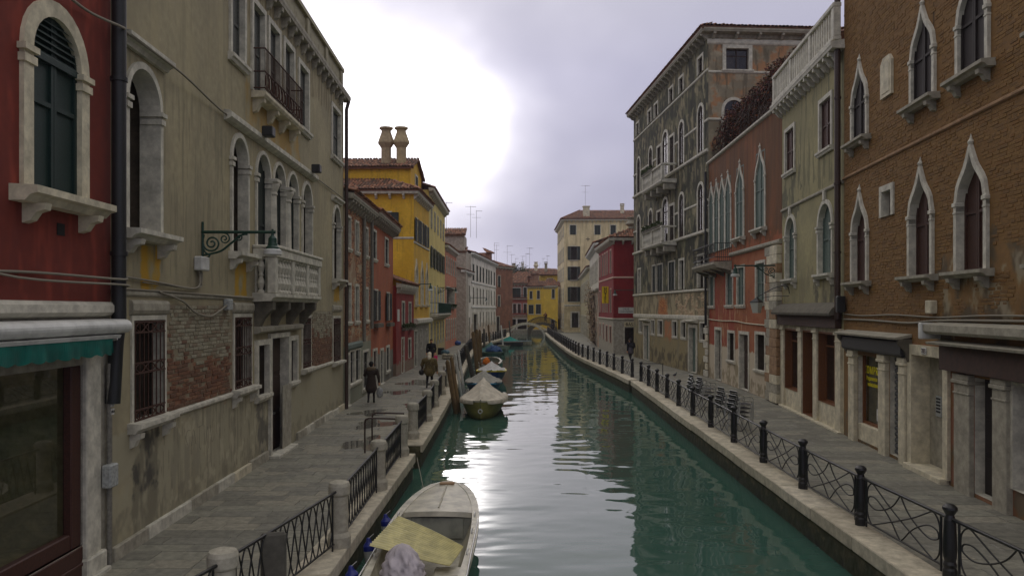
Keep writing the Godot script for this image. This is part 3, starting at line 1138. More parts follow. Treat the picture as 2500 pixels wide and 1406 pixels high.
func red_shop_house() -> void:
	var H := 13.0
	var L := 7.0
	var red := facade(L, H, S(98, 44, 37), [[S(88, 38, 33), 0.6, 0.5, 0.4, 0.1, 0.3], [S(150, 72, 60), 0.4, 2.5, 0.4, 0.25, 0.2], [S(92, 44, 40), 0.5, 3.0, 0.3, 0.3, 0.1, 0, 4.0, 7.0, 5.3, 0.5]], 31)
	var o1 := op(4.90, 6.05, 5.28, 7.60, {"arch": "r", "fw": 0.21, "fp": 0.06, "dep": 0.05, "fill": "s", "fillm": M.shutter_green, "slats": 0, "sill": 0.34, "sillx": 0.42, "sillh": 0.12, "brk": true, "imp": 0.22, "fm": M.stone_warm, "rise": 0.56})
	var o2 := op(2.0, 6.18, 0.5, 3.02, {"fw": 0.0, "fp": 0.0, "dep": 0.16, "fill": "n", "name": "shop_window", "fm": M.wood_red})
	var root := thing("red_house", "dark red house with a shuttered arched window over a green shop awning", "building", frame(lx(5), 5, lx(12), 12))
	wall(root, "front_wall", Transform3D.IDENTITY, 0, L, 3.9, H, [o1], red)
	var low := wall(root, "shop_wall", Transform3D.IDENTITY, 0, L, -0.1, 3.9, [o2], M.stone_grey)
	low.name = "shop_wall"
	shell(root, L, H, 8, red)
	var w1 := win(root, Transform3D.IDENTITY, o1)
	var fan := G.new()
	for k in 6:
		var y := 7.06 + k * 0.085
		var half := 0.54 * sqrt(maxf(0.02, 1.0 - pow((y - 7.04) / 0.56, 2.0)))
		fan.quad(Vector3(5.475 - half, y, 0.02), Vector3(5.475 + half, y, 0.02), Vector3(5.475 + half, y + 0.06, -0.03), Vector3(5.475 - half, y + 0.06, -0.03))
	fan.box(Vector3(4.91, 6.98, -0.05), Vector3(6.04, 7.06, 0.02))
	obj("louvre", fan, M.shutter_green, w1)
	var sw := win(root, Transform3D.IDENTITY, o2, "shop_window")
	var gl := G.new()
	room(sw, Transform3D.IDENTITY, 2.0, 6.0, 0.5, 3.02, -0.16, 2.4, M.shop_room)
	gl.quad(Vector3(2.0, 0.5, -0.12), Vector3(5.95, 0.5, -0.12), Vector3(5.95, 3.02, -0.12), Vector3(2.0, 3.02, -0.12))
	obj("pane", gl, M.pane_green, sw)
	var fr := G.new()
	fr.cbox(Vector3(5.92, 0.5, -0.14), Vector3(6.18, 3.02, -0.02), 0.015)
	fr.cbox(Vector3(2.0, 0.5, -0.14), Vector3(5.92, 0.72, -0.03), 0.015)
	fr.cbox(Vector3(2.0, 0.06, -0.10), Vector3(6.18, 0.5, 0.012), 0.02)
	fr.cbox(Vector3(2.0, 0.22, 0.01), Vector3(6.18, 0.27, 0.03), 0.008)
	obj("wooden_frame", fr, M.wood_red, sw)
	var post := G.new()
	post.cbox(Vector3(6.18, -0.05, -0.2), Vector3(6.40, 3.3, 0.06), 0.015)
	post.cbox(Vector3(6.40, -0.05, -0.2), Vector3(6.66, 3.3, 0.03), 0.015)
	post.cbox(Vector3(6.14, -0.05, -0.2), Vector3(6.70, 0.3, 0.10), 0.02)
	obj("stone_jamb", post, M.stone, root)
	var step := G.new()
	step.cbox(Vector3(2.0, -0.05, 0.0), Vector3(6.7, 0.055, 0.16), 0.012)
	obj("doorstep", step, M.stone, root)
	band(root, "stone_fascia", Transform3D.IDENTITY, 0, 7.0, 3.68, 0.22, 0.14, M.stone)
	# blank small vent
	var vent := G.new()
	vent.box(Vector3(5.52, 4.78, -0.02), Vector3(5.70, 4.94, 0.012))
	obj("vent", vent, M.dark, root)
	# awning rolled half way out: a cylinder housing and a scalloped valance
	var aw := thing("shop_awning", "green scalloped shop awning under a white roller housing", "awning", root.transform)
	var hs := G.new()
	var prof := []
	for k in 11:
		var a := -PI / 2 + PI * k / 10.0
		prof.append(Vector2(0.34 + cos(a) * 0.11, 3.555 + sin(a) * 0.10))
	prof.insert(0, Vector2(0.05, 3.455)); prof.append(Vector2(0.05, 3.66))
	hs.mould(0.5, 6.72, prof)
	obj("housing", hs, M.white_pvc, aw)
	var bar := G.new()
	bar.mould(0.5, 6.4, [Vector2(0.28, 3.39), Vector2(0.42, 3.39), Vector2(0.44, 3.435), Vector2(0.28, 3.45)])
	obj("front_bar", bar, M.white_pvc, aw)
	var val := G.new()
	var n := 140
	for k in n:
		var xa := lerpf(0.5, 6.2, float(k) / n)
		var xb := lerpf(0.5, 6.2, float(k + 1) / n)
		var za := 0.42 + 0.022 * sin(xa * 9.0) + 0.01 * sin(xa * 23.0)
		var zb := 0.42 + 0.022 * sin(xb * 9.0) + 0.01 * sin(xb * 23.0)
		var ya := 3.19 - 0.035 * absf(sin(xa * PI / 0.3))
		var yb := 3.19 - 0.035 * absf(sin(xb * PI / 0.3))
		val.quad(Vector3(xa, ya, za), Vector3(xb, yb, zb), Vector3(xb, 3.41, 0.41), Vector3(xa, 3.41, 0.41))
	val.quad(Vector3(6.2, 3.19, 0.42), Vector3(6.2, 3.24, 0.08), Vector3(6.2, 3.42, 0.08), Vector3(6.2, 3.41, 0.41))
	obj("valance", val, M.awning, aw)
	var armg := G.new()
	armg.tube([Vector3(6.3, 3.3, 0.03), Vector3(6.36, 3.38, 0.4)], 0.018, 6)
	obj("arm", armg, M.alu, aw)
	# pipes at the joint of the two houses
	var pp := thing("drain_pipe", "thick dark drain pipe between the red and the grey house", "pipe", root.transform)
	var pg := G.new()
	pg.tube([Vector3(6.92, 13.0, 0.16), Vector3(6.92, 3.6, 0.16), Vector3(6.90, 3.3, 0.13), Vector3(6.86, 2.4, 0.1)], 0.105, 10)
	obj("pipe", pg, M.iron, pp)
	for y in [4.6, 7.2, 9.8]:
		var cl := G.new()
		cl.tube([Vector3(6.92, y, 0.16), Vector3(6.92, y + 0.06, 0.16)], 0.125, 10)
		obj("pipe_clamp", cl, M.iron, pp)
	var p2 := thing("conduit", "thin grey conduit running down beside the shop to a meter box", "pipe", root.transform)
	var cg := G.new()
	cg.tube([Vector3(6.80, 3.0, 0.07), Vector3(6.80, 0.0, 0.07)], 0.035, 8)
	cg.tube([Vector3(6.90, 2.2, 0.05), Vector3(6.90, 0.0, 0.05)], 0.022, 6)
	obj("pipe", cg, M.pipe_grey, p2)
	var mb := G.new()
	mb.cbox(Vector3(6.64, 1.18, 0.03), Vector3(6.90, 1.52, 0.17), 0.02)
	obj("meter_box", mb, M.box_grey, p2)
	var sg := G.new()
	sg.box(Vector3(6.78, 2.36, 0.105), Vector3(6.88, 2.48, 0.112))
	sg.box(Vector3(6.78, 2.24, 0.105), Vector3(6.88, 2.33, 0.112))
	obj("sticker", sg, M.white, p2)
	letters(p2, "ON", 0.05, Transform3D(Basis.IDENTITY, Vector3(6.83, 2.42, 0.116)), M.dark, "lettering", true, 0.002)
	letters(p2, "VISA", 0.035, Transform3D(Basis.IDENTITY, Vector3(6.83, 2.285, 0.116)), M.dark, "lettering", true, 0.002)
	# cables
	var cb := thing("cable_bundle", "sagging bundle of grey cables along the red and grey fronts", "cable", root.transform)
	wire(cb, "cable", [Vector3(0, 8.0, 0.05), Vector3(2.5, 7.95, 0.06), Vector3(4.6, 7.98, 0.14), Vector3(5.6, 7.93, 0.14), Vector3(6.3, 7.98, 0.08), Vector3(6.8, 7.96, 0.28), Vector3(7.2, 8.02, 0.16), Vector3(9.2, 8.0, 0.2), Vector3(12.1, 7.94, 0.06), Vector3(16, 8.02, 0.06), Vector3(25.4, 7.98, 0.05)], 0.021, M.cable)
	wire(cb, "cable", [Vector3(0, 4.30, 0.04), Vector3(3, 4.22, 0.07), Vector3(5, 4.26, 0.04), Vector3(6.8, 4.24, 0.28), Vector3(7.3, 4.30, 0.06), Vector3(8.5, 4.26, 0.06), Vector3(10.2, 4.2, 0.08), Vector3(10.5, 4.5, 0.06)], 0.018, M.cable)
	wire(cb, "cable", [Vector3(3.0, 4.4, 0.04), Vector3(4.5, 4.18, 0.09), Vector3(6.9, 4.16, 0.28), Vector3(7.2, 4.12, 0.06), Vector3(10, 4.1, 0.05), Vector3(13.9, 4.06, 0.06)], 0.016, M.cable)

func grey_palazzo() -> void:
	var H := 11.75
	var L := 18.45
	var d0 := 12.0
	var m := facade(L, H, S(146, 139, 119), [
		[S(128, 122, 106), 0.6, 0.25, 0.2, 0.05, 0.3],
		[S(158, 149, 124), 0.4, 1.0, 0.2, 0.15, 0.3],
		[S(118, 114, 98), 0.4, 2.4, 0.16, 0.3, 0.15],
		[S(150, 122, 76), 0.75, 0.7, 0.5, -0.2, 0.3, 6.6, 8.1, 11.6, 9.2, 0.5],
		[S(168, 130, 58), 0.9, 0.9, 0.6, -0.35, 0.3, 1.0, 4.15, 1.75, 4.9, 0.12],
		[S(168, 130, 58), 0.8, 0.9, 0.6, -0.35, 0.3, 5.7, 4.1, 6.5, 4.9, 0.12],
		[S(168, 130, 58), 0.8, 0.9, 0.6, -0.35, 0.3, 16.6, 4.1, 17.6, 4.8, 0.12],
		[S(122, 114, 100), 0.9, 0.8, 0.6, -0.5, 0.2, 2.0, 1.98, 5.6, 3.92, 0.04],
		[S(112, 106, 94), 0.9, 0.8, 0.6, -0.5, 0.2, 13.0, 1.98, 16.4, 3.76, 0.04],
		[S(146, 142, 126), 0.9, 0.6, 0.5, -0.4, 0.4, -0.5, 0.0, 19.0, 1.92, 0.04],
		[S(106, 102, 90), 0.8, 1.4, 0.5, -0.05, 0.15, 0.7, 0.1, 1.75, 1.75, 0.25],
		[S(66, 64, 60), 0.9, 1.6, 0.9, -0.1, 0.2, 0.75, 0.9, 1.6, 1.85, 0.28],
		[S(122, 118, 106), 0.6, 2.0, 0.35, 0.12, 0.15, 2.0, 0.2, 8.0, 1.9, 0.4],
		[S(112, 108, 96), 0.6, 1.5, 1.2, -0.05, 0.25, -0.5, 0.0, 19.0, 0.55, 0.35],
		[S(86, 84, 80), 0.85, 0.8, 0.8, -0.15, 0.2, 7.4, 0.3, 8.4, 1.6, 0.3],
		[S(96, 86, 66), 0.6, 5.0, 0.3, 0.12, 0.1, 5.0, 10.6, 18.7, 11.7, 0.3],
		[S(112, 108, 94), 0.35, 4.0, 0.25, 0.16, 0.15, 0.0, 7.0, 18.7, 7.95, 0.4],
		[S(120, 78, 60), 0.85, 1.0, 0.8, 0.05, 0.15, 2.0, 2.0, 5.6, 2.75, 0.25],
		[S(168, 162, 144), 0.6, 1.3, 0.9, 0.2, 0.05, 2.2, 0.3, 8.3, 1.8, 0.4],
		[S(112, 107, 94), 0.7, 7.0, 0.5, 0.26, 0.05, 1.8, 0.4, 8.3, 1.85, 0.3],
		[S(108, 103, 88), 0.5, 6.0, 0.3, 0.24, 0.06, 0.2, 4.4, 5.2, 7.6, 0.5],
	], 41, 0.8, 26.0)
	var big := {"fw": 0.11, "fp": 0.05, "arch": "r", "dep": 0.31, "fill": "v", "imp": 0.2}
	var ops := []
	var A := op(0.52, 1.68, 5.05, 7.72, big.merged({"sill": 0.34, "sillx": 0.26, "brk": true, "rise": 0.56, "hood": 0.2, "hoodgap": 0.2}, true))
	var W1 := op(5.5, 6.55, 5.05, 7.66, big.merged({"sill": 0.3, "sillx": 0.2, "brk": true, "dep": 0.2}, true))
	ops.append_array([A, W1])
	var log := []
	for q in [[7.3, 8.42], [8.78, 9.88], [10.2, 11.3]]:
		log.append(op(q[0], q[1], 4.2, 7.64, big.merged({"fill": "s", "fillm": M.shutter, "dep": 0.14, "fw": 0.09}, true)))
	ops.append_array(log)
	ops.append(op(11.9, 13.05, 5.05, 7.62, big.merged({"dep": 0.18}, true)))
	ops.append(op(16.45, 17.68, 4.88, 7.5, big.merged({"sill": 0.3, "sillx": 0.2, "brk": true, "hood": 0.16, "dep": 0.12}, true)))
	var flat := {"fw": 0.14, "fp": 0.05, "dep": 0.12, "fill": "s", "fillm": M.shutter_grey}
	ops.append(op(5.45, 6.3, 9.36, 11.1, flat.merged({"sill": 0.14}, true)))
	for q in [[7.0, 7.9], [8.38, 9.3], [9.86, 10.8]]:
		ops.append(op(q[0], q[1], 9.0, 11.12, flat))
	ops.append(op(11.5, 12.6, 9.2, 11.05, flat.merged({"sill": 0.14}, true)))
	ops.append(op(16.25, 17.7, 9.25, 11.0, flat.merged({"sill": 0.14}, true)))
	var gr := {"fw": 0.08, "fp": 0.03, "dep": 0.2, "fill": "v", "grille": true, "sill": 0.22, "sillx": 0.18}
	ops.append(op(0.72, 1.9, 1.98, 3.62, gr.merged({"brk": true}, true)))
	ops.append(op(5.66, 6.85, 2.0, 3.62, gr.merged({"brk": true}, true)))
	ops.append(op(11.92, 12.95, 2.0, 3.54, gr))
	ops.append(op(16.45, 17.75, 1.9, 3.48, gr))
	var dr := {"fw": 0.13, "fp": 0.08, "dep": 0.06}
	ops.append(op(7.3, 8.2, 1.68, 2.92, dr.merged({"fill": "v", "sill": 0.14, "sillx": 0.14}, true)))
	ops.append(op(8.46, 10.1, 0.02, 3.05, dr.merged({"fill": "d", "fillm": M.wood_dark, "name": "door", "dep": 0.18}, true)))
	ops.append(op(10.36, 11.05, 1.74, 2.92, dr.merged({"fill": "v", "sill": 0.14, "sillx": 0.14}, true)))
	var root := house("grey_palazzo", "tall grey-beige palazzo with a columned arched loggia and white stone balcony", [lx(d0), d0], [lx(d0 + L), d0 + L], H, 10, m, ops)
	var I := Transform3D.IDENTITY
	# lintels over the grilled windows, string course, plinth
	for q in [[0.6, 2.02], [5.55, 6.96], [11.8, 13.05], [16.3, 17.9]]:
		band(root, "lintel", I, q[0], q[1], 3.70, 0.24, 0.07, M.stone_grey)
	band(root, "sill_course", I, 1.95, 5.5, 1.86, 0.12, 0.06, M.stone)
	band(root, "sill_course", I, 13.0, 16.4, 1.84, 0.12, 0.06, M.stone)
	band(root, "string_course", I, 5.0, 13.4, 7.84, 0.22, 0.17, M.stone)
	band(root, "floor_course", I, 0.0, 7.0, 4.0, 0.10, 0.04, M.stone_grey)
	band(root, "door_cornice", I, 7.1, 11.4, 3.2, 0.18, 0.18, M.stone_grey)
	var xf := []
	var x := 0.0
	while x < L:
		var w := rng.randf_range(0.9, 1.5)
		if not (x + w > 8.3 and x < 10.2):
			xf.append(Transform3D(Basis.from_scale(Vector3(minf(w, L - x) - 0.012, rng.randf_range(0.9, 1.1), 1)), Vector3(x, -0.04, 0)))
		x += w
	var pg := G.new()
	pg.cbox(Vector3(0, 0, -0.1), Vector3(1, 0.26, 0.07), 0.012)
	pieces("plinth_stone", "plinth_stones", xf, pg.mesh(), [M.stone, M.stone_warm, M.stone_grey], root)
	var th := G.new()
	th.cbox(Vector3(8.3, -0.05, 0.0), Vector3(10.25, 0.07, 0.3), 0.015)
	obj("threshold", th, M.stone, root)
	var jamb := G.new()
	jamb.cbox(Vector3(9.35, 0.05, 0.08), Vector3(10.25, 1.75, 0.11), 0.02)
	obj("marble_panel", jamb, M.stone_grey, root)
	# exposed bricks between the grilled windows: limewashed above, red below
	var pale := [mat(S(148, 144, 130), 0.95, "fine", 1.5), mat(S(138, 133, 119), 0.95, "fine", 1.5), mat(S(156, 151, 136), 0.95, "fine", 1.5), mat(S(128, 116, 102), 0.95, "fine", 1.5)]
	var rb := [mat(S(112, 80, 64), 0.95, "fine", 1.5), mat(S(100, 72, 58), 0.95, "fine", 1.5), mat(S(124, 92, 74), 0.95, "fine", 1.5), mat(S(108, 84, 70), 0.95, "fine", 1.5)]
	var nz := FastNoiseLite.new()
	nz.seed = 5; nz.frequency = 0.9
	var near := func(p: Vector3): return p.x
	var edge := func(u: float) -> float: return 2.95 + 0.35 * nz.get_noise_2d(u, 3.0) - 0.05 * (u - 2.0)
	bricks(root, I, 2.02, 5.5, 2.0, 3.9, [], pale, func(u, v): return v > edge.call(u) + 0.5 * nz.get_noise_2d(u * 4.0, v * 6.0), near, 220)
	bricks(root, I, 2.02, 5.5, 2.0, 3.9, [], rb, func(u, v): return v <= edge.call(u) + 0.5 * nz.get_noise_2d(u * 4.0, v * 6.0) and nz.get_noise_2d(u * 2.0 + 9.0, v * 3.0) > -0.35, near, 80)
	bricks(root, I, 13.1, 16.35, 1.98, 3.75, [], pale, func(u, v): return v > 3.0 + 0.4 * nz.get_noise_2d(u * 2.0, v), near, 60)
	bricks(root, I, 13.1, 16.35, 1.98, 3.75, [], rb, func(u, v): return v <= 3.0 + 0.4 * nz.get_noise_2d(u * 2.0, v), near, 60)
	# two columns of the loggia
	for cx in [8.6, 10.04]:
		var c := G.new()
		c.lathe([Vector2(0.19, 4.2), Vector2(0.19, 4.3), Vector2(0.15, 4.38), Vector2(0.14, 5.2), Vector2(0.12, 6.72), Vector2(0.15, 6.76), Vector2(0.13, 6.82), Vector2(0.2, 6.98), Vector2(0.2, 7.08)], 14, Vector3(cx, 0, 0.02))
		c.cbox(Vector3(cx - 0.22, 7.05, -0.2), Vector3(cx + 0.22, 7.14, 0.22), 0.01)
		obj("column", c, M.stone, root)
	# stone balcony: slab on four consoles, pedestals, rail, balusters
	var bal := G.new()
	var P := 0.5
	bal.mould(7.0, 12.0, [Vector2(0, 3.98), Vector2(P * 0.9, 4.0), Vector2(P * 0.95, 4.06), Vector2(P + 0.06, 4.1), Vector2(P + 0.06, 4.18), Vector2(0, 4.2)])
	var bo := obj("balcony", bal, M.stone, root)
	for cx in [7.25, 8.7, 10.2, 11.7]:
		var k := G.new()
		k.t = Transform3D(Basis(Vector3.UP, -PI / 2), Vector3(cx, 3.99, 0))
		k.prism([Vector2(0, 0), Vector2(0, -0.72), Vector2(0.1, -0.66), Vector2(0.22, -0.42), Vector2(0.36, -0.26), Vector2(0.45, -0.2), Vector2(0.46, 0)], -0.12, 0.12)
		obj("console", k, M.stone_dark, bo)
	for q in [[7.05, 0.36], [8.68, 0.36], [10.3, 0.36], [11.75, 0.36]]:
		var pd := G.new()
		pd.cbox(Vector3(q[0], 4.19, q[1] - 0.02), Vector3(q[0] + 0.24, 5.05, q[1] + 0.18), 0.012)
		obj("pedestal", pd, M.stone, bo)
	var rail := G.new()
	rail.cbox(Vector3(7.0, 5.05, 0.30), Vector3(12.05, 5.26, 0.57), 0.02)
	rail.cbox(Vector3(6.98, 5.26, 0.27), Vector3(12.08, 5.34, 0.6), 0.02)
	rail.cbox(Vector3(7.0, 5.05, 0.0), Vector3(7.3, 5.26, 0.30), 0.02)
	rail.cbox(Vector3(6.98, 5.26, 0.0), Vector3(7.32, 5.34, 0.27), 0.02)
	rail.cbox(Vector3(11.75, 5.05, 0.0), Vector3(12.05, 5.26, 0.30), 0.02)
	rail.cbox(Vector3(11.73, 5.26, 0.0), Vector3(12.08, 5.34, 0.27), 0.02)
	obj("handrail", rail, M.stone, bo)
	for seg in [[7.29, 8.68], [8.92, 10.3], [10.54, 11.75]]:
		for k in 5:
			var b := G.new()
			baluster(b, Vector3(lerpf(seg[0], seg[1], (k + 0.5) / 5.0), 4.19, 0.44), 0.87, 0.10)
			obj("baluster", b, M.stone, bo)
	for k in 1:
		var b2 := G.new()
		baluster(b2, Vector3(7.17, 4.19, 0.16), 0.87, 0.10)
		obj("baluster", b2, M.stone, bo)
	# iron balcony on the top floor
	var ib := G.new()
	ib.mould(6.9, 10.7, [Vector2(0, 8.82), Vector2(0.3, 8.84), Vector2(0.35, 8.9), Vector2(0.35, 8.97), Vector2(0, 9.0)])
	var io := obj("iron_balcony", ib, M.stone_warm, root)
	for cx in [7.1, 8.3, 9.4, 10.5]:
		var k2 := G.new()
		k2.t = Transform3D(Basis(Vector3.UP, -PI / 2), Vector3(cx, 8.84, 0))
		k2.prism([Vector2(0, 0), Vector2(0, -0.34), Vector2(0.1, -0.30), Vector2(0.18, -0.14), Vector2(0.28, -0.1), Vector2(0.28, 0)], -0.08, 0.08)
		obj("console", k2, M.stone_warm, io)
	var ir := G.new()
	for y in [9.06, 9.45, 10.0]:
		ir.tube([Vector3(6.95, y, 0.0), Vector3(6.95, y, 0.32), Vector3(10.65, y, 0.32), Vector3(10.65, y, 0.0)], 0.018, 5, false)
	for k in 38:
		var xx := 6.95 + k * 0.1
		ir.tube([Vector3(xx, 9.0, 0.32), Vector3(xx, 10.0, 0.32)], 0.008, 4, false)
	for k in 12:
		var xx2 := 7.1 + k * 0.3
		var ring := []
		for a in 13: ring.append(Vector3(xx2 + cos(TAU * a / 12) * 0.13, 9.25 + sin(TAU * a / 12) * 0.17, 0.325))
		ir.tube(ring, 0.012, 4, false)
	for k in 3:
		ir.tube([Vector3(6.95, 9.0, 0.1 * k), Vector3(6.95, 10.0, 0.1 * k)], 0.008, 4, false)
	obj("iron_railing", ir, M.iron_rust, io)
	# lanterns/speaker boxes on the string course
	for q in [[7.2, 7.98], [12.4, 8.0]]:
		var fl := G.new()
		fl.cbox(Vector3(q[0], q[1], 0.16), Vector3(q[0] + 0.3, q[1] + 0.24, 0.42), 0.02)
		obj("flood_light", fl, M.iron, root)
	# bracketed eaves, attic parapet with pilasters
	eave(root, I, -0.05, 18.6, 11.72, 0.26, 0.72, M.stone_grey)
	roof(root, Vector3(-0.2, 11.98, -0.3), Vector3(18.6, 11.98, -0.3), Vector3(18.6, 13.0, -4.5), Vector3(-0.2, 13.0, -4.5))
	var at := G.new()
	at.box(Vector3(4.0, 11.93, -1.2), Vector3(17.5, 12.55, 0.1))
	at.box(Vector3(3.9, 12.55, -1.3), Vector3(17.6, 12.68, 0.2))
	for k in 6:
		at.box(Vector3(4.0 + k * 2.63, 11.93, 0.1), Vector3(4.35 + k * 2.63, 12.55, 0.17))
	obj("attic_parapet", at, m, root)
	var disc := G.new()
	disc.t = Transform3D(Basis(Vector3.RIGHT, PI / 2), Vector3(9.5, 12.62, -0.2))
	disc.lathe([Vector2(0.01, -0.15), Vector2(0.3, -0.15), Vector2(0.36, 0), Vector2(0.3, 0.15), Vector2(0.01, 0.15)], 14, Vector3(0, 0, -0.3))
	obj("scroll_ornament", disc, M.stone_grey, root)
	# rain pipe at the far corner
	var rp := thing("drain_pipe", "slim brown drain pipe at the far corner of the grey palazzo", "pipe", root.transform)
	var rg := G.new()
	rg.tube([Vector3(18.42, 11.7, 0.2), Vector3(18.42, 11.4, 0.12), Vector3(18.42, 0.0, 0.12)], 0.07, 8)
	obj("pipe", rg, M.pipe, rp)
	for y in [2.5, 5.5, 8.5]:
		var cl := G.new()
		cl.tube([Vector3(18.42, y, 0.12), Vector3(18.42, y + 0.05, 0.12)], 0.085, 8)
		obj("pipe_clamp", cl, M.pipe, rp)
	# meter boxes and the cable loop between them
	var jb := thing("junction_box", "white junction box with cables under the lamp bracket on the grey wall", "box", root.transform)
	var g1 := G.new()
	g1.cbox(Vector3(3.3, 4.55, 0.0), Vector3(3.72, 4.82, 0.16), 0.02)
	obj("box", g1, M.white_pvc, jb)
	for k in 3:
		wire(jb, "cable", [Vector3(3.42 + k * 0.07, 4.56, 0.06), Vector3(3.44 + k * 0.06, 4.36, 0.06), Vector3(3.2 + k * 0.05, 4.2, 0.05), Vector3(1.0, 4.24, 0.04)], 0.014, M.cable)
	var jb2 := thing("junction_box", "small grey junction box with a drooping cable above the brick wall", "box", root.transform)
	var g2 := G.new()
	g2.cbox(Vector3(4.95, 3.78, 0.0), Vector3(5.2, 4.02, 0.14), 0.02)
	obj("box", g2, M.box_grey, jb2)
	wire(jb2, "cable", [Vector3(5.0, 3.9, 0.08), Vector3(4.6, 3.78, 0.07), Vector3(4.0, 3.66, 0.07), Vector3(3.2, 3.74, 0.07), Vector3(2.6, 3.95, 0.06), Vector3(1.6, 4.1, 0.05)], 0.02, M.cable)
	# graffiti: thin scrawl of dark paint on the stucco
	var sc := G.new()
	for q in [[[3.0, 1.25], [2.92, 1.4], [3.0, 1.52], [3.14, 1.5]], [[3.2, 1.2], [3.3, 1.5], [3.42, 1.2]], [[3.5, 1.5], [3.75, 1.52]], [[3.62, 1.52], [3.6, 1.15], [3.68, 1.05]], [[3.85, 1.5], [3.9, 1.1], [4.05, 1.45], [4.1, 1.0]], [[4.2, 1.45], [4.3, 1.1], [4.42, 1.2]]]:
		var pts := []
		for p in q: pts.append(Vector3(p[0], p[1], 0.0))
		sc.tube(curve(pts, 4), 0.004, 4, false)
	obj("graffiti_scrawl", sc, M.graffiti, root)
	lamp_bracket(root.transform * Transform3D(Basis.IDENTITY, Vector3(3.72, 5.32, 0)), 1.45, "green wall lamp on a scrolled iron bracket on the grey palazzo", true)

func lamp_bracket(T: Transform3D, reach: float, label: String, scroll: bool) -> void:
	# bracket standing out of the wall along the local z axis, lamp hanging from its end
	var t := thing("wall_lamp", label, "lamp", T, "street lamps on brackets")
	var g := G.new()
	g.tube([Vector3(0, 0, 0), Vector3(0, 0, reach)], 0.03, 8)
	g.tube([Vector3(0, 0.2, 0.02), Vector3(0, -0.55, 0.02)], 0.025, 6)
	obj("arm", g, M.green_iron, t)
	if scroll:
		var s := G.new()
		var sp := func(c: Vector2, r0: float, turns: float, a0: float, dirn: float) -> Array:
			var pts := []
			var n := int(turns * 16)
			for k in n + 1:
				var q := float(k) / n
				var a := a0 + dirn * turns * TAU * q
				var r := r0 * (1.0 - 0.85 * q)
				pts.append(Vector3(0, c.y + sin(a) * r, c.x + cos(a) * r))
			return pts
		s.tube(sp.call(Vector2(0.2, -0.22), 0.17, 1.9, PI, 1.0), 0.018, 6)
		s.tube(sp.call(Vector2(0.45, -0.13), 0.11, 1.6, PI * 0.5, -1.0), 0.015, 6)
		s.tube(sp.call(Vector2(0.74, -0.1), 0.07, 1.4, PI, 1.0), 0.014, 6)
		s.tube(curve([Vector3(0, -0.45, 0.05), Vector3(0, -0.42, 0.22), Vector3(0, -0.36, 0.4), Vector3(0, -0.2, 0.6), Vector3(0, -0.06, 0.78), Vector3(0, -0.04, 0.9)], 5), 0.022, 6)
		s.tube(curve([Vector3(0, -0.05, 0.05), Vector3(0, -0.2, 0.02), Vector3(0, -0.38, 0.06), Vector3(0, -0.46, 0.16), Vector3(0, -0.52, 0.06)], 5), 0.018, 6)
		obj("scrollwork", s, M.green_iron, t)
	var l := G.new()
	l.lathe([Vector2(0.02, 0.06), Vector2(0.03, -0.06), Vector2(0.05, -0.08), Vector2(0.08, -0.12), Vector2(0.085, -0.2), Vector2(0.10, -0.27), Vector2(0.13, -0.3), Vector2(0.13, -0.33)], 14, Vector3(0, 0, reach - 0.06))
	obj("lamp_head", l, M.green_iron, t)
	var b := G.new()
	b.lathe([Vector2(0.13, -0.33), Vector2(0.18, -0.36), Vector2(0.185, -0.44), Vector2(0.17, -0.45), Vector2(0.01, -0.40)], 16, Vector3(0, 0, reach - 0.06))
	obj("lamp_shade", b, M.white_pvc, t)

func flower_box(root: Node, x0: float, x1: float, y: float, z: float, plants := true) -> void:
	var g := G.new()
	g.cbox(Vector3(x0, y - 0.2, z), Vector3(x1, y, z + 0.22), 0.015)
	var o := obj("flower_box", g, M.stone_dark, root)
	if not plants: return
	var p := G.new()
	for k in int((x1 - x0) * 46):
		var c := Vector3(rng.randf_range(x0, x1), y + rng.randf_range(-0.06, 0.2), z + rng.randf_range(-0.02, 0.3))
		var b := Basis.from_euler(Vector3(rng.randf_range(-1, 1), rng.randf_range(0, 6), rng.randf_range(-1, 1))) * 0.09
		p.tri(c - b.x, c + b.x, c + b.y * 1.5)
	var q := obj("plants", p, M.plant, o)
	q.set_meta("kind", "stuff")

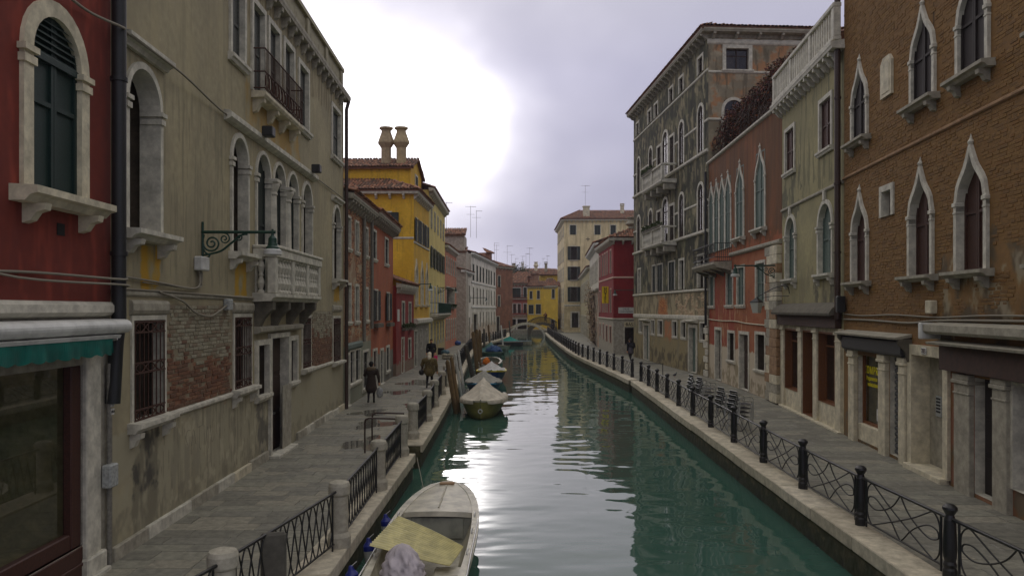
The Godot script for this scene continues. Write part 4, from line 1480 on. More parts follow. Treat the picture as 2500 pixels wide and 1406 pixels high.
func left_row() -> void:
	var I := Transform3D.IDENTITY
	# worn brick house
	var Lb := 6.5
	var mb := facade(Lb, 8.2, S(134, 112, 94), [[S(118, 84, 66), 0.8, 0.8, 0.6, 0.0, 0.2], [S(156, 146, 128), 0.8, 0.7, 0.9, 0.1, 0.12], [S(140, 62, 50), 0.8, 0.8, 0.8, 0.1, 0.1, 3.5, 3.0, 6.4, 5.0, 0.4], [S(116, 122, 112), 0.9, 1.0, 1.0, -0.5, 0.2, -0.2, 0.0, 6.6, 2.4, 0.05]], 51)
	var wf := {"fw": 0.1, "fp": 0.04, "dep": 0.1, "fill": "g", "sill": 0.1, "sashm": M.shutter_grey}
	var ops := [op(0.45, 1.35, 6.2, 7.4, wf), op(2.5, 3.2, 6.2, 7.4, wf), op(5.0, 5.7, 6.2, 7.4, wf), op(0.5, 1.4, 3.3, 4.75, wf), op(2.5, 3.25, 3.3, 4.75, wf), op(5.1, 5.75, 3.3, 4.7, wf),
		op(0.3, 1.05, 0.02, 2.0, wf.merged({"fill": "d", "fillm": M.shutter_blue, "name": "door"}, true)), op(1.25, 2.2, 0.8, 2.1, wf), op(2.5, 3.6, 0.8, 2.1, wf), op(4.4, 5.9, 0.3, 1.9, wf)]
	var h1 := house("brick_house", "low worn brick house with a grey-green shopfront beyond the grey palazzo", [lx(30.48), 30.48], [lx(37.2), 37.2], 8.2, 8, mb, ops)
	band(h1, "shop_fascia", I, 0.2, 3.8, 2.15, 0.3, 0.12, M.shutter_blue)
	var bm := [mat(S(150, 108, 84), 0.95), mat(S(132, 92, 72), 0.95), mat(S(162, 132, 108), 0.95), mat(S(112, 84, 70), 0.95)]
	var nz := FastNoiseLite.new()
	nz.seed = 8; nz.frequency = 0.7
	bricks(h1, I, 0.05, 6.4, 2.6, 7.9, ops, bm, func(u, v): return nz.get_noise_2d(u, v) > -0.12, func(p): return p.x, 200, 0.01)
	eave(h1, I, -0.02, 6.5, 8.05, 0.4, 0.62, M.stone_grey)
	roof(h1, Vector3(0.0, 8.32, 0.42), Vector3(6.5, 8.32, 0.42), Vector3(6.5, 8.95, -2.6), Vector3(0, 8.95, -2.6))
	var pp := thing("drain_pipe", "grey drain pipes on the brick house next to the orange house", "pipe", h1.transform)
	for q in [4.2, 6.42]:
		var g := G.new()
		g.tube([Vector3(q, 8.1, 0.1), Vector3(q, 2.4 if q < 5 else 2.9, 0.1)], 0.075, 8)
		obj("pipe", g, M.pipe_grey, pp)
	# orange house
	var Lo := 8.1
	var mo := facade(Lo, 8.3, S(146, 86, 62), [[S(128, 72, 54), 0.6, 0.4, 0.3, 0.05, 0.25], [S(126, 84, 62), 0.5, 2.0, 0.3, 0.25, 0.1], [S(104, 106, 102), 0.95, 0.8, 0.8, -0.6, 0.2, -0.2, 0.0, 8.4, 1.62, 0.06], [S(70, 70, 66), 0.7, 1.0, 0.8, -0.05, 0.2, -0.2, 0.0, 8.4, 0.7, 0.3]], 61)
	var wo := {"fw": 0.12, "fp": 0.04, "dep": 0.06, "fill": "g", "sill": 0.1, "sashm": M.shutter_grey}
	var ops2 := [op(0.4, 1.5, 6.2, 7.5, wo), op(4.7, 5.85, 6.2, 7.5, wo), op(0.95, 2.0, 3.25, 4.7, {"fill": "g", "open": 0.5, "shm": M.shutter, "fw": 0.08, "dep": 0.06, "slats": 14}), op(5.35, 6.35, 3.2, 4.65, {"fill": "g", "open": 0.5, "shm": M.shutter, "fw": 0.08, "dep": 0.06, "slats": 14}),
		op(0.6, 1.75, 0.02, 1.8, wo.merged({"fill": "d", "fillm": M.wood_dark, "name": "door"}, true)), op(5.2, 6.3, 0.5, 1.75, wo), op(3.0, 4.0, 0.02, 1.7, wo.merged({"fill": "d", "fillm": M.shutter_grey, "name": "door"}, true))]
	var h2 := house("orange_house", "burnt orange plastered house with grey base and dark shutters", [lx(37.2), 37.2], [lx(45.28), 45.28], 8.3, 8, mo, ops2)
	eave(h2, I, 0, 8.1, 8.15, 0.45, 0.62, M.stone_grey)
	roof(h2, Vector3(-0.1, 8.42, 0.47), Vector3(8.2, 8.42, 0.47), Vector3(8.2, 9.05, -2.6), Vector3(-0.1, 9.05, -2.6))
	flower_box(h2, 0.6, 2.4, 3.12, 0.05, false)
	flower_box(h2, 5.0, 6.7, 3.08, 0.05, false)
	# small dark red house
	var mr := facade(6.6, 5.2, S(122, 50, 46), [[S(104, 42, 40), 0.6, 0.5, 0.4, 0.05, 0.3], [S(118, 106, 96), 0.95, 1.0, 1.0, -0.5, 0.2, -0.2, 0.0, 7.0, 0.72, 0.2]], 71)
	var ww := {"fw": 0.1, "fp": 0.04, "dep": 0.05, "fill": "s", "fillm": M.shutter_grey}
	var ops3 := [op(1.9, 2.75, 2.75, 4.2, ww), op(4.45, 5.3, 2.72, 4.18, ww), op(1.75, 2.6, 0.02, 2.05, ww.merged({"fill": "d", "fillm": M.wood_brown, "name": "door"}, true)), op(4.3, 5.3, 0.75, 1.92, ww.merged({"fill": "v"}, true))]
	var h3 := house("small_red_house", "small two-storey dark red house with window flower boxes", [-6.57, 45.3], [-6.39, 51.88], 5.15, 6, mr, ops3)
	eave(h3, I, -0.05, 6.6, 5.05, 0.32, 0.5, M.stone)
	roof(h3, Vector3(-0.1, 5.32, 0.35), Vector3(6.62, 5.32, 0.35), Vector3(6.62, 6.35, -2.4), Vector3(-0.1, 6.35, -2.4))
	flower_box(h3, 1.75, 2.9, 2.72, 0.04)
	flower_box(h3, 4.3, 5.45, 2.7, 0.04)
	var pq := G.new()
	pq.box(Vector3(0.35, 3.1, 0.0), Vector3(1.0, 3.8, 0.02))
	obj("notice_board", pq, M.white, h3)
	# yellow house: its broad side looks over the lower roofs
	var Ly := 7.52
	var my := facade(Ly, 11.5, S(198, 160, 78), [[S(184, 144, 68), 0.6, 0.4, 0.3, 0.0, 0.3], [S(150, 122, 66), 0.45, 2.5, 0.3, 0.28, 0.12]], 81)
	var mgw := mat(S(150, 148, 142), 0.9, "patch", 0.5)
	var sh := {"fill": "g", "open": 0.55, "shm": M.shutter, "fw": 0.08, "dep": 0.05, "slats": 16, "fm": M.stone_warm}
	var gy := {"arch": "g", "fw": 0.16, "fp": 0.08, "dep": 0.06, "fill": "g", "sashm": M.white, "rise": 0.9, "fm": M.stone_warm, "sill": 0.2}
	var ops4 := [op(0.75, 1.6, 8.3, 9.8, sh), op(3.0, 3.85, 8.3, 9.8, sh), op(5.5, 6.35, 8.3, 9.8, sh), op(0.45, 1.4, 4.1, 6.9, gy), op(3.1, 4.05, 4.1, 6.9, gy), op(5.6, 6.6, 4.1, 6.9, gy)]
	var ops4b := [op(0.25, 1.3, 0.02, 2.35, {"fill": "d", "fillm": M.shutter, "name": "door", "fw": 0.1}), op(3.0, 3.6, 1.0, 2.4, {"fill": "v", "fw": 0.05}), op(5.6, 6.4, 0.02, 2.3, {"fill": "d", "fillm": M.shutter_grey, "name": "door", "fw": 0.08})]
	var h4 := thing("yellow_house", "tall ochre yellow house with twin flared chimneys above the small red house", "building", frame(-6.39, 51.9, -6.19, 59.4))
	wall(h4, "front_wall", I, 0, Ly, 3.1, 11.4, ops4, my)
	wall(h4, "ground_floor_wall", I, 0, Ly, -0.1, 3.1, ops4b, mgw)
	for o in ops4 + ops4b: win(h4, I, o, o.get("name", "window"))
	band(h4, "string_course", I, -0.05, Ly, 2.75, 0.42, 0.3, M.stone)
	band(h4, "string_course", I, -0.05, Ly, 8.1, 0.14, 0.06, M.stone)
	var W := 6.5
	var side := Transform3D(Basis(Vector3(0, 0, 1), Vector3.UP, Vector3(-1, 0, 0)), Vector3(0, 0, -W))
	var sw := op(4.1, 5.0, 8.55, 10.1, {"fill": "g", "open": 0.5, "shm": M.shutter, "fw": 0.08, "slats": 14, "dep": 0.2})
	wall(h4, "side_wall", side, 0, W, -0.1, 11.4, [sw], my)
	win(h4, side, sw)
	band(h4, "string_course", side, 0, W, 8.36, 0.14, 0.05, M.stone)
	eave(h4, side, 0, W + 0.3, 11.3, 0.35, 0.9, M.stone)
	eave(h4, I, -0.3, Ly, 11.3, 0.35, 0.75, M.stone)
	var bk := G.new()
	bk.quad(Vector3(Ly, 0, 0), Vector3(Ly, 0, -W), Vector3(Ly, 11.4, -W), Vector3(Ly, 11.4, 0))
	bk.quad(Vector3(Ly, 0, -W), Vector3(0, 0, -W), Vector3(0, 11.4, -W), Vector3(Ly, 11.4, -W))
	obj("rear_wall", bk, my, h4)
	roof(h4, Vector3(-0.4, 11.55, -W), Vector3(-0.4, 11.55, 0.4), Vector3(2.6, 12.75, -2.6), Vector3(2.6, 12.75, -W), true, 150)
	roof(h4, Vector3(-0.4, 11.55, 0.4), Vector3(Ly, 11.55, 0.4), Vector3(Ly, 12.3, -1.4), Vector3(1.6, 12.3, -1.4))
	var at := G.new()
	at.t = Transform3D(Basis.IDENTITY, Vector3(2.2, 11.5, -0.55))
	at.quad(Vector3(0, 0, -6.2), Vector3(0, 0, 0), Vector3(0, 2.0, 0), Vector3(0, 2.0, -6.2))
	at.quad(Vector3(0, 0, 0), Vector3(5.2, 0, 0), Vector3(5.2, 2.0, 0), Vector3(0, 2.0, 0))
	at.tri(Vector3(0, 2.0, 0), Vector3(5.2, 2.0, 0), Vector3(2.6, 2.9, 0))
	at.quad(Vector3(5.2, 0, 0), Vector3(5.2, 0, -6.2), Vector3(5.2, 2.0, -6.2), Vector3(5.2, 2.0, 0))
	obj("attic_wall", at, my, h4)
	win(h4, Transform3D(Basis.IDENTITY, Vector3(2.2, 11.5, -0.55)), op(2.0, 3.0, 0.4, 1.7, {"fill": "s", "fillm": M.shutter, "fw": 0.1, "fp": 0.06, "dep": -0.02}))
	roof(h4, Vector3(1.9, 13.4, -6.8), Vector3(1.9, 13.4, -0.3), Vector3(4.8, 14.4, -0.3), Vector3(4.8, 14.4, -6.8), true, 150)
	roof(h4, Vector3(7.7, 13.4, -0.3), Vector3(7.7, 13.4, -6.8), Vector3(4.8, 14.4, -6.8), Vector3(4.8, 14.4, -0.3))
	chimney(h4, 3.2, 13.6, -1.35, 0.56, 2.75, mat(S(176, 160, 132), 0.95, "patch", 0.7))
	chimney(h4, 3.2, 13.6, -2.4, 0.56, 2.75, mat(S(164, 148, 126), 0.95, "patch", 0.7))
	lamp_bracket(h4.transform * Transform3D(Basis.IDENTITY, Vector3(0.4, 5.45, 0)), 1.1, "small green wall lamp on the corner of the yellow house", false)
	# pale yellow house
	var mp := facade(15.1, 12.7, S(194, 178, 120), [[S(180, 162, 108), 0.6, 0.4, 0.3, 0.05, 0.3], [S(150, 140, 112), 0.9, 0.8, 0.5, -0.4, 0.3, -0.3, 0.0, 15.5, 1.3, 0.1]], 91, 0.0, 14.0)
	var ops5 := []
	for u in [1.8, 4.6, 7.4, 10.2, 13.0]:
		ops5.append(op(u - 0.4, u + 0.4, 10.0, 11.5, {"fill": "s", "fillm": M.shutter, "fw": 0.08, "dep": 0.12}))
		ops5.append(op(u - 0.4, u + 0.4, 7.0, 8.6, {"fill": "g", "open": 0.4, "shm": M.shutter_green, "fw": 0.06}))
		ops5.append(op(u - 0.45, u + 0.45, 3.5, 5.5, {"fill": "s", "fillm": M.shutter_green, "fw": 0.14, "fm": M.white}))
		ops5.append(op(u - 0.4, u + 0.4, 0.9, 2.7, {"fill": "s", "fillm": M.shutter_grey, "fw": 0.1, "dep": 0.05}))
	var h5 := house("pale_yellow_house", "pale yellow house with rows of green shutters and an iron balcony", [-6.19, 59.42], [-6.27, 74.5], 12.7, 8, mp, ops5)
	eave(h5, I, -0.2, 15.2, 12.6, 0.4, 1.0, M.stone)
	roof(h5, Vector3(-0.2, 12.85, 0.4), Vector3(15.2, 12.85, 0.4), Vector3(15.2, 13.9, -3.0), Vector3(-0.2, 13.9, -3.0))
	chimney(h5, 2.0, 12.9, -1.0, 0.6, 1.5, M.stone_grey, false)
	chimney(h5, 8.5, 12.9, -1.2, 0.6, 1.5, M.stone_grey, false)
	var bc := G.new()
	bc.mould(0.8, 14.2, [Vector2(0, 3.2), Vector2(0.6, 3.25), Vector2(0.7, 3.35), Vector2(0.7, 3.42), Vector2(0, 3.45)])
	var bo := obj("balcony", bc, M.stone, h5)
	var br := G.new()
	for y in [3.5, 4.3]: br.tube([Vector3(0.85, y, 0.0), Vector3(0.85, y, 0.64), Vector3(14.15, y, 0.64), Vector3(14.15, y, 0)], 0.022, 4, false)
	for k in 90: br.tube([Vector3(0.85 + k * 0.149, 3.45, 0.64), Vector3(0.85 + k * 0.149, 4.3, 0.64)], 0.012, 4, false)
	obj("iron_railing", br, M.green_iron, bo)
	for k in 9:
		var cg := G.new()
		cg.t = Transform3D(Basis(Vector3.UP, -PI / 2), Vector3(1.2 + k * 1.55, 3.24, 0))
		cg.prism([Vector2(0, 0), Vector2(0, -0.4), Vector2(0.3, -0.2), Vector2(0.55, -0.12), Vector2(0.55, 0)], -0.12, 0.12)
		obj("console", cg, M.stone, bo)
	lamp_bracket(h5.transform * Transform3D(Basis.IDENTITY, Vector3(7.0, 5.6, 0)), 1.6, "green wall lamp with white shade on the pale yellow house", true)
	# pink house
	var mk := facade(11.5, 9.7, S(170, 112, 92), [[S(150, 98, 84), 0.6, 0.4, 0.3, 0.05, 0.3], [S(140, 120, 106), 0.6, 1.5, 0.4, 0.2, 0.12]], 95, 0.0, 14.0)
	var ops6 := []
	for u in [1.4, 3.6, 5.8, 8.0, 10.2]:
		ops6.append(op(u - 0.4, u + 0.4, 7.2, 8.8, {"fill": "s", "fillm": M.shutter, "fw": 0.08, "dep": 0.1}))
		ops6.append(op(u - 0.35, u + 0.35, 0.8, 2.8, {"fill": "s", "fillm": M.shutter_grey, "fw": 0.1, "dep": 0.1}))
	ops6.append(op(1.5, 9.0, 4.0, 5.9, {"fill": "v", "fw": 0.1, "dep": 0.6}))
	var h6 := house("pink_house", "pink house with a dark planted loggia beside the white houses", [-6.27, 74.52], [-6.0, 86.0], 9.7, 8, mk, ops6)
	eave(h6, I, 0, 11.5, 9.6, 0.35, 1.1, M.stone)
	roof(h6, Vector3(0, 9.85, 0.35), Vector3(11.5, 9.85, 0.35), Vector3(11.5, 10.8, -2.6), Vector3(0, 10.8, -2.6))
	flower_box(h6, 1.5, 9.0, 4.05, 0.02)
	# white houses after the bend
	var mw := facade(26, 10.6, S(214, 210, 204), [[S(196, 192, 186), 0.6, 0.3, 0.3, 0.05, 0.3], [S(150, 142, 136), 0.6, 1.2, 0.25, 0.2, 0.15], [S(158, 142, 128), 0.8, 0.6, 0.5, -0.2, 0.3, -0.3, 0.0, 26.5, 2.0, 0.5]], 99, 0.0, 12.0)
	var ops7 := []
	for u in [1.3, 3.6, 5.8]:
		ops7.append(op(u - 0.35, u + 0.35, 4.6, 6.6, {"fill": "g", "fw": 0.08, "dep": 0.05}))
		ops7.append(op(u - 0.3, u + 0.3, 0.6 if u < 2 else 0.1, 2.8, {"fill": "g", "fw": 0.08, "dep": 0.05}))
	var dx := 0.097
	var h7 := house("low_white_house", "low white corner house with tall narrow windows", [-5.7, 90.0], [-5.7 + dx * 7.5, 97.5], 8.1, 9, mw, ops7)
	eave(h7, I, -0.3, 7.6, 8.0, 0.45, 1.2, M.white)
	roof(h7, Vector3(-0.3, 8.25, 0.4), Vector3(7.6, 8.25, 0.4), Vector3(7.6, 9.1, -3.0), Vector3(-0.3, 9.1, -3.0))
	var ops8 := []
	for u in [1.6, 5.0, 8.0, 11.0, 14.5, 17.0, 19.8, 23.6]:
		ops8.append(op(u - 0.7, u + 0.7, 7.4, 9.4, {"fill": "s", "fillm": M.shutter, "fw": 0.1, "dep": 0.02, "fp": 0.03}))
		ops8.append(op(u - 0.4, u + 0.4, 4.4, 6.5, {"fill": "g", "fw": 0.1, "dep": 0.05}))
		if u > 6: ops8.append(op(u - 0.35, u + 0.35, 1.5, 3.4, {"fill": "g", "fw": 0.08, "dep": 0.05}))
	ops8.append(op(1.2, 4.4, 0.1, 3.2, {"fill": "v", "fw": 0.25, "fp": 0.15, "name": "door"}))
	var h8 := house("white_palazzo", "long white three-storey palazzo with dark shutters leading to the bridge", [-5.7 + dx * 7.5, 97.52], [-2.5, 123.0], 10.6, 9, mw, ops8)
	eave(h8, I, -0.2, 25.7, 10.5, 0.45, 1.5, M.white)
	band(h8, "string_course", I, 0, 25.6, 3.9, 0.25, 0.12, M.white)
	band(h8, "string_course", I, 0, 25.6, 7.0, 0.2, 0.1, M.white)
	roof(h8, Vector3(-0.2, 10.75, 0.45), Vector3(25.7, 10.75, 0.45), Vector3(25.7, 11.7, -3.5), Vector3(-0.2, 11.7, -3.5))
	lamp_bracket(h7.transform * Transform3D(Basis.IDENTITY, Vector3(6.8, 5.2, 0)), 2.0, "white-shaded lamp on an iron bracket on the white corner house", false)
	# gabled attic behind
	var ga := thing("grey_attic_house", "grey attic house with a small tiled gable behind the pink house", "building", frame(-9.6, 90.0, -5.2, 90.0))
	var gg := G.new()
	gg.box(Vector3(0, 0, -9), Vector3(4.4, 10.5, 0))
	gg.box(Vector3(1.2, 10.5, -5), Vector3(4.2, 12.2, -0.1))
	obj("wall", gg, mat(S(170, 162, 154), 0.95, "patch", 0.4), ga)
	roof(ga, Vector3(0.9, 12.2, 0.2), Vector3(4.4, 12.2, 0.2), Vector3(4.4, 13.1, -2.4), Vector3(0.9, 13.1, -2.4))
	roof(ga, Vector3(-3.0, 10.3, 0.1), Vector3(4.5, 10.3, 0.1), Vector3(4.5, 11.0, -3.0), Vector3(-3.0, 11.0, -3.0))
	antenna(Vector3(-6.75, 12.4, -82), 2.4, "tall single antenna rising left of the tiled gable", 0)
	antenna(Vector3(-4.85, 12.8, -93.5), 3.1, "twin-armed antenna on the tiled gable roof", 1)
	antenna(Vector3(-4.1, 12.6, -92), 2.6, "shorter antenna beside the twin-armed one on the gable", 2)

# ---------------------------------------------------------------- houses on the right bank
func rx(d: float) -> float:
	return 7.95 + 0.088 * d

func gothic_frame(root: Node, o: Dictionary) -> void:
	# capitals at the springing and a small finial on the point of the ogee
	var vs: float = o.v1 - o.rise
	for s in 2:
		var g := G.new()
		var x: float = o.u0 - o.fw if s == 0 else o.u1
		g.cbox(Vector3(x - 0.02, vs - 0.05, -0.1), Vector3(x + o.fw + 0.02, vs + 0.04, o.fp + 0.03), 0.01)
		g.cbox(Vector3(x - 0.01, vs - 0.2, -0.1), Vector3(x + o.fw + 0.01, vs - 0.15, o.fp + 0.015), 0.01)
		g.cbox(Vector3(x, vs - 0.16, -0.1), Vector3(x + o.fw, vs - 0.04, o.fp + 0.004), 0.005)
		obj("capital", g, o.get("fm", M.stone), root)
	var c: float = (o.u0 + o.u1) * 0.5
	var f := G.new()
	f.lathe([Vector2(0.05, 0), Vector2(0.07, 0.06), Vector2(0.03, 0.12), Vector2(0.005, 0.22)], 8, Vector3(c, o.v1 + o.fw * 1.2, 0.03))
	obj("finial", f, o.get("fm", M.stone), root)

func make_right() -> void:
	brick_palazzo()
	olive_house()
	red_gothic_house()
	dark_palazzo()
	hotel_row()

func pilaster(root: Node, x0: float, x1: float, h: float, z := 0.12, m: Material = null) -> void:
	var g := G.new()
	g.cbox(Vector3(x0, -0.04, -0.25), Vector3(x1, h - 0.2, z), 0.012)
	g.cbox(Vector3(x0 - 0.04, h - 0.2, -0.2), Vector3(x1 + 0.04, h - 0.12, z + 0.05), 0.012)
	g.cbox(Vector3(x0 - 0.01, h - 0.42, -0.2), Vector3(x1 + 0.01, h - 0.38, z + 0.02), 0.008)
	g.cbox(Vector3(x0 - 0.02, h - 0.12, -0.2), Vector3(x1 + 0.02, h, z + 0.03), 0.012)
	obj("pilaster", g, m if m else M.stone_warm, root)

func brick_palazzo() -> void:
	var I := Transform3D.IDENTITY
	var L := 16.2
	var H := 14.5
	var m := facade(L, H, S(112, 86, 55), [[S(102, 78, 50), 0.7, 0.5, 0.5, 0.0, 0.3], [S(74, 66, 54), 0.85, 0.8, 0.6, 0.02, 0.2, 6.4, 3.0, 17.0, 5.2, 0.6], [S(140, 132, 116), 0.8, 1.2, 0.8, 0.15, 0.15, 6.6, 3.3, 12, 4.8, 0.5], [S(122, 84, 70), 0.9, 0.9, 0.9, -0.3, 0.3, 4.4, 0.0, 17.0, 3.0, 0.2], [S(88, 82, 72), 0.8, 1.5, 1.0, -0.1, 0.2, 0.0, 0.0, 17.0, 0.7, 0.4]], 131, 1.0, 20.0)
	var gw := {"arch": "g", "fw": 0.125, "fp": 0.07, "dep": 0.14, "rise": 1.0, "sill": 0.28, "sillx": 0.32, "sillh": 0.09, "brk": true, "sm": M.stone_grey}
	var ops := []
	for u in [0.86, 5.1, 7.48]:
		ops.append(op(u, u + 1.12, 8.62, 10.72, gw.merged({"fill": "s", "fillm": M.wood_black, "dep": 0.04}, true)))
	for u in [0.86, 4.98, 7.42]:
		ops.append(op(u, u + 1.13, 4.58, 7.0, gw.merged({"fill": "s", "fillm": M.shutter_brown}, true)))
	ops.append(op(10.6, 11.7, 4.58, 7.0, gw.merged({"fill": "s", "fillm": M.shutter_brown}, true)))
	ops.append(op(10.6, 11.7, 8.62, 10.72, gw.merged({"fill": "s", "fillm": M.wood_dark}, true)))
	var nup := ops.size()
	ops.append(op(3.14, 3.76, 6.22, 6.88, {"fw": 0.16, "fp": 0.05, "dep": 0.2, "fill": "g"}))
	var low := [op(1.24, 3.08, 0.08, 2.5, {"fw": 0.0, "fp": 0.0, "dep": 0.25, "fill": "n", "name": "shop_window"}), op(3.62, 4.42, 0.08, 2.6, {"fw": 0.0, "fp": 0.0, "dep": 0.2, "fill": "n", "name": "roller_shutter"}),
		op(5.12, 6.78, 0.1, 2.72, {"fw": 0.24, "fp": 0.07, "dep": 0.45, "fill": "n", "name": "door", "fm": M.stone_warm}), op(8.08, 9.0, 0.08, 2.42, {"fw": 0.0, "fp": 0.0, "dep": 0.2, "fill": "d", "fillm": M.wood_black, "name": "door"}), op(9.6, 11.8, 0.5, 2.42, {"fw": 0.08, "dep": 0.2, "fill": "g", "sashm": M.shutter_brown})]
	var root := thing("brick_palazzo", "ochre brick palazzo with white ogee gothic windows above small shops", "building", frame(rx(24.2), 24.2, rx(8.0), 8.0))
	wall(root, "front_wall", I, 0, L, -0.1, H, ops + low, m)
	shell(root, L, H, 9, m)
	for i in ops.size():
		var w := win(root, I, ops[i])
		if i < nup: gothic_frame(w, ops[i])
	var bm := [mat(S(120, 92, 58), 0.95, "fine", 1.5), mat(S(115, 88, 56), 0.95, "fine", 1.5), mat(S(124, 96, 61), 0.95, "fine", 1.5), mat(S(110, 85, 57), 0.95, "fine", 1.5), mat(S(117, 87, 54), 0.95, "fine", 1.5)]
	var nz := FastNoiseLite.new()
	nz.seed = 77; nz.frequency = 0.5
	var clear := ops.duplicate(true)
	for i in nup: clear[i]["clear"] = 0.15
	clear.append(op(3.1, 3.88, 9.3, 10.38, {"fw": 0.03}))
	bricks(root, I, 0.0, 10.6, 3.3, 13.4, clear, bm, func(u, v): return v < 13.6 - 0.37 * u and (v > 5.0 or u < 6.6 or nz.get_noise_2d(u * 1.5, v * 1.5) > 0.12), func(p): return absf(p.y - 5.5) - p.x * 1.3, 300, 0.007)
	band(root, "string_course", I, 0, L, 7.7, 0.09, 0.06, M.stone_quoin)
	var pq := G.new()
	pq.prism([Vector2(3.12, 9.32), Vector2(3.86, 9.32), Vector2(3.86, 10.2), Vector2(3.72, 10.36), Vector2(3.3, 10.36), Vector2(3.12, 10.2)], 0.0, 0.07)
	pq.prism([Vector2(3.22, 9.42), Vector2(3.76, 9.42), Vector2(3.76, 10.12), Vector2(3.66, 10.24), Vector2(3.34, 10.24), Vector2(3.22, 10.12)], 0.07, 0.085)
	obj("stone_plaque", pq, M.stone_warm, root)
	# first shop
	for q in [[0.72, 1.2], [3.1, 3.58], [4.45, 4.84]]: pilaster(root, q[0], q[1], 2.62)
	var sw := win(root, I, low[0], "shop_window")
	var gp := G.new()
	gp.quad(Vector3(1.24, 0.55, -0.2), Vector3(3.08, 0.55, -0.2), Vector3(3.08, 2.5, -0.2), Vector3(1.24, 2.5, -0.2))
	obj("pane", gp, M.pane_green, sw)
	room(sw, I, 1.24, 3.08, 0.55, 2.5, -0.23, 2.0, M.shop_room)
	var sp := G.new()
	sp.cbox(Vector3(1.24, -0.02, -0.22), Vector3(3.08, 0.55, 0.0), 0.02)
	obj("stone_panel", sp, M.stone_warm, sw)
	var sf := G.new()
	for x in [1.24, 3.01]: sf.box(Vector3(x, 0.55, -0.2), Vector3(x + 0.07, 2.5, -0.12))
	sf.box(Vector3(1.31, 0.55, -0.2), Vector3(3.01, 0.62, -0.12))
	obj("frame", sf, M.wood_brown, sw)
	letters(sw, "COMPRO ORO", 0.22, Transform3D(Basis.IDENTITY, Vector3(2.2, 2.08, -0.19)), M.yellow_print, "lettering", true, 0.004)
	letters(sw, "Pagamento immediato", 0.11, Transform3D(Basis.IDENTITY, Vector3(2.2, 1.85, -0.19)), M.yellow_print, "lettering", true, 0.004)
	letters(sw, "valutazione gratuita", 0.11, Transform3D(Basis.IDENTITY, Vector3(2.2, 1.68, -0.19)), M.yellow_print, "lettering", true, 0.004)
	var nt := G.new()
	nt.box(Vector3(2.15, 0.72, -0.197), Vector3(2.55, 1.05, -0.19))
	obj("paper_notice", nt, M.white, sw)
	var rs := win(root, I, low[1], "roller_shutter")
	for k in 17:
		var s := G.new()
		var y := 0.08 + k * 0.148
		s.mould(3.62, 4.42, [Vector2(-0.17, y), Vector2(-0.12, y + 0.02), Vector2(-0.11, y + 0.09), Vector2(-0.17, y + 0.144)])
		obj("slat", s, M.steel, rs)
	var cp := G.new()
	cp.mould(0.3, 5.0, [Vector2(0, 3.12), Vector2(0.38, 3.06), Vector2(0.4, 3.11), Vector2(0, 3.2)])
	obj("canopy_board", cp, M.stone_grey, root)
	var fs := G.new()
	fs.mould(0.5, 4.9, [Vector2(0, 2.64), Vector2(0.2, 2.64), Vector2(0.24, 2.7), Vector2(0.24, 3.0), Vector2(0, 3.06)])
	obj("shop_fascia", fs, M.iron, root)
	for x in [0.4, 4.95]:
		var k2 := G.new()
		k2.t = Transform3D(Basis(Vector3.UP, -PI / 2), Vector3(x, 3.08, 0))
		k2.prism([Vector2(0, 0), Vector2(0, -0.6), Vector2(0.08, -0.55), Vector2(0.16, -0.3), Vector2(0.32, -0.12), Vector2(0.32, 0)], -0.06, 0.06)
		obj("canopy_bracket", k2, M.stone_dark, root)
	# house door with bell panel
	var dw := win(root, I, low[2], "door")
	var dl := G.new()
	dl.box(Vector3(5.12, 0.1, -0.5), Vector3(6.78, 2.72, -0.44))
	for r in 3:
		dl.cbox(Vector3(6.0, 0.25 + r * 0.8, -0.45), Vector3(6.68, 0.9 + r * 0.8, -0.41), 0.015)
	obj("door_leaf", dl, M.wood_brown, dw)
	var jp := G.new()
	jp.box(Vector3(5.12, 0.1, -0.44), Vector3(5.9, 2.72, -0.36))
	obj("side_panel", jp, M.stone_grey, dw)
	var bl := G.new()
	bl.cbox(Vector3(5.5, 1.3, -0.36), Vector3(5.8, 1.78, -0.33), 0.01)
	var bp := obj("bell_panel", bl, M.box_grey, dw)
	var bb := G.new()
	for k in 5: bb.box(Vector3(5.54, 1.4 + k * 0.075, -0.33), Vector3(5.76, 1.44 + k * 0.075, -0.325))
	obj("button", bb, M.dark, bp)
	var ds := G.new()
	ds.cbox(Vector3(4.95, -0.04, -0.45), Vector3(6.95, 0.12, 0.2), 0.015)
	obj("doorstep", ds, M.stone_warm, dw)
	var nm := G.new()
	nm.cbox(Vector3(5.72, 2.76, 0.07), Vector3(6.0, 2.92, 0.09), 0.01)
	obj("house_number", nm, M.white, dw)
	letters(dw, "783", 0.1, Transform3D(Basis.IDENTITY, Vector3(5.86, 2.84, 0.093)), M.shutter_brown, "lettering", true, 0.003)
	# second, darker shopfront
	pilaster(root, 7.38, 8.05, 2.46, 0.1, M.stone_grey)
	pilaster(root, 9.0, 9.52, 2.5, 0.12, M.stone_grey)
	win(root, I, low[3], "door")
	win(root, I, low[4])
	var n2 := G.new()
	n2.cbox(Vector3(9.08, 2.28, 0.12), Vector3(9.4, 2.46, 0.14), 0.01)
	var n2o := obj("house_number", n2, M.white, root)
	letters(n2o, "781", 0.11, Transform3D(Basis.IDENTITY, Vector3(9.24, 2.37, 0.143)), M.shutter_brown, "lettering", true, 0.003)
	var bd := G.new()
	bd.cbox(Vector3(6.95, 2.5, 0.02), Vector3(12.2, 3.04, 0.22), 0.015)
	obj("sign_board", bd, M.wood_sign, root)
	var rb := G.new()
	rb.mould(6.55, 12.4, [Vector2(0, 3.28), Vector2(0.34, 3.26), Vector2(0.40, 3.32), Vector2(0.40, 3.46), Vector2(0, 3.52)])
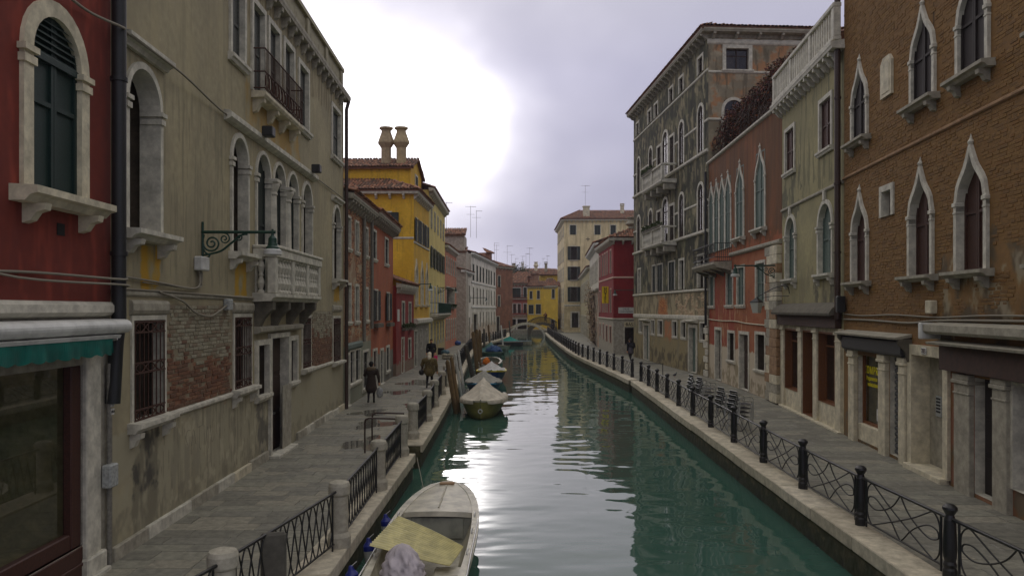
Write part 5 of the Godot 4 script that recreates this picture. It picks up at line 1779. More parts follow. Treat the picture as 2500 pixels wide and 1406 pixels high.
	rb.mould(6.8, 12.4, [Vector2(0, 3.06), Vector2(0.42, 3.04), Vector2(0.44, 3.09), Vector2(0, 3.13)])
	obj("awning_housing", rb, M.stone_grey, root)
	var rc := G.new()
	rc.cbox(Vector3(6.42, 3.14, 0.0), Vector3(6.58, 3.5, 0.44), 0.02)
	obj("housing_cap", rc, M.white_pvc, root)
	var cb := thing("cable_bundle", "grey cables running along the brick front above the shops", "cable", root.transform)
	wire(cb, "cable", [Vector3(0.1, 3.66, 0.05), Vector3(1.8, 3.62, 0.05), Vector3(4, 3.66, 0.06), Vector3(6.5, 3.62, 0.05), Vector3(9, 3.68, 0.05), Vector3(13, 3.66, 0.05)], 0.02, M.cable)
	wire(cb, "cable", [Vector3(0.1, 3.5, 0.05), Vector3(2.4, 3.5, 0.05), Vector3(5, 3.47, 0.06), Vector3(7.0, 3.56, 0.05), Vector3(13, 3.6, 0.05)], 0.026, M.cable)
	var jb := thing("junction_box", "cream junction box on the brick wall above the house door", "box", root.transform)
	var jg := G.new()
	jg.cbox(Vector3(6.1, 3.7, 0.0), Vector3(6.4, 4.0, 0.16), 0.02)
	obj("box", jg, M.stone_warm, jb)
	var sp2 := thing("flood_light", "small lit lamp box on the drain pipe by the brick house", "lamp", root.transform)
	var lg := G.new()
	lg.cbox(Vector3(0.12, 3.7, 0.05), Vector3(0.32, 4.2, 0.3), 0.03)
	obj("lamp_body", lg, M.iron, sp2)
	var pp := thing("drain_pipe", "brown drain pipe between the brick and the olive house", "pipe", root.transform)
	var pg := G.new()
	pg.tube([Vector3(-0.12, 14.0, 0.16), Vector3(-0.12, 12.0, 0.16), Vector3(-0.12, 3.5, 0.16)], 0.095, 10)
	obj("pipe", pg, M.pipe, pp)
	for y in [5.5, 7.6, 10.2]:
		var cl := G.new()
		cl.tube([Vector3(-0.12, y, 0.16), Vector3(-0.12, y + 0.06, 0.16)], 0.115, 10)
		obj("pipe_clamp", cl, M.pipe, pp)

func olive_house() -> void:
	var I := Transform3D.IDENTITY
	var L := 7.5
	var H := 11.85
	var m := facade(L, H, S(138, 132, 104), [[S(122, 118, 94), 0.7, 0.4, 0.3, 0.0, 0.3], [S(78, 78, 64), 0.8, 0.9, 0.5, 0.02, 0.15, 0.0, 7.4, 2.6, 9.1, 0.7], [S(92, 90, 72), 0.7, 2.5, 0.25, 0.15, 0.1, 2.2, 8.0, 7.5, 11.6, 0.6], [S(70, 68, 58), 0.8, 1.5, 0.7, 0.0, 0.15, 4.5, 3.9, 7.0, 4.9, 0.4], [S(108, 102, 84), 0.6, 1.0, 0.4, 0.1, 0.2, 0.0, 3.8, 7.5, 5.2, 0.5]], 151, 0.8, 24.0)
	var sq := {"fw": 0.14, "fp": 0.05, "dep": 0.08, "fill": "s", "fillm": M.shutter_brown, "sill": 0.14}
	var ar := {"arch": "r", "fw": 0.14, "fp": 0.06, "dep": 0.14, "fill": "s", "fillm": M.shutter_blue, "imp": 0.2, "sill": 0.22, "brk": true}
	var ops := [op(0.6, 1.85, 9.05, 10.65, sq), op(5.12, 6.32, 9.0, 10.62, sq), op(0.72, 2.0, 4.95, 7.28, ar), op(5.02, 6.4, 4.95, 7.24, ar)]
	var lo := [op(0.55, 2.55, 0.75, 3.0, {"fw": 0.06, "fp": 0.02, "dep": 0.25, "fill": "g", "fm": M.wood_brown, "sashm": M.wood_brown, "bars": [0.0, 0.82, 1.0]}), op(3.05, 4.45, 0.08, 3.0, {"fw": 0.06, "fp": 0.02, "dep": 0.35, "fill": "d", "fillm": M.wood_dark, "name": "door", "fm": M.wood_brown}), op(4.95, 6.85, 0.75, 3.0, {"fw": 0.06, "fp": 0.02, "dep": 0.25, "fill": "g", "fm": M.wood_brown, "sashm": M.wood_brown, "bars": [0.0, 0.82, 1.0]})]
	var root := thing("olive_house", "olive grey plastered house with a white balustrade on its roof", "building", frame(rx(31.7), 31.7, rx(24.2), 24.2))
	wall(root, "front_wall", I, 0, L, 3.2, H, ops, m)
	wall(root, "shop_wall", I, 0, L, -0.1, 3.2, lo, M.stone_warm)
	shell(root, L, H, 9, m)
	for o in ops + lo: win(root, I, o, o.get("name", "window"))
	for o in [ops[2], ops[3]]:
		var k := G.new()
		var c: float = (o.u0 + o.u1) * 0.5
		k.cbox(Vector3(c - 0.08, o.v1 + 0.1, 0), Vector3(c + 0.08, o.v1 + 0.42, 0.1), 0.015)
		obj("keystone", k, M.stone, root)
	band(root, "string_course", I, 0, L, 7.62, 0.12, 0.07, M.stone_grey)
	for q in [[0.04, 0.5], [2.56, 3.03], [4.47, 4.93], [6.88, 7.4]]: pilaster(root, q[0], q[1], 3.2, 0.08)
	var fb := G.new()
	fb.cbox(Vector3(0.0, 3.2, 0.0), Vector3(7.3, 3.62, 0.2), 0.015)
	obj("sign_board", fb, M.wood_sign, root)
	var cn := G.new()
	cn.mould(-0.1, 7.4, [Vector2(0, 3.66), Vector2(0.4, 3.6), Vector2(0.42, 3.68), Vector2(0.33, 3.82), Vector2(0.14, 3.98), Vector2(0, 4.02)])
	obj("canopy", cn, M.stone_dark, root)
	var st := G.new()
	st.cbox(Vector3(0, -0.05, 0.0), Vector3(7.45, 0.06, 0.16), 0.015)
	obj("doorstep", st, M.stone_warm, root)
	# roof balustrade
	eave(root, I, -0.3, 7.6, 11.72, 0.42, 0.55, M.stone)
	var r := G.new()
	r.cbox(Vector3(-0.28, 11.98, 0.08), Vector3(7.55, 12.1, 0.34), 0.02)
	r.cbox(Vector3(-0.28, 12.98, 0.08), Vector3(7.55, 13.12, 0.34), 0.02)
	var ro := obj("balustrade", r, M.stone, root)
	for k in 4:
		var pd := G.new()
		pd.cbox(Vector3(-0.28 + k * 2.53, 12.1, 0.1), Vector3(-0.04 + k * 2.53, 12.98, 0.32), 0.015)
		obj("pedestal", pd, M.stone, ro)
	for k in 30:
		if k % 10 == 9: continue
		var b := G.new()
		var x := 0.08 + k * 0.25
		b.cbox(Vector3(x, 12.1, 0.16), Vector3(x + 0.11, 12.98, 0.27), 0.015)
		obj("baluster", b, M.stone, ro)
	lantern(root.transform * Transform3D(Basis.IDENTITY, Vector3(-0.1, 4.2, 0.1)))
	lamp_bracket(root.transform * Transform3D(Basis.IDENTITY, Vector3(-0.2, 5.55, 0.15)), 1.7, "green wall lamp hanging at the quoined corner of the red gothic house", true)

func lantern(T: Transform3D) -> void:
	var t := thing("glass_lantern", "square glass lantern on a curled iron arm at the shop canopy", "lantern", T)
	var g := G.new()
	g.tube(curve([Vector3(1.6, 0.2, 0), Vector3(1.6, 0.5, 0.1), Vector3(0.9, 0.42, 0.4), Vector3(0.1, 0.16, 0.75), Vector3(-0.1, 0.1, 0.85)], 5), 0.018, 6)
	g.tube(curve([Vector3(1.5, 0.1, 0), Vector3(0.8, 0.12, 0.35), Vector3(0.2, 0.05, 0.7)], 5), 0.014, 6)
	obj("arm", g, M.iron, t)
	var b := G.new()
	b.lathe([Vector2(0.02, 0.08), Vector2(0.12, 0.0), Vector2(0.27, -0.1), Vector2(0.28, -0.13)], 4, Vector3(-0.1, 0, 0.85), true)
	obj("lantern_cap", b, M.iron, t)
	var p := G.new()
	p.lathe([Vector2(0.26, -0.13), Vector2(0.16, -0.55), Vector2(0.01, -0.55)], 4, Vector3(-0.1, 0, 0.85), true)
	obj("lantern_glass", p, M.white_glass, t)

func red_gothic_house() -> void:
	var I := Transform3D.IDENTITY
	var L := 13.08
	var H := 12.0
	var m := facade(L, H, S(128, 77, 54), [
		[S(98, 64, 40), 0.97, 0.25, 0.2, -0.35, 0.3, -0.5, 6.9, 13.5, 12.2, 0.5],
		[S(82, 58, 38), 0.75, 1.2, 0.14, 0.0, 0.25, -0.5, 7.0, 13.5, 12.2, 0.5],
		[S(72, 48, 32), 0.6, 3.0, 0.14, 0.2, 0.15, -0.5, 7.0, 13.5, 12.2, 0.3],
		[S(142, 93, 68), 0.7, 0.6, 0.5, 0.0, 0.2, 5.2, 2.2, 11.2, 6.4, 0.6],
		[S(126, 58, 45), 0.8, 0.5, 0.4, -0.1, 0.2, 0.0, 2.0, 5.6, 6.4, 0.5],
		[S(178, 150, 124), 0.6, 2.2, 0.8, 0.22, 0.1, 2.0, 1.8, 8.0, 4.2, 0.6],
		[S(176, 168, 154), 0.95, 0.7, 0.7, -0.7, 0.2, -0.5, 0.0, 11.2, 1.9, 0.08],
		[S(120, 110, 94), 0.8, 1.2, 0.9, 0.0, 0.15, -0.5, 0.0, 11.2, 0.6, 0.35],
		[S(124, 116, 96), 0.8, 1.0, 0.9, 0.12, 0.08, 4.0, 0.1, 6.6, 1.2, 0.3]], 161, 0.8, 22.0)
	var go := {"arch": "g", "fw": 0.13, "fp": 0.05, "dep": 0.03, "rise": 1.15, "fill": "s", "fillm": M.shutter_blue}
	var ops := [op(9.45, 10.8, 7.3, 10.65, go.merged({"sill": 0.26, "sillx": 0.3, "brk": true}, true)), op(6.1, 7.4, 7.2, 10.6, go.merged({"sill": 0.26, "sillx": 0.3, "brk": true}, true))]
	for k in 4: ops.append(op(0.25 + k * 1.25, 1.25 + k * 1.25, 6.9, 10.5, go.merged({"rise": 0.9}, true)))
	var ng := ops.size()
	var sq := {"fw": 0.13, "fp": 0.04, "dep": 0.08, "fill": "s", "fillm": M.shutter_blue, "sill": 0.12}
	for u in [[9.5, 10.75, 4.1, 5.8], [6.3, 7.5, 4.0, 5.78], [4.2, 5.35, 4.0, 5.62], [0.3, 1.4, 3.98, 5.6]]:
		ops.append(op(u[0], u[1], u[2], u[3], sq))
	var dr := {"fw": 0.15, "fp": 0.03, "dep": 0.22, "fill": "d", "fillm": M.wood_dark, "name": "door"}
	ops.append_array([op(1.7, 2.95, 0.04, 2.7, dr), op(4.5, 5.7, 1.25, 2.62, sq.merged({"fillm": M.shutter_green, "fill": "v"}, true)), op(6.7, 8.2, 0.04, 2.62, dr), op(9.45, 10.8, 1.15, 2.7, sq.merged({"fill": "v"}, true))])
	var root := thing("red_gothic_house", "faded red house with gothic windows, white base and a stone quoin corner", "building", frame(11.04, 44.8, 10.74, 31.72))
	wall(root, "front_wall", I, 0, L, -0.1, H, ops, m)
	shell(root, L, H, 9, m)
	for i in ops.size():
		var w := win(root, I, ops[i], ops[i].get("name", "window"))
		if i < ng: gothic_frame(w, ops[i])
	band(root, "string_course", I, 5.1, 13.1, 6.4, 0.2, 0.14, M.stone_grey)
	band(root, "coping", I, -0.05, 13.1, 11.9, 0.16, 0.12, M.stone)
	# quoin blocks of the corner pier
	var g := G.new()
	g.cbox(Vector3(0, 0, 0), Vector3(1, 0.36, 1), 0.02)
	var xf := []
	for k in 17:
		var w := 1.75 if k % 2 == 0 else 1.5
		xf.append(Transform3D(Basis.from_scale(Vector3(w - 0.9, 1, 0.3)), Vector3(11.25 + (1.75 - w), 0.05 + k * 0.372, -0.15 + rng.randf_range(0, 0.02))))
		xf.append(Transform3D(Basis.from_scale(Vector3(0.95, 1, 0.36)), Vector3(12.12, 0.05 + k * 0.372, -0.15 + rng.randf_range(0, 0.025))))
	pieces("quoin_stone", "quoin_stones", xf, g.mesh(), [M.stone_warm, M.stone_grey, M.stone_quoin], root)
	# iron balcony before the four lights
	var bc := G.new()
	bc.mould(-0.2, 5.2, [Vector2(0, 5.72), Vector2(0.75, 5.9), Vector2(0.9, 6.05), Vector2(0.9, 6.15), Vector2(0, 6.2)])
	var bo := obj("balcony", bc, M.stone_grey, root)
	for x in [0.1, 1.8, 3.5, 5.0]:
		var k2 := G.new()
		k2.t = Transform3D(Basis(Vector3.UP, -PI / 2), Vector3(x, 5.9, 0))
		k2.prism([Vector2(0, 0), Vector2(0, -0.4), Vector2(0.3, -0.25), Vector2(0.7, -0.05), Vector2(0.7, 0)], -0.1, 0.1)
		obj("console", k2, M.stone_dark, bo)
	var rl := G.new()
	for y in [6.2, 6.4, 7.1]: rl.tube([Vector3(-0.15, y, 0), Vector3(-0.15, y, 0.84), Vector3(5.15, y, 0.84), Vector3(5.15, y, 0)], 0.02, 5, false)
	for k in 18:
		for ph in [0.0, PI]:
			var c := []
			for a in 9: c.append(Vector3(-0.15 + (k + 0.5) * 0.294 + sin(a / 8.0 * TAU + ph) * 0.13, 6.4 + a / 8.0 * 0.7, 0.84))
			rl.tube(c, 0.011, 4, false)
	for k in 8: rl.tube([Vector3(5.15, 6.2, 0.1 * k), Vector3(5.15, 7.1, 0.1 * k)], 0.012, 4, false)
	obj("iron_railing", rl, M.iron, bo)
	wire(root, "cable", [Vector3(0, 3.25, 0.03), Vector3(3, 3.2, 0.04), Vector3(6, 3.22, 0.04), Vector3(8, 3.15, 0.04), Vector3(11.1, 3.12, 0.03)], 0.03, M.stone_warm)
	# roof terrace: back wall under a tiled roof, grown over with bare russet creeper
	var tw := G.new()
	tw.quad(Vector3(0.2, 11.9, -1.6), Vector3(13.0, 11.9, -1.6), Vector3(13.0, 14.4, -1.6), Vector3(0.2, 14.4, -1.6))
	tw.quad(Vector3(0.2, 11.9, -6), Vector3(0.2, 11.9, -1.6), Vector3(0.2, 14.4, -1.6), Vector3(0.2, 14.4, -6))
	obj("terrace_wall", tw, mat(S(84, 72, 66), 0.95, "patch", 0.5), root)
	roof(root, Vector3(0.0, 14.4, -1.2), Vector3(13.2, 14.4, -1.2), Vector3(13.2, 15.6, -5.0), Vector3(0.0, 15.6, -5.0))
	var ow := G.new()
	ow.box(Vector3(11.0, 13.0, -1.6), Vector3(12.6, 14.2, -1.5))
	obj("orange_panel", ow, mat(S(176, 104, 60), 0.8, "fine", 1.0), root)
	var vn := thing("creeper", "russet creeper hanging over the roof terrace of the red gothic house", "plant", root.transform)
	var stems := G.new()
	var lv := G.new()
	for k in 60:
		var x0 := rng.randf_range(0.4, 12.0)
		var p := Vector3(x0, 14.3 + rng.randf_range(-0.3, 0.3), -1.0)
		var pts := [p]
		for s in 6:
			p += Vector3(rng.randf_range(-0.3, 0.25), rng.randf_range(-0.5, -0.1), rng.randf_range(-0.05, 0.3))
			pts.append(p)
		stems.tube(pts, 0.02, 4, false)
	for k in 4300:
		var x := rng.randf_range(0.2, 12.4)
		var hang := 2.0 - 1.3 * smoothstep(6.0, 12.0, x) * 0.5 + 0.55 * sin(x * 1.7) + 0.5 * sin(x * 4.1) + 0.3 * sin(x * 9.3)
		var q := pow(rng.randf(), 1.3)
		var c := Vector3(x, 14.5 - q * hang + rng.randf_range(-0.15, 0.15), -1.15 + sin(q * 2.6) * 0.75 + rng.randf_range(-0.35, 0.3))
		if c.y < 12.1 and c.z < 0.0: c.y = 12.1 + rng.randf_range(0, 0.3)
		var b := Basis.from_euler(Vector3(rng.randf_range(-2, 2), rng.randf_range(0, 6), rng.randf_range(-2, 2))) * rng.randf_range(0.035, 0.085)
		lv.col = lin([S(92, 58, 54), S(66, 40, 42), S(112, 74, 60), S(80, 66, 48), S(58, 44, 38)][k % 5])
		lv.tri(c - b.x, c + b.x * 0.8 + b.z * 0.4, c + b.y * 1.6)
	obj("stem", stems, M.wood_dark, vn)
	var vm := mat(Color.WHITE, 0.85)
	vm.vertex_color_use_as_albedo = true
	obj("foliage", lv, vm, vn)

func dark_palazzo() -> void:
	var I := Transform3D.IDENTITY
	var L := 19.24
	var H := 19.0
	var lay := [
		[S(84, 84, 66), 0.9, 0.35, 0.3, -0.05, 0.2, 0, 5.0, 19.5, 19, 0.4],
		[S(42, 44, 34), 0.9, 0.55, 0.4, 0.08, 0.14, 0, 5.0, 19.5, 19, 0.4],
		[S(38, 38, 32), 0.85, 1.6, 0.5, 0.16, 0.1, 0, 5.0, 19.5, 19, 0.4],
		[S(140, 132, 110), 0.75, 0.9, 0.6, 0.22, 0.08],
		[S(58, 56, 46), 0.75, 3.0, 0.2, 0.15, 0.12, 0, 4.0, 19.5, 19, 0.3],
		[S(150, 140, 118), 0.9, 0.6, 0.6, -0.2, 0.3, 0, 3.2, 19.5, 4.95, 0.3],
		[S(98, 90, 74), 0.8, 1.2, 0.6, 0.05, 0.15, 0, 3.2, 19.5, 4.95, 0.3],
		[S(150, 110, 80), 0.8, 1.0, 1.0, -0.4, 0.3, 7.9, 3.35, 10.3, 4.6, 0.45],
		[S(150, 100, 72), 0.9, 1.0, 1.0, -0.3, 0.3, 9.6, 1.7, 11.4, 3.0, 0.25],
		[S(128, 118, 92), 0.9, 0.7, 0.6, -0.3, 0.3, -0.3, 0.0, 19.5, 1.95, 0.15],
		[S(78, 72, 58), 0.85, 0.8, 0.6, 0.0, 0.15, -0.3, 0.0, 19.5, 1.1, 0.5]]
	var m := facade(L, H, S(112, 106, 88), lay, 171, 0.8, 20.0)
	var ar := {"arch": "r", "fw": 0.16, "fp": 0.05, "dep": 0.03, "fill": "g", "bars": [0.0, 0.72, 1.0]}
	var sqw := {"fw": 0.15, "fp": 0.05, "dep": 0.05, "fill": "g"}
	var ops := []
	for u in [1.5, 5.4, 7.4, 11.4, 13.8, 17.8]: ops.append(op(u - 0.45, u + 0.45, 17.4, 18.3, sqw.merged({"dep": 0.1}, true)))
	for y in [0.0, -4.52]:
		for u in [1.85, 5.75, 13.85, 17.85]:
			ops.append(op(u - 0.5, u + 0.5, 12.85 + y, 15.52 + y, ar))
		ops.append(op(9.2, 10.6, 12.7 + y, 15.75 + y, ar.merged({"fw": 0.18}, true)))
		ops.append(op(7.7, 8.75, 12.8 + y, 15.1 + y, sqw))
		ops.append(op(11.05, 12.1, 12.8 + y, 15.1 + y, sqw))
	for u in [[1.7, 2.5], [13.4, 14.4], [17.35, 18.45]]: ops.append(op(u[0], u[1], 5.05, 6.85, sqw.merged({"fill": "v", "dep": 0.14}, true)))
	for u in [[6.3, 7.2], [7.7, 9.2], [10.8, 12.3]]: ops.append(op(u[0], u[1], 5.05, 6.9, sqw.merged({"fill": "s", "fillm": M.shutter, "fw": 0.08, "dep": 0.04}, true)))
	for u in [[2.05, 3.0], [5.95, 6.85], [8.0, 9.15], [11.8, 12.8], [13.85, 14.8], [17.8, 18.75]]:
		ops.append(op(u[0], u[1], 2.05, 3.0, sqw.merged({"fill": "v", "dep": 0.12, "fw": 0.1, "sill": 0.06}, true)))
	var dr := {"fw": 0.2, "fp": 0.06, "dep": 0.2, "fill": "d", "fillm": M.shutter_blue, "name": "door", "hood": 0.4, "hoodgap": 0.28}
	ops.append_array([op(3.75, 5.2, 0.04, 2.6, dr), op(15.6, 17.0, 0.04, 2.7, dr)])
	var root := house("dark_palazzo", "tall weathered dark palazzo with arched windows, two stone balconies and deep eaves", [9.74, 63.8], [10.98, 44.62], H, 14, m, ops, null, true, false)
	for y in [[3.05, 0.3, 0.06], [4.82, 0.16, 0.1], [8.1, 0.2, 0.12], [9.85, 0.14, 0.05], [12.6, 0.2, 0.12], [14.35, 0.14, 0.05], [17.15, 0.14, 0.06]]:
		if y[0] == 3.05:
			band(root, "string_course", I, 0, L, y[0] + 0.08, y[1], y[2], M.stone)
		elif y[1] == 0.14 and y[0] < 17:
			for q in [[0, 1.2], [2.5, 5.1], [6.4, 7.5], [12.3, 13.2], [14.5, 17.2], [18.5, L]]:
				band(root, "string_course", I, q[0], q[1], y[0], y[1], y[2], M.stone)
		else:
			band(root, "string_course", I, 0, L, y[0], y[1], y[2], M.stone)
	for y in [0.0, -4.0]:
		var s := G.new()
		s.mould(7.0, 12.7, [Vector2(0, 11.9 + y), Vector2(0.9, 11.95 + y), Vector2(1.0, 12.05 + y), Vector2(1.0, 12.15 + y), Vector2(0, 12.2 + y)])
		var bo := obj("balcony", s, M.stone, root)
		for x in [7.3, 9.0, 10.7, 12.4]:
			var k := G.new()
			k.cbox(Vector3(x - 0.15, 11.5 + y, 0), Vector3(x + 0.15, 11.92 + y, 0.8), 0.04)
			obj("console", k, M.stone_grey, bo)
		var r := G.new()
		r.cbox(Vector3(7.0, 13.05 + y, 0.75), Vector3(12.7, 13.18 + y, 1.0), 0.02)
		r.cbox(Vector3(12.45, 13.05 + y, 0.0), Vector3(12.7, 13.18 + y, 0.75), 0.02)
		obj("handrail", r, M.stone, bo)
		for x in [7.02, 9.7, 12.42]:
			var p := G.new()
			p.cbox(Vector3(x, 12.18 + y, 0.76), Vector3(x + 0.26, 13.05 + y, 0.98), 0.02)
			obj("pedestal", p, M.stone, bo)
		for k in 20:
			var b := G.new()
			var x := 7.4 + k * 0.262
			if absf(x - 9.8) < 0.25: continue
			b.lathe([Vector2(0.06, 12.18 + y), Vector2(0.05, 12.4 + y), Vector2(0.08, 12.6 + y), Vector2(0.05, 12.9 + y), Vector2(0.06, 13.05 + y)], 6, Vector3(x, 0, 0.87))
			obj("baluster", b, M.stone, bo)
		flower_box(bo, 7.2, 10.2 if y == 0.0 else 12.3, 13.3 + y, 0.8)
	# broad side towards the camera
	var side := Transform3D(Basis(Vector3(0, 0, -1), Vector3.UP, Vector3(1, 0, 0)), Vector3(L + 0.004, 0, 0))
	var ms := facade(14.0, H, S(142, 134, 120), [[S(150, 112, 86), 0.9, 0.8, 1.2, 0.02, 0.12, 0.2, 13.0, 13.5, 18.9, 0.5], [S(112, 106, 94), 0.8, 0.6, 0.5, 0.0, 0.2], [S(86, 80, 70), 0.7, 2.0, 0.3, 0.2, 0.1]], 181, 0.8, 20.0)
	var sw := [op(1.0, 2.3, 17.2, 18.4, sqw.merged({"fw": 0.2, "sill": 0.12, "dep": 0.2}, true)), op(0.9, 2.0, 12.6, 15.5, ar), op(6.0, 7.2, 17.2, 18.4, sqw), op(6.0, 7.1, 12.6, 15.5, ar)]
	wall(root, "side_wall", side, 0, 14, 0, H, sw, ms)
	for o in sw: win(root, side, o)
	band(root, "string_course", side, 0, 14, 17.0, 0.14, 0.06, M.stone)
	band(root, "string_course", side, 0, 14, 14.35, 0.14, 0.06, M.stone)
	band(root, "string_course", side, -0.06, 14, 18.6, 0.3, 0.08, M.stone)
	eave(root, I, -0.4, L + 0.4, 19.2, 0.5, 0.8, M.stone_grey)
	eave(root, side, -0.4, 14, 19.2, 0.5, 1.3, M.stone_grey)
	var ext := G.new()
	ext.quad(Vector3(0, H, 0), Vector3(L, H, 0), Vector3(L, 19.3, 0), Vector3(0, 19.3, 0))
	ext.quad(Vector3(L, H, 0), Vector3(L, H, -14), Vector3(L, 19.3, -14), Vector3(L, 19.3, 0))
	obj("frieze", ext, M.stone_grey, root)
	roof(root, Vector3(-0.5, 19.46, 0.5), Vector3(L + 0.5, 19.46, 0.5), Vector3(L - 6, 21.6, -6), Vector3(6, 21.6, -6))
	roof(root, Vector3(L + 0.5, 19.46, 0.5), Vector3(L + 0.5, 19.46, -14), Vector3(L - 6, 21.6, -8), Vector3(L - 6, 21.6, -6))
	for q in [[7.5, 17.0], [12.5, 15.5]]: pass
	# patches of bare brick at the foot of the first floor
	var nz := FastNoiseLite.new()
	nz.seed = 9; nz.frequency = 0.8
	var bm := [mat(S(158, 100, 66), 0.95), mat(S(142, 88, 58), 0.95), mat(S(170, 118, 80), 0.95)]
	bricks(root, I, 7.6, 10.6, 3.4, 4.75, [], bm, func(u, v): return pow((u - 9.1) / 1.25, 2.0) + pow((v - 3.6) / 1.0, 2.0) + 0.5 * nz.get_noise_2d(u * 3, v * 3) < 0.9, func(p): return p.x, 60, 0.008)
	var pm := [mat(S(168, 148, 126), 0.95), mat(S(150, 128, 108), 0.95), mat(S(182, 164, 142), 0.95)]
	bricks(root, I, 12.3, 18.6, 3.4, 4.8, [], pm, func(u, v): return nz.get_noise_2d(u * 1.2, v * 1.2 + 7.0) > 0.0, func(p): return p.x, 0, 0.008)
	# white quoins at the near corner
	var qs := G.new()
	qs.cbox(Vector3(0, 0, -0.2), Vector3(1, 0.34, 0.05), 0.015)
	var xf := []
	for k in 8: xf.append(Transform3D(Basis.from_scale(Vector3(0.75 if k % 2 == 0 else 0.45, 1, 1)), Vector3(L - (0.78 if k % 2 == 0 else 0.48), 0.02 + k * 0.4, 0)))
	pieces("quoin_stone", "quoin_stones", xf, qs.mesh(), [M.stone, M.stone_warm], root)
	var pp := thing("drain_pipe", "thin dark pipe on the joint of the dark palazzo and the red gothic house", "pipe", root.transform)
	var pg := G.new()
	pg.tube([Vector3(L - 0.12, 11.5, 0.12), Vector3(L - 0.12, 2.9, 0.12)], 0.07, 8)
	obj("pipe", pg, M.iron, pp)

func hotel_row() -> void:
	var I := Transform3D.IDENTITY
	var m := facade(11.6, 9.8, S(122, 42, 44), [[S(106, 36, 38), 0.6, 0.3, 0.3, 0.0, 0.3], [S(130, 54, 54), 0.4, 2.0, 0.4, 0.2, 0.15]], 191, 0.5, 16.0)
	var wg := mat(S(170, 166, 158), 0.9, "patch", 0.5)
	var wn := {"fw": 0.12, "fp": 0.04, "dep": 0.04, "fill": "s", "fillm": M.shutter_grey, "fm": mat(S(190, 160, 152), 0.85)}
	var ops := []
	for u in [1.2, 3.6, 5.4, 7.2, 9.8]:
		ops.append(op(u - 0.4, u + 0.4, 6.9, 8.9, wn))
		ops.append(op(u - 0.4, u + 0.4, 3.5, 5.5, wn))
	var lo := [op(1.0, 1.8, 1.2, 2.4, wn), op(3.8, 4.6, 1.0, 2.4, wn), op(6.2, 7.4, 0.9, 2.3, wn.merged({"fill": "v"}, true)), op(9.0, 10.2, 0.9, 2.3, wn.merged({"fill": "v"}, true))]
	var root := thing("hotel", "dark red corner hotel with a white ground floor and a shop window", "building", frame(8.6, 79.0, 8.57, 67.4))
	wall(root, "front_wall", I, 0, 11.6, 2.98, 9.7, ops, m)
	wall(root, "ground_floor_wall", I, 0, 11.6, -0.1, 2.98, lo, wg)
	for o in ops + lo: win(root, I, o)
	var side := Transform3D(Basis(Vector3(0, 0, -1), Vector3.UP, Vector3(1, 0, 0)), Vector3(11.6, 0, 0))
	wall(root, "side_wall", side, 0, 8, 2.98, 9.7, [], m)
	var sw := op(0.95, 3.6, 0.85, 2.25, {"fw": 0.1, "fp": 0.05, "dep": 0.2, "fill": "g", "bars": [0.0, 1.0], "name": "shop_window"})
	wall(root, "ground_floor_side_wall", side, 0, 8, -0.1, 2.98, [sw], wg)
	var so := win(root, side, sw, "shop_window")
	var bk := G.new()
	bk.quad(Vector3(0, 0, -8), Vector3(0, 0, 0), Vector3(0, 9.7, 0), Vector3(0, 9.7, -8))
	obj("rear_wall", bk, m, root)
	for t in [I, side]:
		band(root, "string_course", t, 0, 11.6 if t == I else 8.0, 6.4, 0.16, 0.05, wn.fm)
		band(root, "string_course", t, 0, 11.6 if t == I else 8.0, 2.9, 0.14, 0.1, M.stone)
		eave(root, t, -0.4, 12.0 if t == I else 8.0, 9.6, 0.4, 0.8, M.stone)
	roof(root, Vector3(-0.4, 9.86, 0.4), Vector3(12.0, 9.86, 0.4), Vector3(9.0, 11.4, -3.5), Vector3(0, 11.4, -3.5))
	roof(root, Vector3(12.0, 9.86, 0.4), Vector3(12.0, 9.86, -8.0), Vector3(9.0, 11.4, -5.0), Vector3(9.0, 11.4, -3.5))
	chimney(root, 10.2, 10.2, -1.9, 0.7, 1.5, M.stone_grey)
	# shop sign
	var sg := G.new()
	sg.cbox(Vector3(0.9, 2.34, 0.06), Vector3(3.6, 2.72, 0.12), 0.01)
	var sgo := obj("shop_sign", sg, mat(S(200, 190, 160), 0.7), so)
	sgo.transform = side
	letters(sgo, "·BASIL", 0.25, Transform3D(Basis.IDENTITY, Vector3(1.44, 2.53, 0.125)), M.dark, "lettering", true, 0.008)
	var pq := G.new()
	pq.box(Vector3(0.42, 3.46, 0.0), Vector3(1.72, 3.96, 0.03))
	var pqo := obj("street_name_plaque", pq, M.white, root)
	pqo.transform = side
	letters(pqo, "CALLE", 0.15, Transform3D(Basis.IDENTITY, Vector3(1.07, 3.82, 0.034)), M.dark, "lettering", false, 0.003)
	letters(pqo, "CONTARINA", 0.15, Transform3D(Basis.IDENTITY, Vector3(1.07, 3.6, 0.034)), M.dark, "lettering", false, 0.003)
	# yellow hotel sign standing out from the front
	var hs := thing("hotel_sign", "vertical yellow sign reading HOTEL on the dark red hotel front", "sign", Transform3D(Basis.IDENTITY, Vector3(8.22, 5.06, -70.3)))
	var hb := G.new()
	hb.cbox(Vector3(-0.29, -0.74, -0.06), Vector3(0.29, 0.74, 0.06), 0.02)
	obj("sign_panel", hb, mat(S(214, 186, 20), 0.5), hs)
	var tx := "HOTEL"
	for k in 5: letters(hs, tx[k], 0.27, Transform3D(Basis.IDENTITY, Vector3(0, 0.55 - k * 0.275, 0.066)), M.dark, "letter", true, 0.008)
	var hk := G.new()
	for y in [-0.5, 0.5]: hk.tube([Vector3(0.28, y, 0), Vector3(0.42, y, 0)], 0.02, 5)
	obj("bracket", hk, M.iron, hs)
	lamp_bracket(Transform3D(Basis(Vector3.UP, -PI / 2), Vector3(10.2, 5.4, -67.0)), 1.6, "dark street lamp hung before the hotel sign", false)
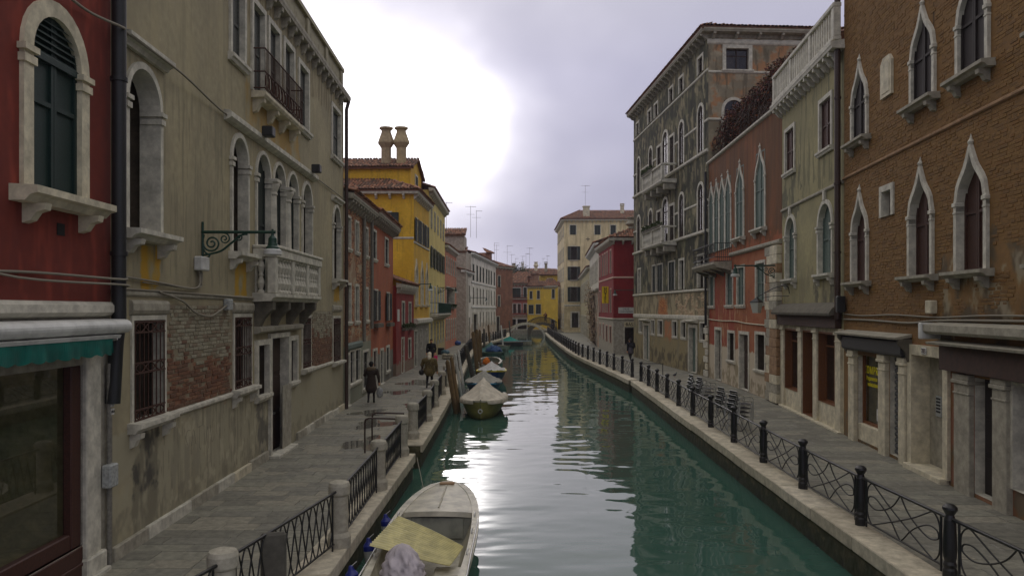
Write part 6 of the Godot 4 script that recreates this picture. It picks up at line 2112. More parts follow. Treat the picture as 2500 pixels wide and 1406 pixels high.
	# small white house and cream house receding from the hotel
	var mw := facade(20.0, 10.3, S(200, 196, 186), [[S(172, 168, 158), 0.7, 0.4, 0.3, 0.0, 0.3], [S(150, 110, 92), 0.8, 0.5, 0.5, -0.1, 0.3, -0.5, 0.0, 20.5, 5.6, 0.4]], 201, 0.0, 12.0)
	var o2 := []
	for k in 6:
		var u := 2.0 + k * 3.2
		o2.append(op(u - 0.5, u + 0.5, 6.6, 8.8, {"fw": 0.14, "fill": "g"}))
		o2.append(op(u - 0.45, u + 0.45, 3.4, 5.2, {"fw": 0.12, "fill": "s", "fillm": M.shutter}))
		o2.append(op(u - 0.5, u + 0.5, 0.05, 2.4, {"fw": 0.12, "fill": "d", "fillm": M.wood_dark, "name": "door"}))
	var h2 := house("white_side_house", "narrow white house overgrown with dry creeper beside the hotel", [9.72, 100.0], [8.62, 79.4], 10.3, 9, mw, o2)
	eave(h2, I, -0.2, 20.6, 10.2, 0.5, 1.2, M.white)
	roof(h2, Vector3(-0.2, 10.45, 0.5), Vector3(20.6, 10.45, 0.5), Vector3(20.6, 11.6, -3), Vector3(-0.2, 11.6, -3))
	band(h2, "string_course", I, 0, 20.6, 5.6, 0.3, 0.3, M.stone_grey)
	var cr := thing("creeper", "bare dry creeper climbing the white house beside the hotel", "plant", h2.transform)
	var st := G.new()
	var lf := G.new()
	for k in 14:
		var p := Vector3(rng.randf_range(10, 19), 0.1, 0.15)
		var pts := [p]
		for s in 9:
			p += Vector3(rng.randf_range(-0.5, 0.5), rng.randf_range(0.4, 0.85), rng.randf_range(-0.1, 0.18))
			p.z = clampf(p.z, 0.1, 1.0)
			pts.append(p)
			for r in 7:
				var c := p + Vector3(rng.randf_range(-0.7, 0.7), rng.randf_range(-0.6, 0.5), rng.randf_range(-0.1, 0.4))
				var b := Basis.from_euler(Vector3(rng.randf_range(-2, 2), rng.randf_range(0, 6), rng.randf_range(-2, 2))) * 0.1
				lf.tri(c - b.x, c + b.x, c + b.y * 1.6)
		st.tube(pts, 0.025, 4, false)
	obj("stem", st, M.wood_dark, cr)
	obj("foliage", lf, mat(S(150, 136, 120), 0.9), cr)
	var mc := facade(35.0, 9.0, S(160, 152, 124), [[S(140, 134, 110), 0.6, 0.3, 0.3, 0.0, 0.3], [S(126, 120, 104), 0.8, 0.5, 0.5, -0.1, 0.3, -0.5, 0.0, 35.5, 2.0, 0.4]], 205, 0.0, 10.0)
	var o3 := []
	for k in 8:
		var u := 3.0 + k * 4.0
		o3.append(op(u - 0.6, u + 0.6, 4.8, 7.6, {"fw": 0.14, "fill": "s", "fillm": M.shutter}))
		o3.append(op(u - 0.6, u + 0.6, 0.1, 2.8, {"fw": 0.14, "fill": "s", "fillm": M.shutter_grey}))
	var h3 := house("olive_cream_house", "low cream house with dark shutters between the white house and the tall block", [11.6, 135.0], [9.74, 100.2], 9.0, 9, mc, o3)
	eave(h3, I, 0, 34.8, 8.9, 0.4, 2.0, M.stone)
	roof(h3, Vector3(0, 9.15, 0.4), Vector3(34.8, 9.15, 0.4), Vector3(34.8, 10.3, -3), Vector3(0, 10.3, -3))
	# tall cream block
	var mt := facade(16.0, 19.0, S(206, 192, 160), [[S(188, 174, 146), 0.6, 0.3, 0.25, 0.05, 0.3], [S(150, 138, 114), 0.5, 1.5, 0.12, 0.2, 0.15], [S(158, 144, 120), 0.7, 0.4, 0.4, -0.2, 0.3, -0.5, 0.0, 17.0, 4.2, 0.4]], 211, 0.0, 14.0)
	var o4 := []
	for q in [[1.0, 2.0], [5.2, 6.15], [7.9, 8.8], [11.5, 12.5]]: o4.append(op(q[0], q[1], 16.5, 18.1, {"fw": 0.12, "fill": "s", "fillm": M.shutter, "dep": 0.1}))
	for q in [[14.5, 12.2], [11.05, 8.75], [7.6, 5.1]]:
		o4.append(op(1.1, 2.2, q[1], q[0], {"fw": 0.1, "fill": "g", "open": 0.5, "shm": M.shutter, "sill": 0.2}))
		o4.append(op(5.2, 6.3, q[1], q[0], {"fw": 0.1, "fill": "g", "open": 0.5, "shm": M.shutter, "sill": 0.2}))
	o4.append(op(1.3, 2.4, 0.7, 3.2, {"fw": 0.25, "fill": "g"}))
	var h4 := house("tall_cream_block", "tall cream five-storey block with a tiled roof at the far end of the right quay", [8.9, 136.0], [24.0, 136.0], 19.0, 14, mt, o4, null, false, true)
	band(h4, "string_course", I, 0, 15, 4.3, 0.3, 0.15, M.stone)
	eave(h4, I, -0.5, 15.6, 18.9, 0.5, 0.7, M.stone)
	var cf := Transform3D(Basis(Vector3(0, 0, 1), Vector3.UP, Vector3(-1, 0, 0)), Vector3(-0.004, 0, -20))
	var o5 := []
	for k in 5:
		var u := 2.2 + k * 4.0
		for q in [[16.4, 18.0], [12.2, 14.4], [8.8, 11.0], [5.2, 7.4], [0.6, 3.0]]:
			o5.append(op(u - 0.6, u + 0.6, q[0], q[1], {"fw": 0.1, "fill": "s", "fillm": M.shutter, "dep": 0.12, "sill": 0.15}))
	wall(h4, "canal_wall", cf, 0, 20, -0.1, 19.0, o5, mt)
	for o in o5: win(h4, cf, o)
	eave(h4, cf, 0, 20.5, 18.9, 0.5, 0.9, M.stone)
	roof(h4, Vector3(-0.6, 19.2, 0.6), Vector3(15.6, 19.2, 0.6), Vector3(13, 21.2, -5), Vector3(3, 21.2, -5))
	roof(h4, Vector3(-0.6, 19.2, -20), Vector3(-0.6, 19.2, 0.6), Vector3(3, 21.2, -5), Vector3(3, 21.2, -18))
	var cb := G.new()
	cb.cbox(Vector3(3.3, 19.3, -1.4), Vector3(4.4, 21.3, -0.6), 0.03)
	cb.cbox(Vector3(3.2, 21.3, -1.5), Vector3(4.5, 21.5, -0.5), 0.03)
	obj("chimney", cb, M.stone_warm, h4)
	chimney(h4, 10.3, 20.2, -3, 0.6, 2.0, M.stone_warm, false)
	var iron := G.new()
	iron.box(Vector3(4.0, 15.4, 0.0), Vector3(4.1, 16.1, 0.04))
	iron.box(Vector3(3.7, 15.7, 0.0), Vector3(4.4, 15.8, 0.045))
	obj("wall_anchor", iron, M.iron, h4)
	antenna(Vector3(12.6, 21.3, -137), 3.8, "mast antenna on the chimney of the tall cream block", 1)

# ---------------------------------------------------------------- the far end: bridges and houses that close the view
func make_end() -> void:
	var I := Transform3D.IDENTITY
	# low stone arch bridge
	var br := thing("stone_bridge", "low white stone arch bridge closing the canal", "bridge", pos(2.4, 0, 130))
	var n := 24
	for part in 2:
		var g := G.new()
		var z0 := -3.2 if part == 0 else -3.35
		var z1 := 0.0 if part == 0 else 0.15
		for k in n:
			var a := PI * k / n
			var b := PI * (k + 1) / n
			var pa := Vector2(-cos(a) * 2.75, -0.7 + sin(a) * 1.95)
			var pb := Vector2(-cos(b) * 2.75, -0.7 + sin(b) * 1.95)
			if part == 0:
				var ta := Vector2(pa.x, maxf(0.35, 1.42 - pa.x * pa.x * 0.125))
				var tb := Vector2(pb.x, maxf(0.35, 1.42 - pb.x * pb.x * 0.125))
				g.quad(Vector3(pa.x, pa.y, z1), Vector3(pb.x, pb.y, z1), Vector3(tb.x, tb.y, z1), Vector3(ta.x, ta.y, z1))
				g.quad(Vector3(pb.x, pb.y, z0), Vector3(pa.x, pa.y, z0), Vector3(ta.x, ta.y, z0), Vector3(tb.x, tb.y, z0))
				g.quad(Vector3(pa.x, pa.y, z0), Vector3(pb.x, pb.y, z0), Vector3(pb.x, pb.y, z1), Vector3(pa.x, pa.y, z1))
				g.quad(Vector3(ta.x, ta.y - 0.1, z1), Vector3(tb.x, tb.y - 0.1, z1), Vector3(tb.x, tb.y - 0.1, z0), Vector3(ta.x, ta.y - 0.1, z0))
			else:
				var qa := pa * 1.0 + Vector2(-cos(a), sin(a)) * 0.3
				var qb := pb * 1.0 + Vector2(-cos(b), sin(b)) * 0.3
				g.quad(Vector3(pa.x, pa.y, z1), Vector3(pb.x, pb.y, z1), Vector3(qb.x, qb.y, z1), Vector3(qa.x, qa.y, z1))
				g.quad(Vector3(pa.x, pa.y, 0), Vector3(pb.x, pb.y, 0), Vector3(pb.x, pb.y, z1), Vector3(pa.x, pa.y, z1))
				g.quad(Vector3(qa.x, qa.y, z1), Vector3(qb.x, qb.y, z1), Vector3(qb.x, qb.y, 0), Vector3(qa.x, qa.y, 0))
		if part == 0:
			g.box(Vector3(-4.4, -1.2, z0), Vector3(-2.75, 0.35, z1))
			g.box(Vector3(2.75, -1.2, z0), Vector3(3.6, 0.35, z1))
		obj("span" if part == 0 else "arch_ring", g, M.stone_grey if part == 0 else M.stone, br)
	var cop := G.new()
	for k in 20:
		var xa := lerpf(-4.0, 3.6, k / 20.0)
		var xb := lerpf(-4.0, 3.6, (k + 1) / 20.0)
		var ya := maxf(0.45, 1.46 - xa * xa * 0.11)
		var yb := maxf(0.45, 1.46 - xb * xb * 0.11)
		cop.quad(Vector3(xa, ya, 0.12), Vector3(xb, yb, 0.12), Vector3(xb, yb + 0.2, 0.12), Vector3(xa, ya + 0.2, 0.12))
		cop.quad(Vector3(xa, ya + 0.2, 0.12), Vector3(xb, yb + 0.2, 0.12), Vector3(xb, yb + 0.2, -0.25), Vector3(xa, ya + 0.2, -0.25))
		cop.quad(Vector3(xb, yb, 0.12), Vector3(xa, ya, 0.12), Vector3(xa, ya, 0.0), Vector3(xb, yb, 0.0))
	obj("parapet_coping", cop, M.stone_warm, br)
	# quay behind the bridge and darker stair bridge with an iron rail
	var bq := G.new()
	bq.box(Vector3(-12, -1.2, -150), Vector3(16, 0.15, -142))
	struct("quay_behind", bq, M.stone_grey)
	var sb := thing("stair_bridge", "dark stepped footbridge with iron railings behind the stone arch", "bridge", pos(5.3, 0, 138.5))
	var s := G.new()
	var top := []
	for k in 25:
		var x := lerpf(-2.6, 2.6, k / 24.0)
		top.append(Vector2(x, 1.55 - pow(absf(x) / 2.6, 2.0) * 1.0))
	var poly := [Vector2(-2.6, -1.0), Vector2(-2.2, -1.0), Vector2(-1.9, 0.1), Vector2(-1.1, 0.85), Vector2(0.0, 1.1), Vector2(1.1, 0.85), Vector2(1.9, 0.1), Vector2(2.2, -1.0), Vector2(2.6, -1.0)]
	for k in 25: poly.append(top[24 - k])
	s.prism(poly, -2.0, 0.0)
	obj("span", s, M.stone_dark, sb)
	for z in [0.0, -1.9]:
		var r := G.new()
		var pts := []
		for p in top: pts.append(Vector3(p.x, p.y + 0.95, z))
		r.tube(pts, 0.04, 5)
		for k in 24:
			r.tube([Vector3(top[k].x, top[k].y, z), Vector3(top[k + 1].x, top[k + 1].y + 0.95, z)], 0.02, 4)
			r.tube([Vector3(top[k + 1].x, top[k + 1].y, z), Vector3(top[k].x, top[k].y + 0.95, z)], 0.02, 4)
		obj("iron_railing", r, M.iron, sb)
	# brown brick house at the bend
	var mb := facade(3.4, 10.8, S(126, 92, 78), [[S(106, 78, 68), 0.7, 0.6, 0.6, 0.0, 0.2]], 301, 0.0, 12.0)
	var o1 := [op(0.4, 0.9, 7.2, 8.6, {"fill": "s", "fillm": M.shutter, "fw": 0.08}), op(1.9, 2.7, 7.4, 9.2, {"fill": "s", "fillm": M.shutter, "fw": 0.1}), op(1.9, 2.6, 4.2, 6.0, {"fill": "s", "fillm": M.shutter, "fw": 0.1}), op(0.3, 1.2, 0.1, 2.6, {"fill": "v", "fw": 0.1, "name": "door"}), op(1.5, 2.4, 0.1, 2.6, {"fill": "v", "fw": 0.1, "name": "door"})]
	var h1 := house("brown_brick_house", "narrow brown brick house at the bend beside the white palazzo", [-3.2, 127.0], [0.1, 133.0], 10.6, 7, mb, o1)
	eave(h1, I, -0.2, 6.9, 10.5, 0.3, 1.0, M.stone_grey)
	roof(h1, Vector3(-0.2, 10.75, 0.3), Vector3(7.0, 10.75, 0.3), Vector3(5.5, 11.9, -3), Vector3(-0.2, 11.9, -3))
	var tur := G.new()
	tur.box(Vector3(0.4, 11.0, -3.2), Vector3(2.4, 12.9, -1.4))
	obj("roof_turret", tur, mb, h1)
	roof(h1, Vector3(0.1, 12.9, -1.1), Vector3(2.7, 12.9, -1.1), Vector3(1.6, 13.6, -2.3), Vector3(1.2, 13.6, -2.3))
	# pink house facing down the canal
	var mp := facade(4.3, 8.5, S(158, 92, 84), [[S(140, 82, 76), 0.6, 0.5, 0.5, 0.0, 0.3], [S(120, 92, 84), 0.8, 0.8, 0.8, -0.5, 0.2, -0.3, 5.6, 4.5, 8.6, 0.05], [S(190, 180, 170), 0.95, 0.5, 0.5, -0.7, 0.2, -0.3, 0.0, 4.5, 2.5, 0.04]], 305, 0.0, 14.0)
	var sw := {"fw": 0.1, "fill": "s", "fillm": M.shutter_brown, "fm": M.white}
	var o2 := [op(0.25, 0.95, 6.0, 7.7, sw.merged({"fillm": M.shutter}, true)), op(1.45, 3.0, 6.0, 7.7, sw.merged({"fillm": M.shutter}, true)), op(3.5, 4.1, 6.0, 7.8, sw.merged({"fillm": M.shutter}, true)), op(0.4, 0.95, 3.1, 4.8, sw), op(1.6, 2.15, 3.1, 4.8, sw), op(2.45, 3.0, 3.1, 4.8, sw), op(3.5, 4.1, 3.1, 4.8, sw), op(0.3, 2.1, 0.1, 2.0, {"fill": "v", "fw": 0.1, "fm": M.white, "name": "door"}), op(2.4, 4.1, 0.1, 2.0, {"fill": "v", "fw": 0.1, "fm": M.white, "name": "door"})]
	var h2 := house("pink_end_house", "pink house with brown shutters facing down the canal behind the bridge", [-1.4, 146.0], [2.78, 146.0], 8.4, 9, mp, o2)
	eave(h2, I, -0.2, 4.2, 8.3, 0.3, 0.6, M.stone_grey)
	roof(h2, Vector3(-0.4, 8.55, 0.4), Vector3(4.3, 8.55, 0.4), Vector3(4.2, 10.8, -5), Vector3(2.4, 10.8, -5))
	roof(h2, Vector3(-0.4, 8.55, -9), Vector3(-0.4, 8.55, 0.4), Vector3(2.4, 10.8, -5), Vector3(2.4, 10.8, -9))
	var bal := G.new()
	for y in [2.75, 3.6, 5.75, 6.4]: bal.tube([Vector3(0.1, y, 0.5), Vector3(4.2, y, 0.5)], 0.03, 4)
	for k in 30:
		bal.tube([Vector3(0.1 + k * 0.14, 2.75, 0.5), Vector3(0.1 + k * 0.14, 3.6, 0.5)], 0.014, 4)
		bal.tube([Vector3(0.1 + k * 0.14, 5.75, 0.5), Vector3(0.1 + k * 0.14, 6.4, 0.5)], 0.014, 4)
	obj("iron_railing", bal, M.iron_rust, h2)
	var sl := G.new()
	for y in [2.6, 5.6]: sl.box(Vector3(0.0, y, 0), Vector3(4.25, y + 0.13, 0.55))
	obj("balcony", sl, M.stone_grey, h2)
	# yellow house, bent in plan
	var my := facade(6.0, 8.0, S(200, 172, 92), [[S(186, 156, 80), 0.6, 0.5, 0.5, 0.0, 0.3]], 309, 0.0, 14.0)
	var sh := {"fw": 0.06, "fill": "s", "fillm": M.shutter, "dep": 0.1, "sill": 0.15}
	var root := thing("yellow_end_house", "bright yellow house with black shutters behind the stair bridge", "building", frame(2.8, 146.0, 5.78, 145.5))
	var o3 := [op(0.45, 0.95, 5.7, 7.1, sh), op(1.8, 2.3, 5.7, 7.2, sh), op(0.25, 1.15, 2.95, 4.6, sh), op(1.6, 2.5, 2.95, 4.7, sh)]
	wall(root, "front_wall", I, 0, 3.02, -0.1, 7.9, o3, my)
	for o in o3: win(root, I, o)
	var w2 := Transform3D(Basis(Vector3.UP, -0.42), Vector3(3.02, 0, 0))
	var o4 := [op(1.75, 2.35, 5.8, 7.4, sh), op(1.6, 2.3, 0.1, 1.9, {"fill": "v", "fw": 0.1, "name": "door"})]
	wall(root, "side_wall", w2, 0, 3.0, -0.1, 7.9, o4, my)
	for o in o4: win(root, w2, o, o.get("name", "window"))
	eave(root, I, 0, 3.05, 7.8, 0.25, 0.35, M.stone_grey)
	eave(root, w2, 0, 3.0, 7.8, 0.25, 0.35, M.stone_grey)
	roof(root, Vector3(-0.1, 8.05, 0.3), Vector3(3.1, 8.05, 0.3), Vector3(3.1, 9.0, -4), Vector3(-0.1, 9.0, -4))
	roof(root, Vector3(3.1, 8.05, 0.3), Vector3(6.0, 8.05, -0.9), Vector3(6.0, 9.0, -4), Vector3(3.1, 9.0, -4))
	# roofs stacked beyond
	var k := 0
	for q in [[-1.0, 3.5, 156.0, 10.2, S(132, 96, 84), "brick red house wall with a white chimney stack beyond the pink roof"], [1.2, 4.6, 165.0, 11.0, S(150, 120, 108), "pale pink house half hidden beyond the pink roof"], [3.6, 9.0, 172.0, 11.4, S(156, 128, 116), "long dusty pink roofed house beyond the yellow house"], [5.6, 9.6, 158.0, 10.6, S(196, 168, 92), "yellow upper house with a dark shutter above the yellow end house"], [-6.0, -1.2, 150.0, 11.0, S(140, 104, 90), "brown roofed house beyond the bend of the left bank"]]:
		var mm := mat(q[4], 0.95, "patch", 0.3)
		var h := thing("far_house", q[5], "building", frame(q[0], q[2], q[1], q[2]), "far houses beyond the bridge")
		var w: float = q[1] - q[0]
		var g := G.new()
		g.box(Vector3(0, 0, -6), Vector3(w, q[3], 0))
		obj("wall", g, mm, h)
		roof(h, Vector3(-0.3, q[3], 0.4), Vector3(w + 0.3, q[3], 0.4), Vector3(w - 0.6, q[3] + 1.3, -3.5), Vector3(0.6, q[3] + 1.3, -3.5))
		win(h, I, op(w * 0.5 - 0.5, w * 0.5 + 0.5, q[3] - 2.4, q[3] - 0.7, {"fill": "s", "fillm": M.shutter, "fw": 0.08, "fp": 0.05, "dep": -0.02}))
		chimney(h, w * 0.3, q[3] + 0.5, -1.8, 0.55, 2.2, [M.stone_grey, M.white, M.stone_warm][k % 3], k % 2 == 0)
		k += 1
	# roof terrace shrubs
	var tr := thing("roof_garden_shrub", "dark roof garden shrub between the far chimneys", "plant", pos(1.4, 10.6, 158))
	var tg := G.new()
	for i in 1500:
		var v := Vector3(rng.randfn() * 0.9, absf(rng.randfn()) * 0.8, rng.randfn() * 0.6)
		var b := Basis.from_euler(Vector3(rng.randf_range(-2, 2), rng.randf_range(0, 6), rng.randf_range(-2, 2))) * 0.12
		tg.tri(v - b.x, v + b.x, v + b.y * 1.7)
	obj("foliage", tg, M.plant, tr)
	var ts := G.new()
	ts.tube([Vector3(0, -0.6, 0), Vector3(0.1, 0.8, 0)], 0.06, 6)
	obj("stem", ts, M.wood_dark, tr)
	var i2 := 0
	for q in [[-2.8, 11.7, 128.0, 2.8, "forked"], [-2.5, 11.7, 129.0, 2.5, "slim"], [-0.9, 11.8, 152.0, 4.2, "cross-shaped"], [-0.1, 11.6, 158.0, 3.1, "short"], [0.7, 11.6, 158.0, 2.3, "stubby"], [2.1, 12.0, 160.0, 2.5, "thin"], [2.9, 12.2, 165.0, 3.2, "straight"], [3.7, 12.4, 168.0, 4.4, "tall slanting"], [5.9, 12.4, 170.0, 1.2, "lowest"], [6.7, 12.6, 172.0, 2.2, "right-pointing"], [7.6, 12.6, 172.0, 2.8, "double"]]:
		antenna(Vector3(q[0], q[1], -q[2]), q[3], "%s antenna among the far roofs beyond the bridge" % q[4], i2)
		i2 += 1

# ---------------------------------------------------------------- railings, poles, chairs
func stone_post(parent: Node, x: float, d: float, turn := 0.0) -> void:
	var g := G.new()
	g.t = pos(x, 0, d, turn)
	g.lathe([Vector2(0.185, 0.02), Vector2(0.185, 0.20), Vector2(0.165, 0.24), Vector2(0.145, 0.27), Vector2(0.14, 0.84), Vector2(0.165, 0.86), Vector2(0.175, 0.88), Vector2(0.175, 1.0), Vector2(0.155, 1.05), Vector2(0.08, 1.075), Vector2(0.005, 1.08)], 14)
	obj("post", g, M.stone_post, parent)

func lattice(parent: Node, a: Vector3, b: Vector3, h0: float, h1: float, fine := true) -> void:
	# panel of interlaced waves between two rails
	var L := a.distance_to(b)
	var p := func(s: float, y: float) -> Vector3: return a.lerp(b, s) + Vector3.UP * y
	var r := G.new()
	r.tube([p.call(0.0, h1), p.call(1.0, h1)], 0.022, 6)
	r.tube([p.call(0.03, h0), p.call(0.97, h0)], 0.016, 6)
	for s in [0.045, 0.955]: r.tube([p.call(s, 0.0), p.call(s, h1)], 0.016, 5)
	var o := obj("railing_panel", r, M.iron_black, parent)
	var n := maxi(3, int(round(L * 0.9 / 0.36)))
	for ph in 3:
		var c := []
		var K := n * (14 if fine else 8)
		for k in K + 1:
			var s := float(k) / K
			c.append(p.call(lerpf(0.05, 0.95, s), lerpf(h0, h1, 0.5 + 0.5 * cos(s * n * TAU * 0.5 * 2.0 * 0.5 + ph * TAU / 3.0))))
		var w := G.new()
		w.tube(c, 0.011, 5 if fine else 4, false)
		obj("lattice_bar", w, M.iron_black, o)

func scroll_panel(parent: Node, a: Vector3, b: Vector3, fine: bool) -> void:
	# the interlaced loops of the cast-iron quay fence
	var h0 := 0.12
	var h1 := 0.84
	var f := func(q: Array) -> Array:
		var r := []
		for v in q: r.append(a.lerp(b, v[0]) + Vector3.UP * lerpf(h0, h1, v[1]))
		return r
	var g := G.new()
	g.tube([a + Vector3.UP * h1, b + Vector3.UP * h1], 0.026, 6)
	g.tube([a.lerp(b, 0.05) + Vector3.UP * h0, a.lerp(b, 0.95) + Vector3.UP * h0], 0.018, 5)
	for s in [0.05, 0.95]: g.tube([a.lerp(b, s) + Vector3.UP * 0.03, a.lerp(b, s) + Vector3.UP * h1], 0.018, 5)
	var o := obj("railing_panel", g, M.iron_black, parent)
	var A := [[0.06, 0.5], [0.07, 0.8], [0.13, 0.97], [0.21, 0.87], [0.33, 0.68], [0.5, 0.45], [0.67, 0.24], [0.82, 0.06], [0.88, 0.02], [0.93, 0.2], [0.94, 0.5]]
	var C := [[0.5, 1.0], [0.42, 0.72], [0.31, 0.52], [0.18, 0.40], [0.09, 0.46], [0.075, 0.55], [0.10, 0.64], [0.18, 0.66], [0.30, 0.50], [0.39, 0.31], [0.46, 0.10], [0.5, 0.0]]
	for mir in [false, true]:
		for base in [A, C]:
			var q := []
			for v in base: q.append([1.0 - v[0] if mir else v[0], v[1]])
			var w := G.new()
			w.tube(curve(f.call(q), 4 if fine else 2), 0.013, 5 if fine else 4, false)
			obj("scroll", w, M.iron_black, o)

func iron_post(parent: Node, at: Vector3, seg := 8) -> void:
	var g := G.new()
	g.lathe([Vector2(0.10, 0.0), Vector2(0.10, 0.12), Vector2(0.085, 0.15), Vector2(0.095, 0.2), Vector2(0.075, 0.24), Vector2(0.09, 0.3), Vector2(0.098, 0.42), Vector2(0.08, 0.82), Vector2(0.072, 0.84), Vector2(0.058, 0.89), Vector2(0.105, 0.97), Vector2(0.10, 1.0), Vector2(0.05, 1.04), Vector2(0.005, 1.05)], seg, at + Vector3.UP * 0.03)
	obj("post", g, M.iron_black, parent)

func chair(called: String) -> Node3D:
	var t := thing(called, "", "chair", Transform3D.IDENTITY, "aluminium chairs stacked by the quay fence")
	# faces +x: seat at 0.44, back at -x
	var g := G.new()
	for s in [-1, 1]:
		var z: float = 0.26 * s
		g.tube(curve([Vector3(0.24, 0, z), Vector3(0.22, 0.4, z), Vector3(0.2, 0.62, z), Vector3(0.1, 0.66, z), Vector3(-0.22, 0.66, z), Vector3(-0.26, 0.62, z), Vector3(-0.25, 0.4, z), Vector3(-0.3, 0, z)], 4), 0.014, 6)
		g.tube(curve([Vector3(0.2, 0.42, z * 0.9), Vector3(-0.18, 0.42, z * 0.9), Vector3(-0.26, 0.55, z * 0.85), Vector3(-0.33, 0.84, z * 0.8)], 4), 0.013, 6)
	obj("frame", g, M.alu, t)
	for k in 5:
		var s := G.new()
		var x := 0.18 - k * 0.085
		s.cbox(Vector3(x - 0.032, 0.425, -0.235), Vector3(x + 0.032, 0.44, 0.235), 0.005)
		obj("seat_slat", s, M.slat_dark, t)
	for k in 4:
		var b := G.new()
		var y := 0.55 + k * 0.078
		var xb := -0.265 - k * 0.02
		b.cbox(Vector3(xb - 0.012, y, -0.22), Vector3(xb + 0.004, y + 0.055, 0.22), 0.005)
		obj("back_slat", b, M.slat_dark, t)
		var e := G.new()
		e.cbox(Vector3(xb - 0.018, y + 0.055, -0.225), Vector3(xb - 0.002, y + 0.07, 0.225), 0.003)
		obj("back_trim", e, M.alu, t)
	return t

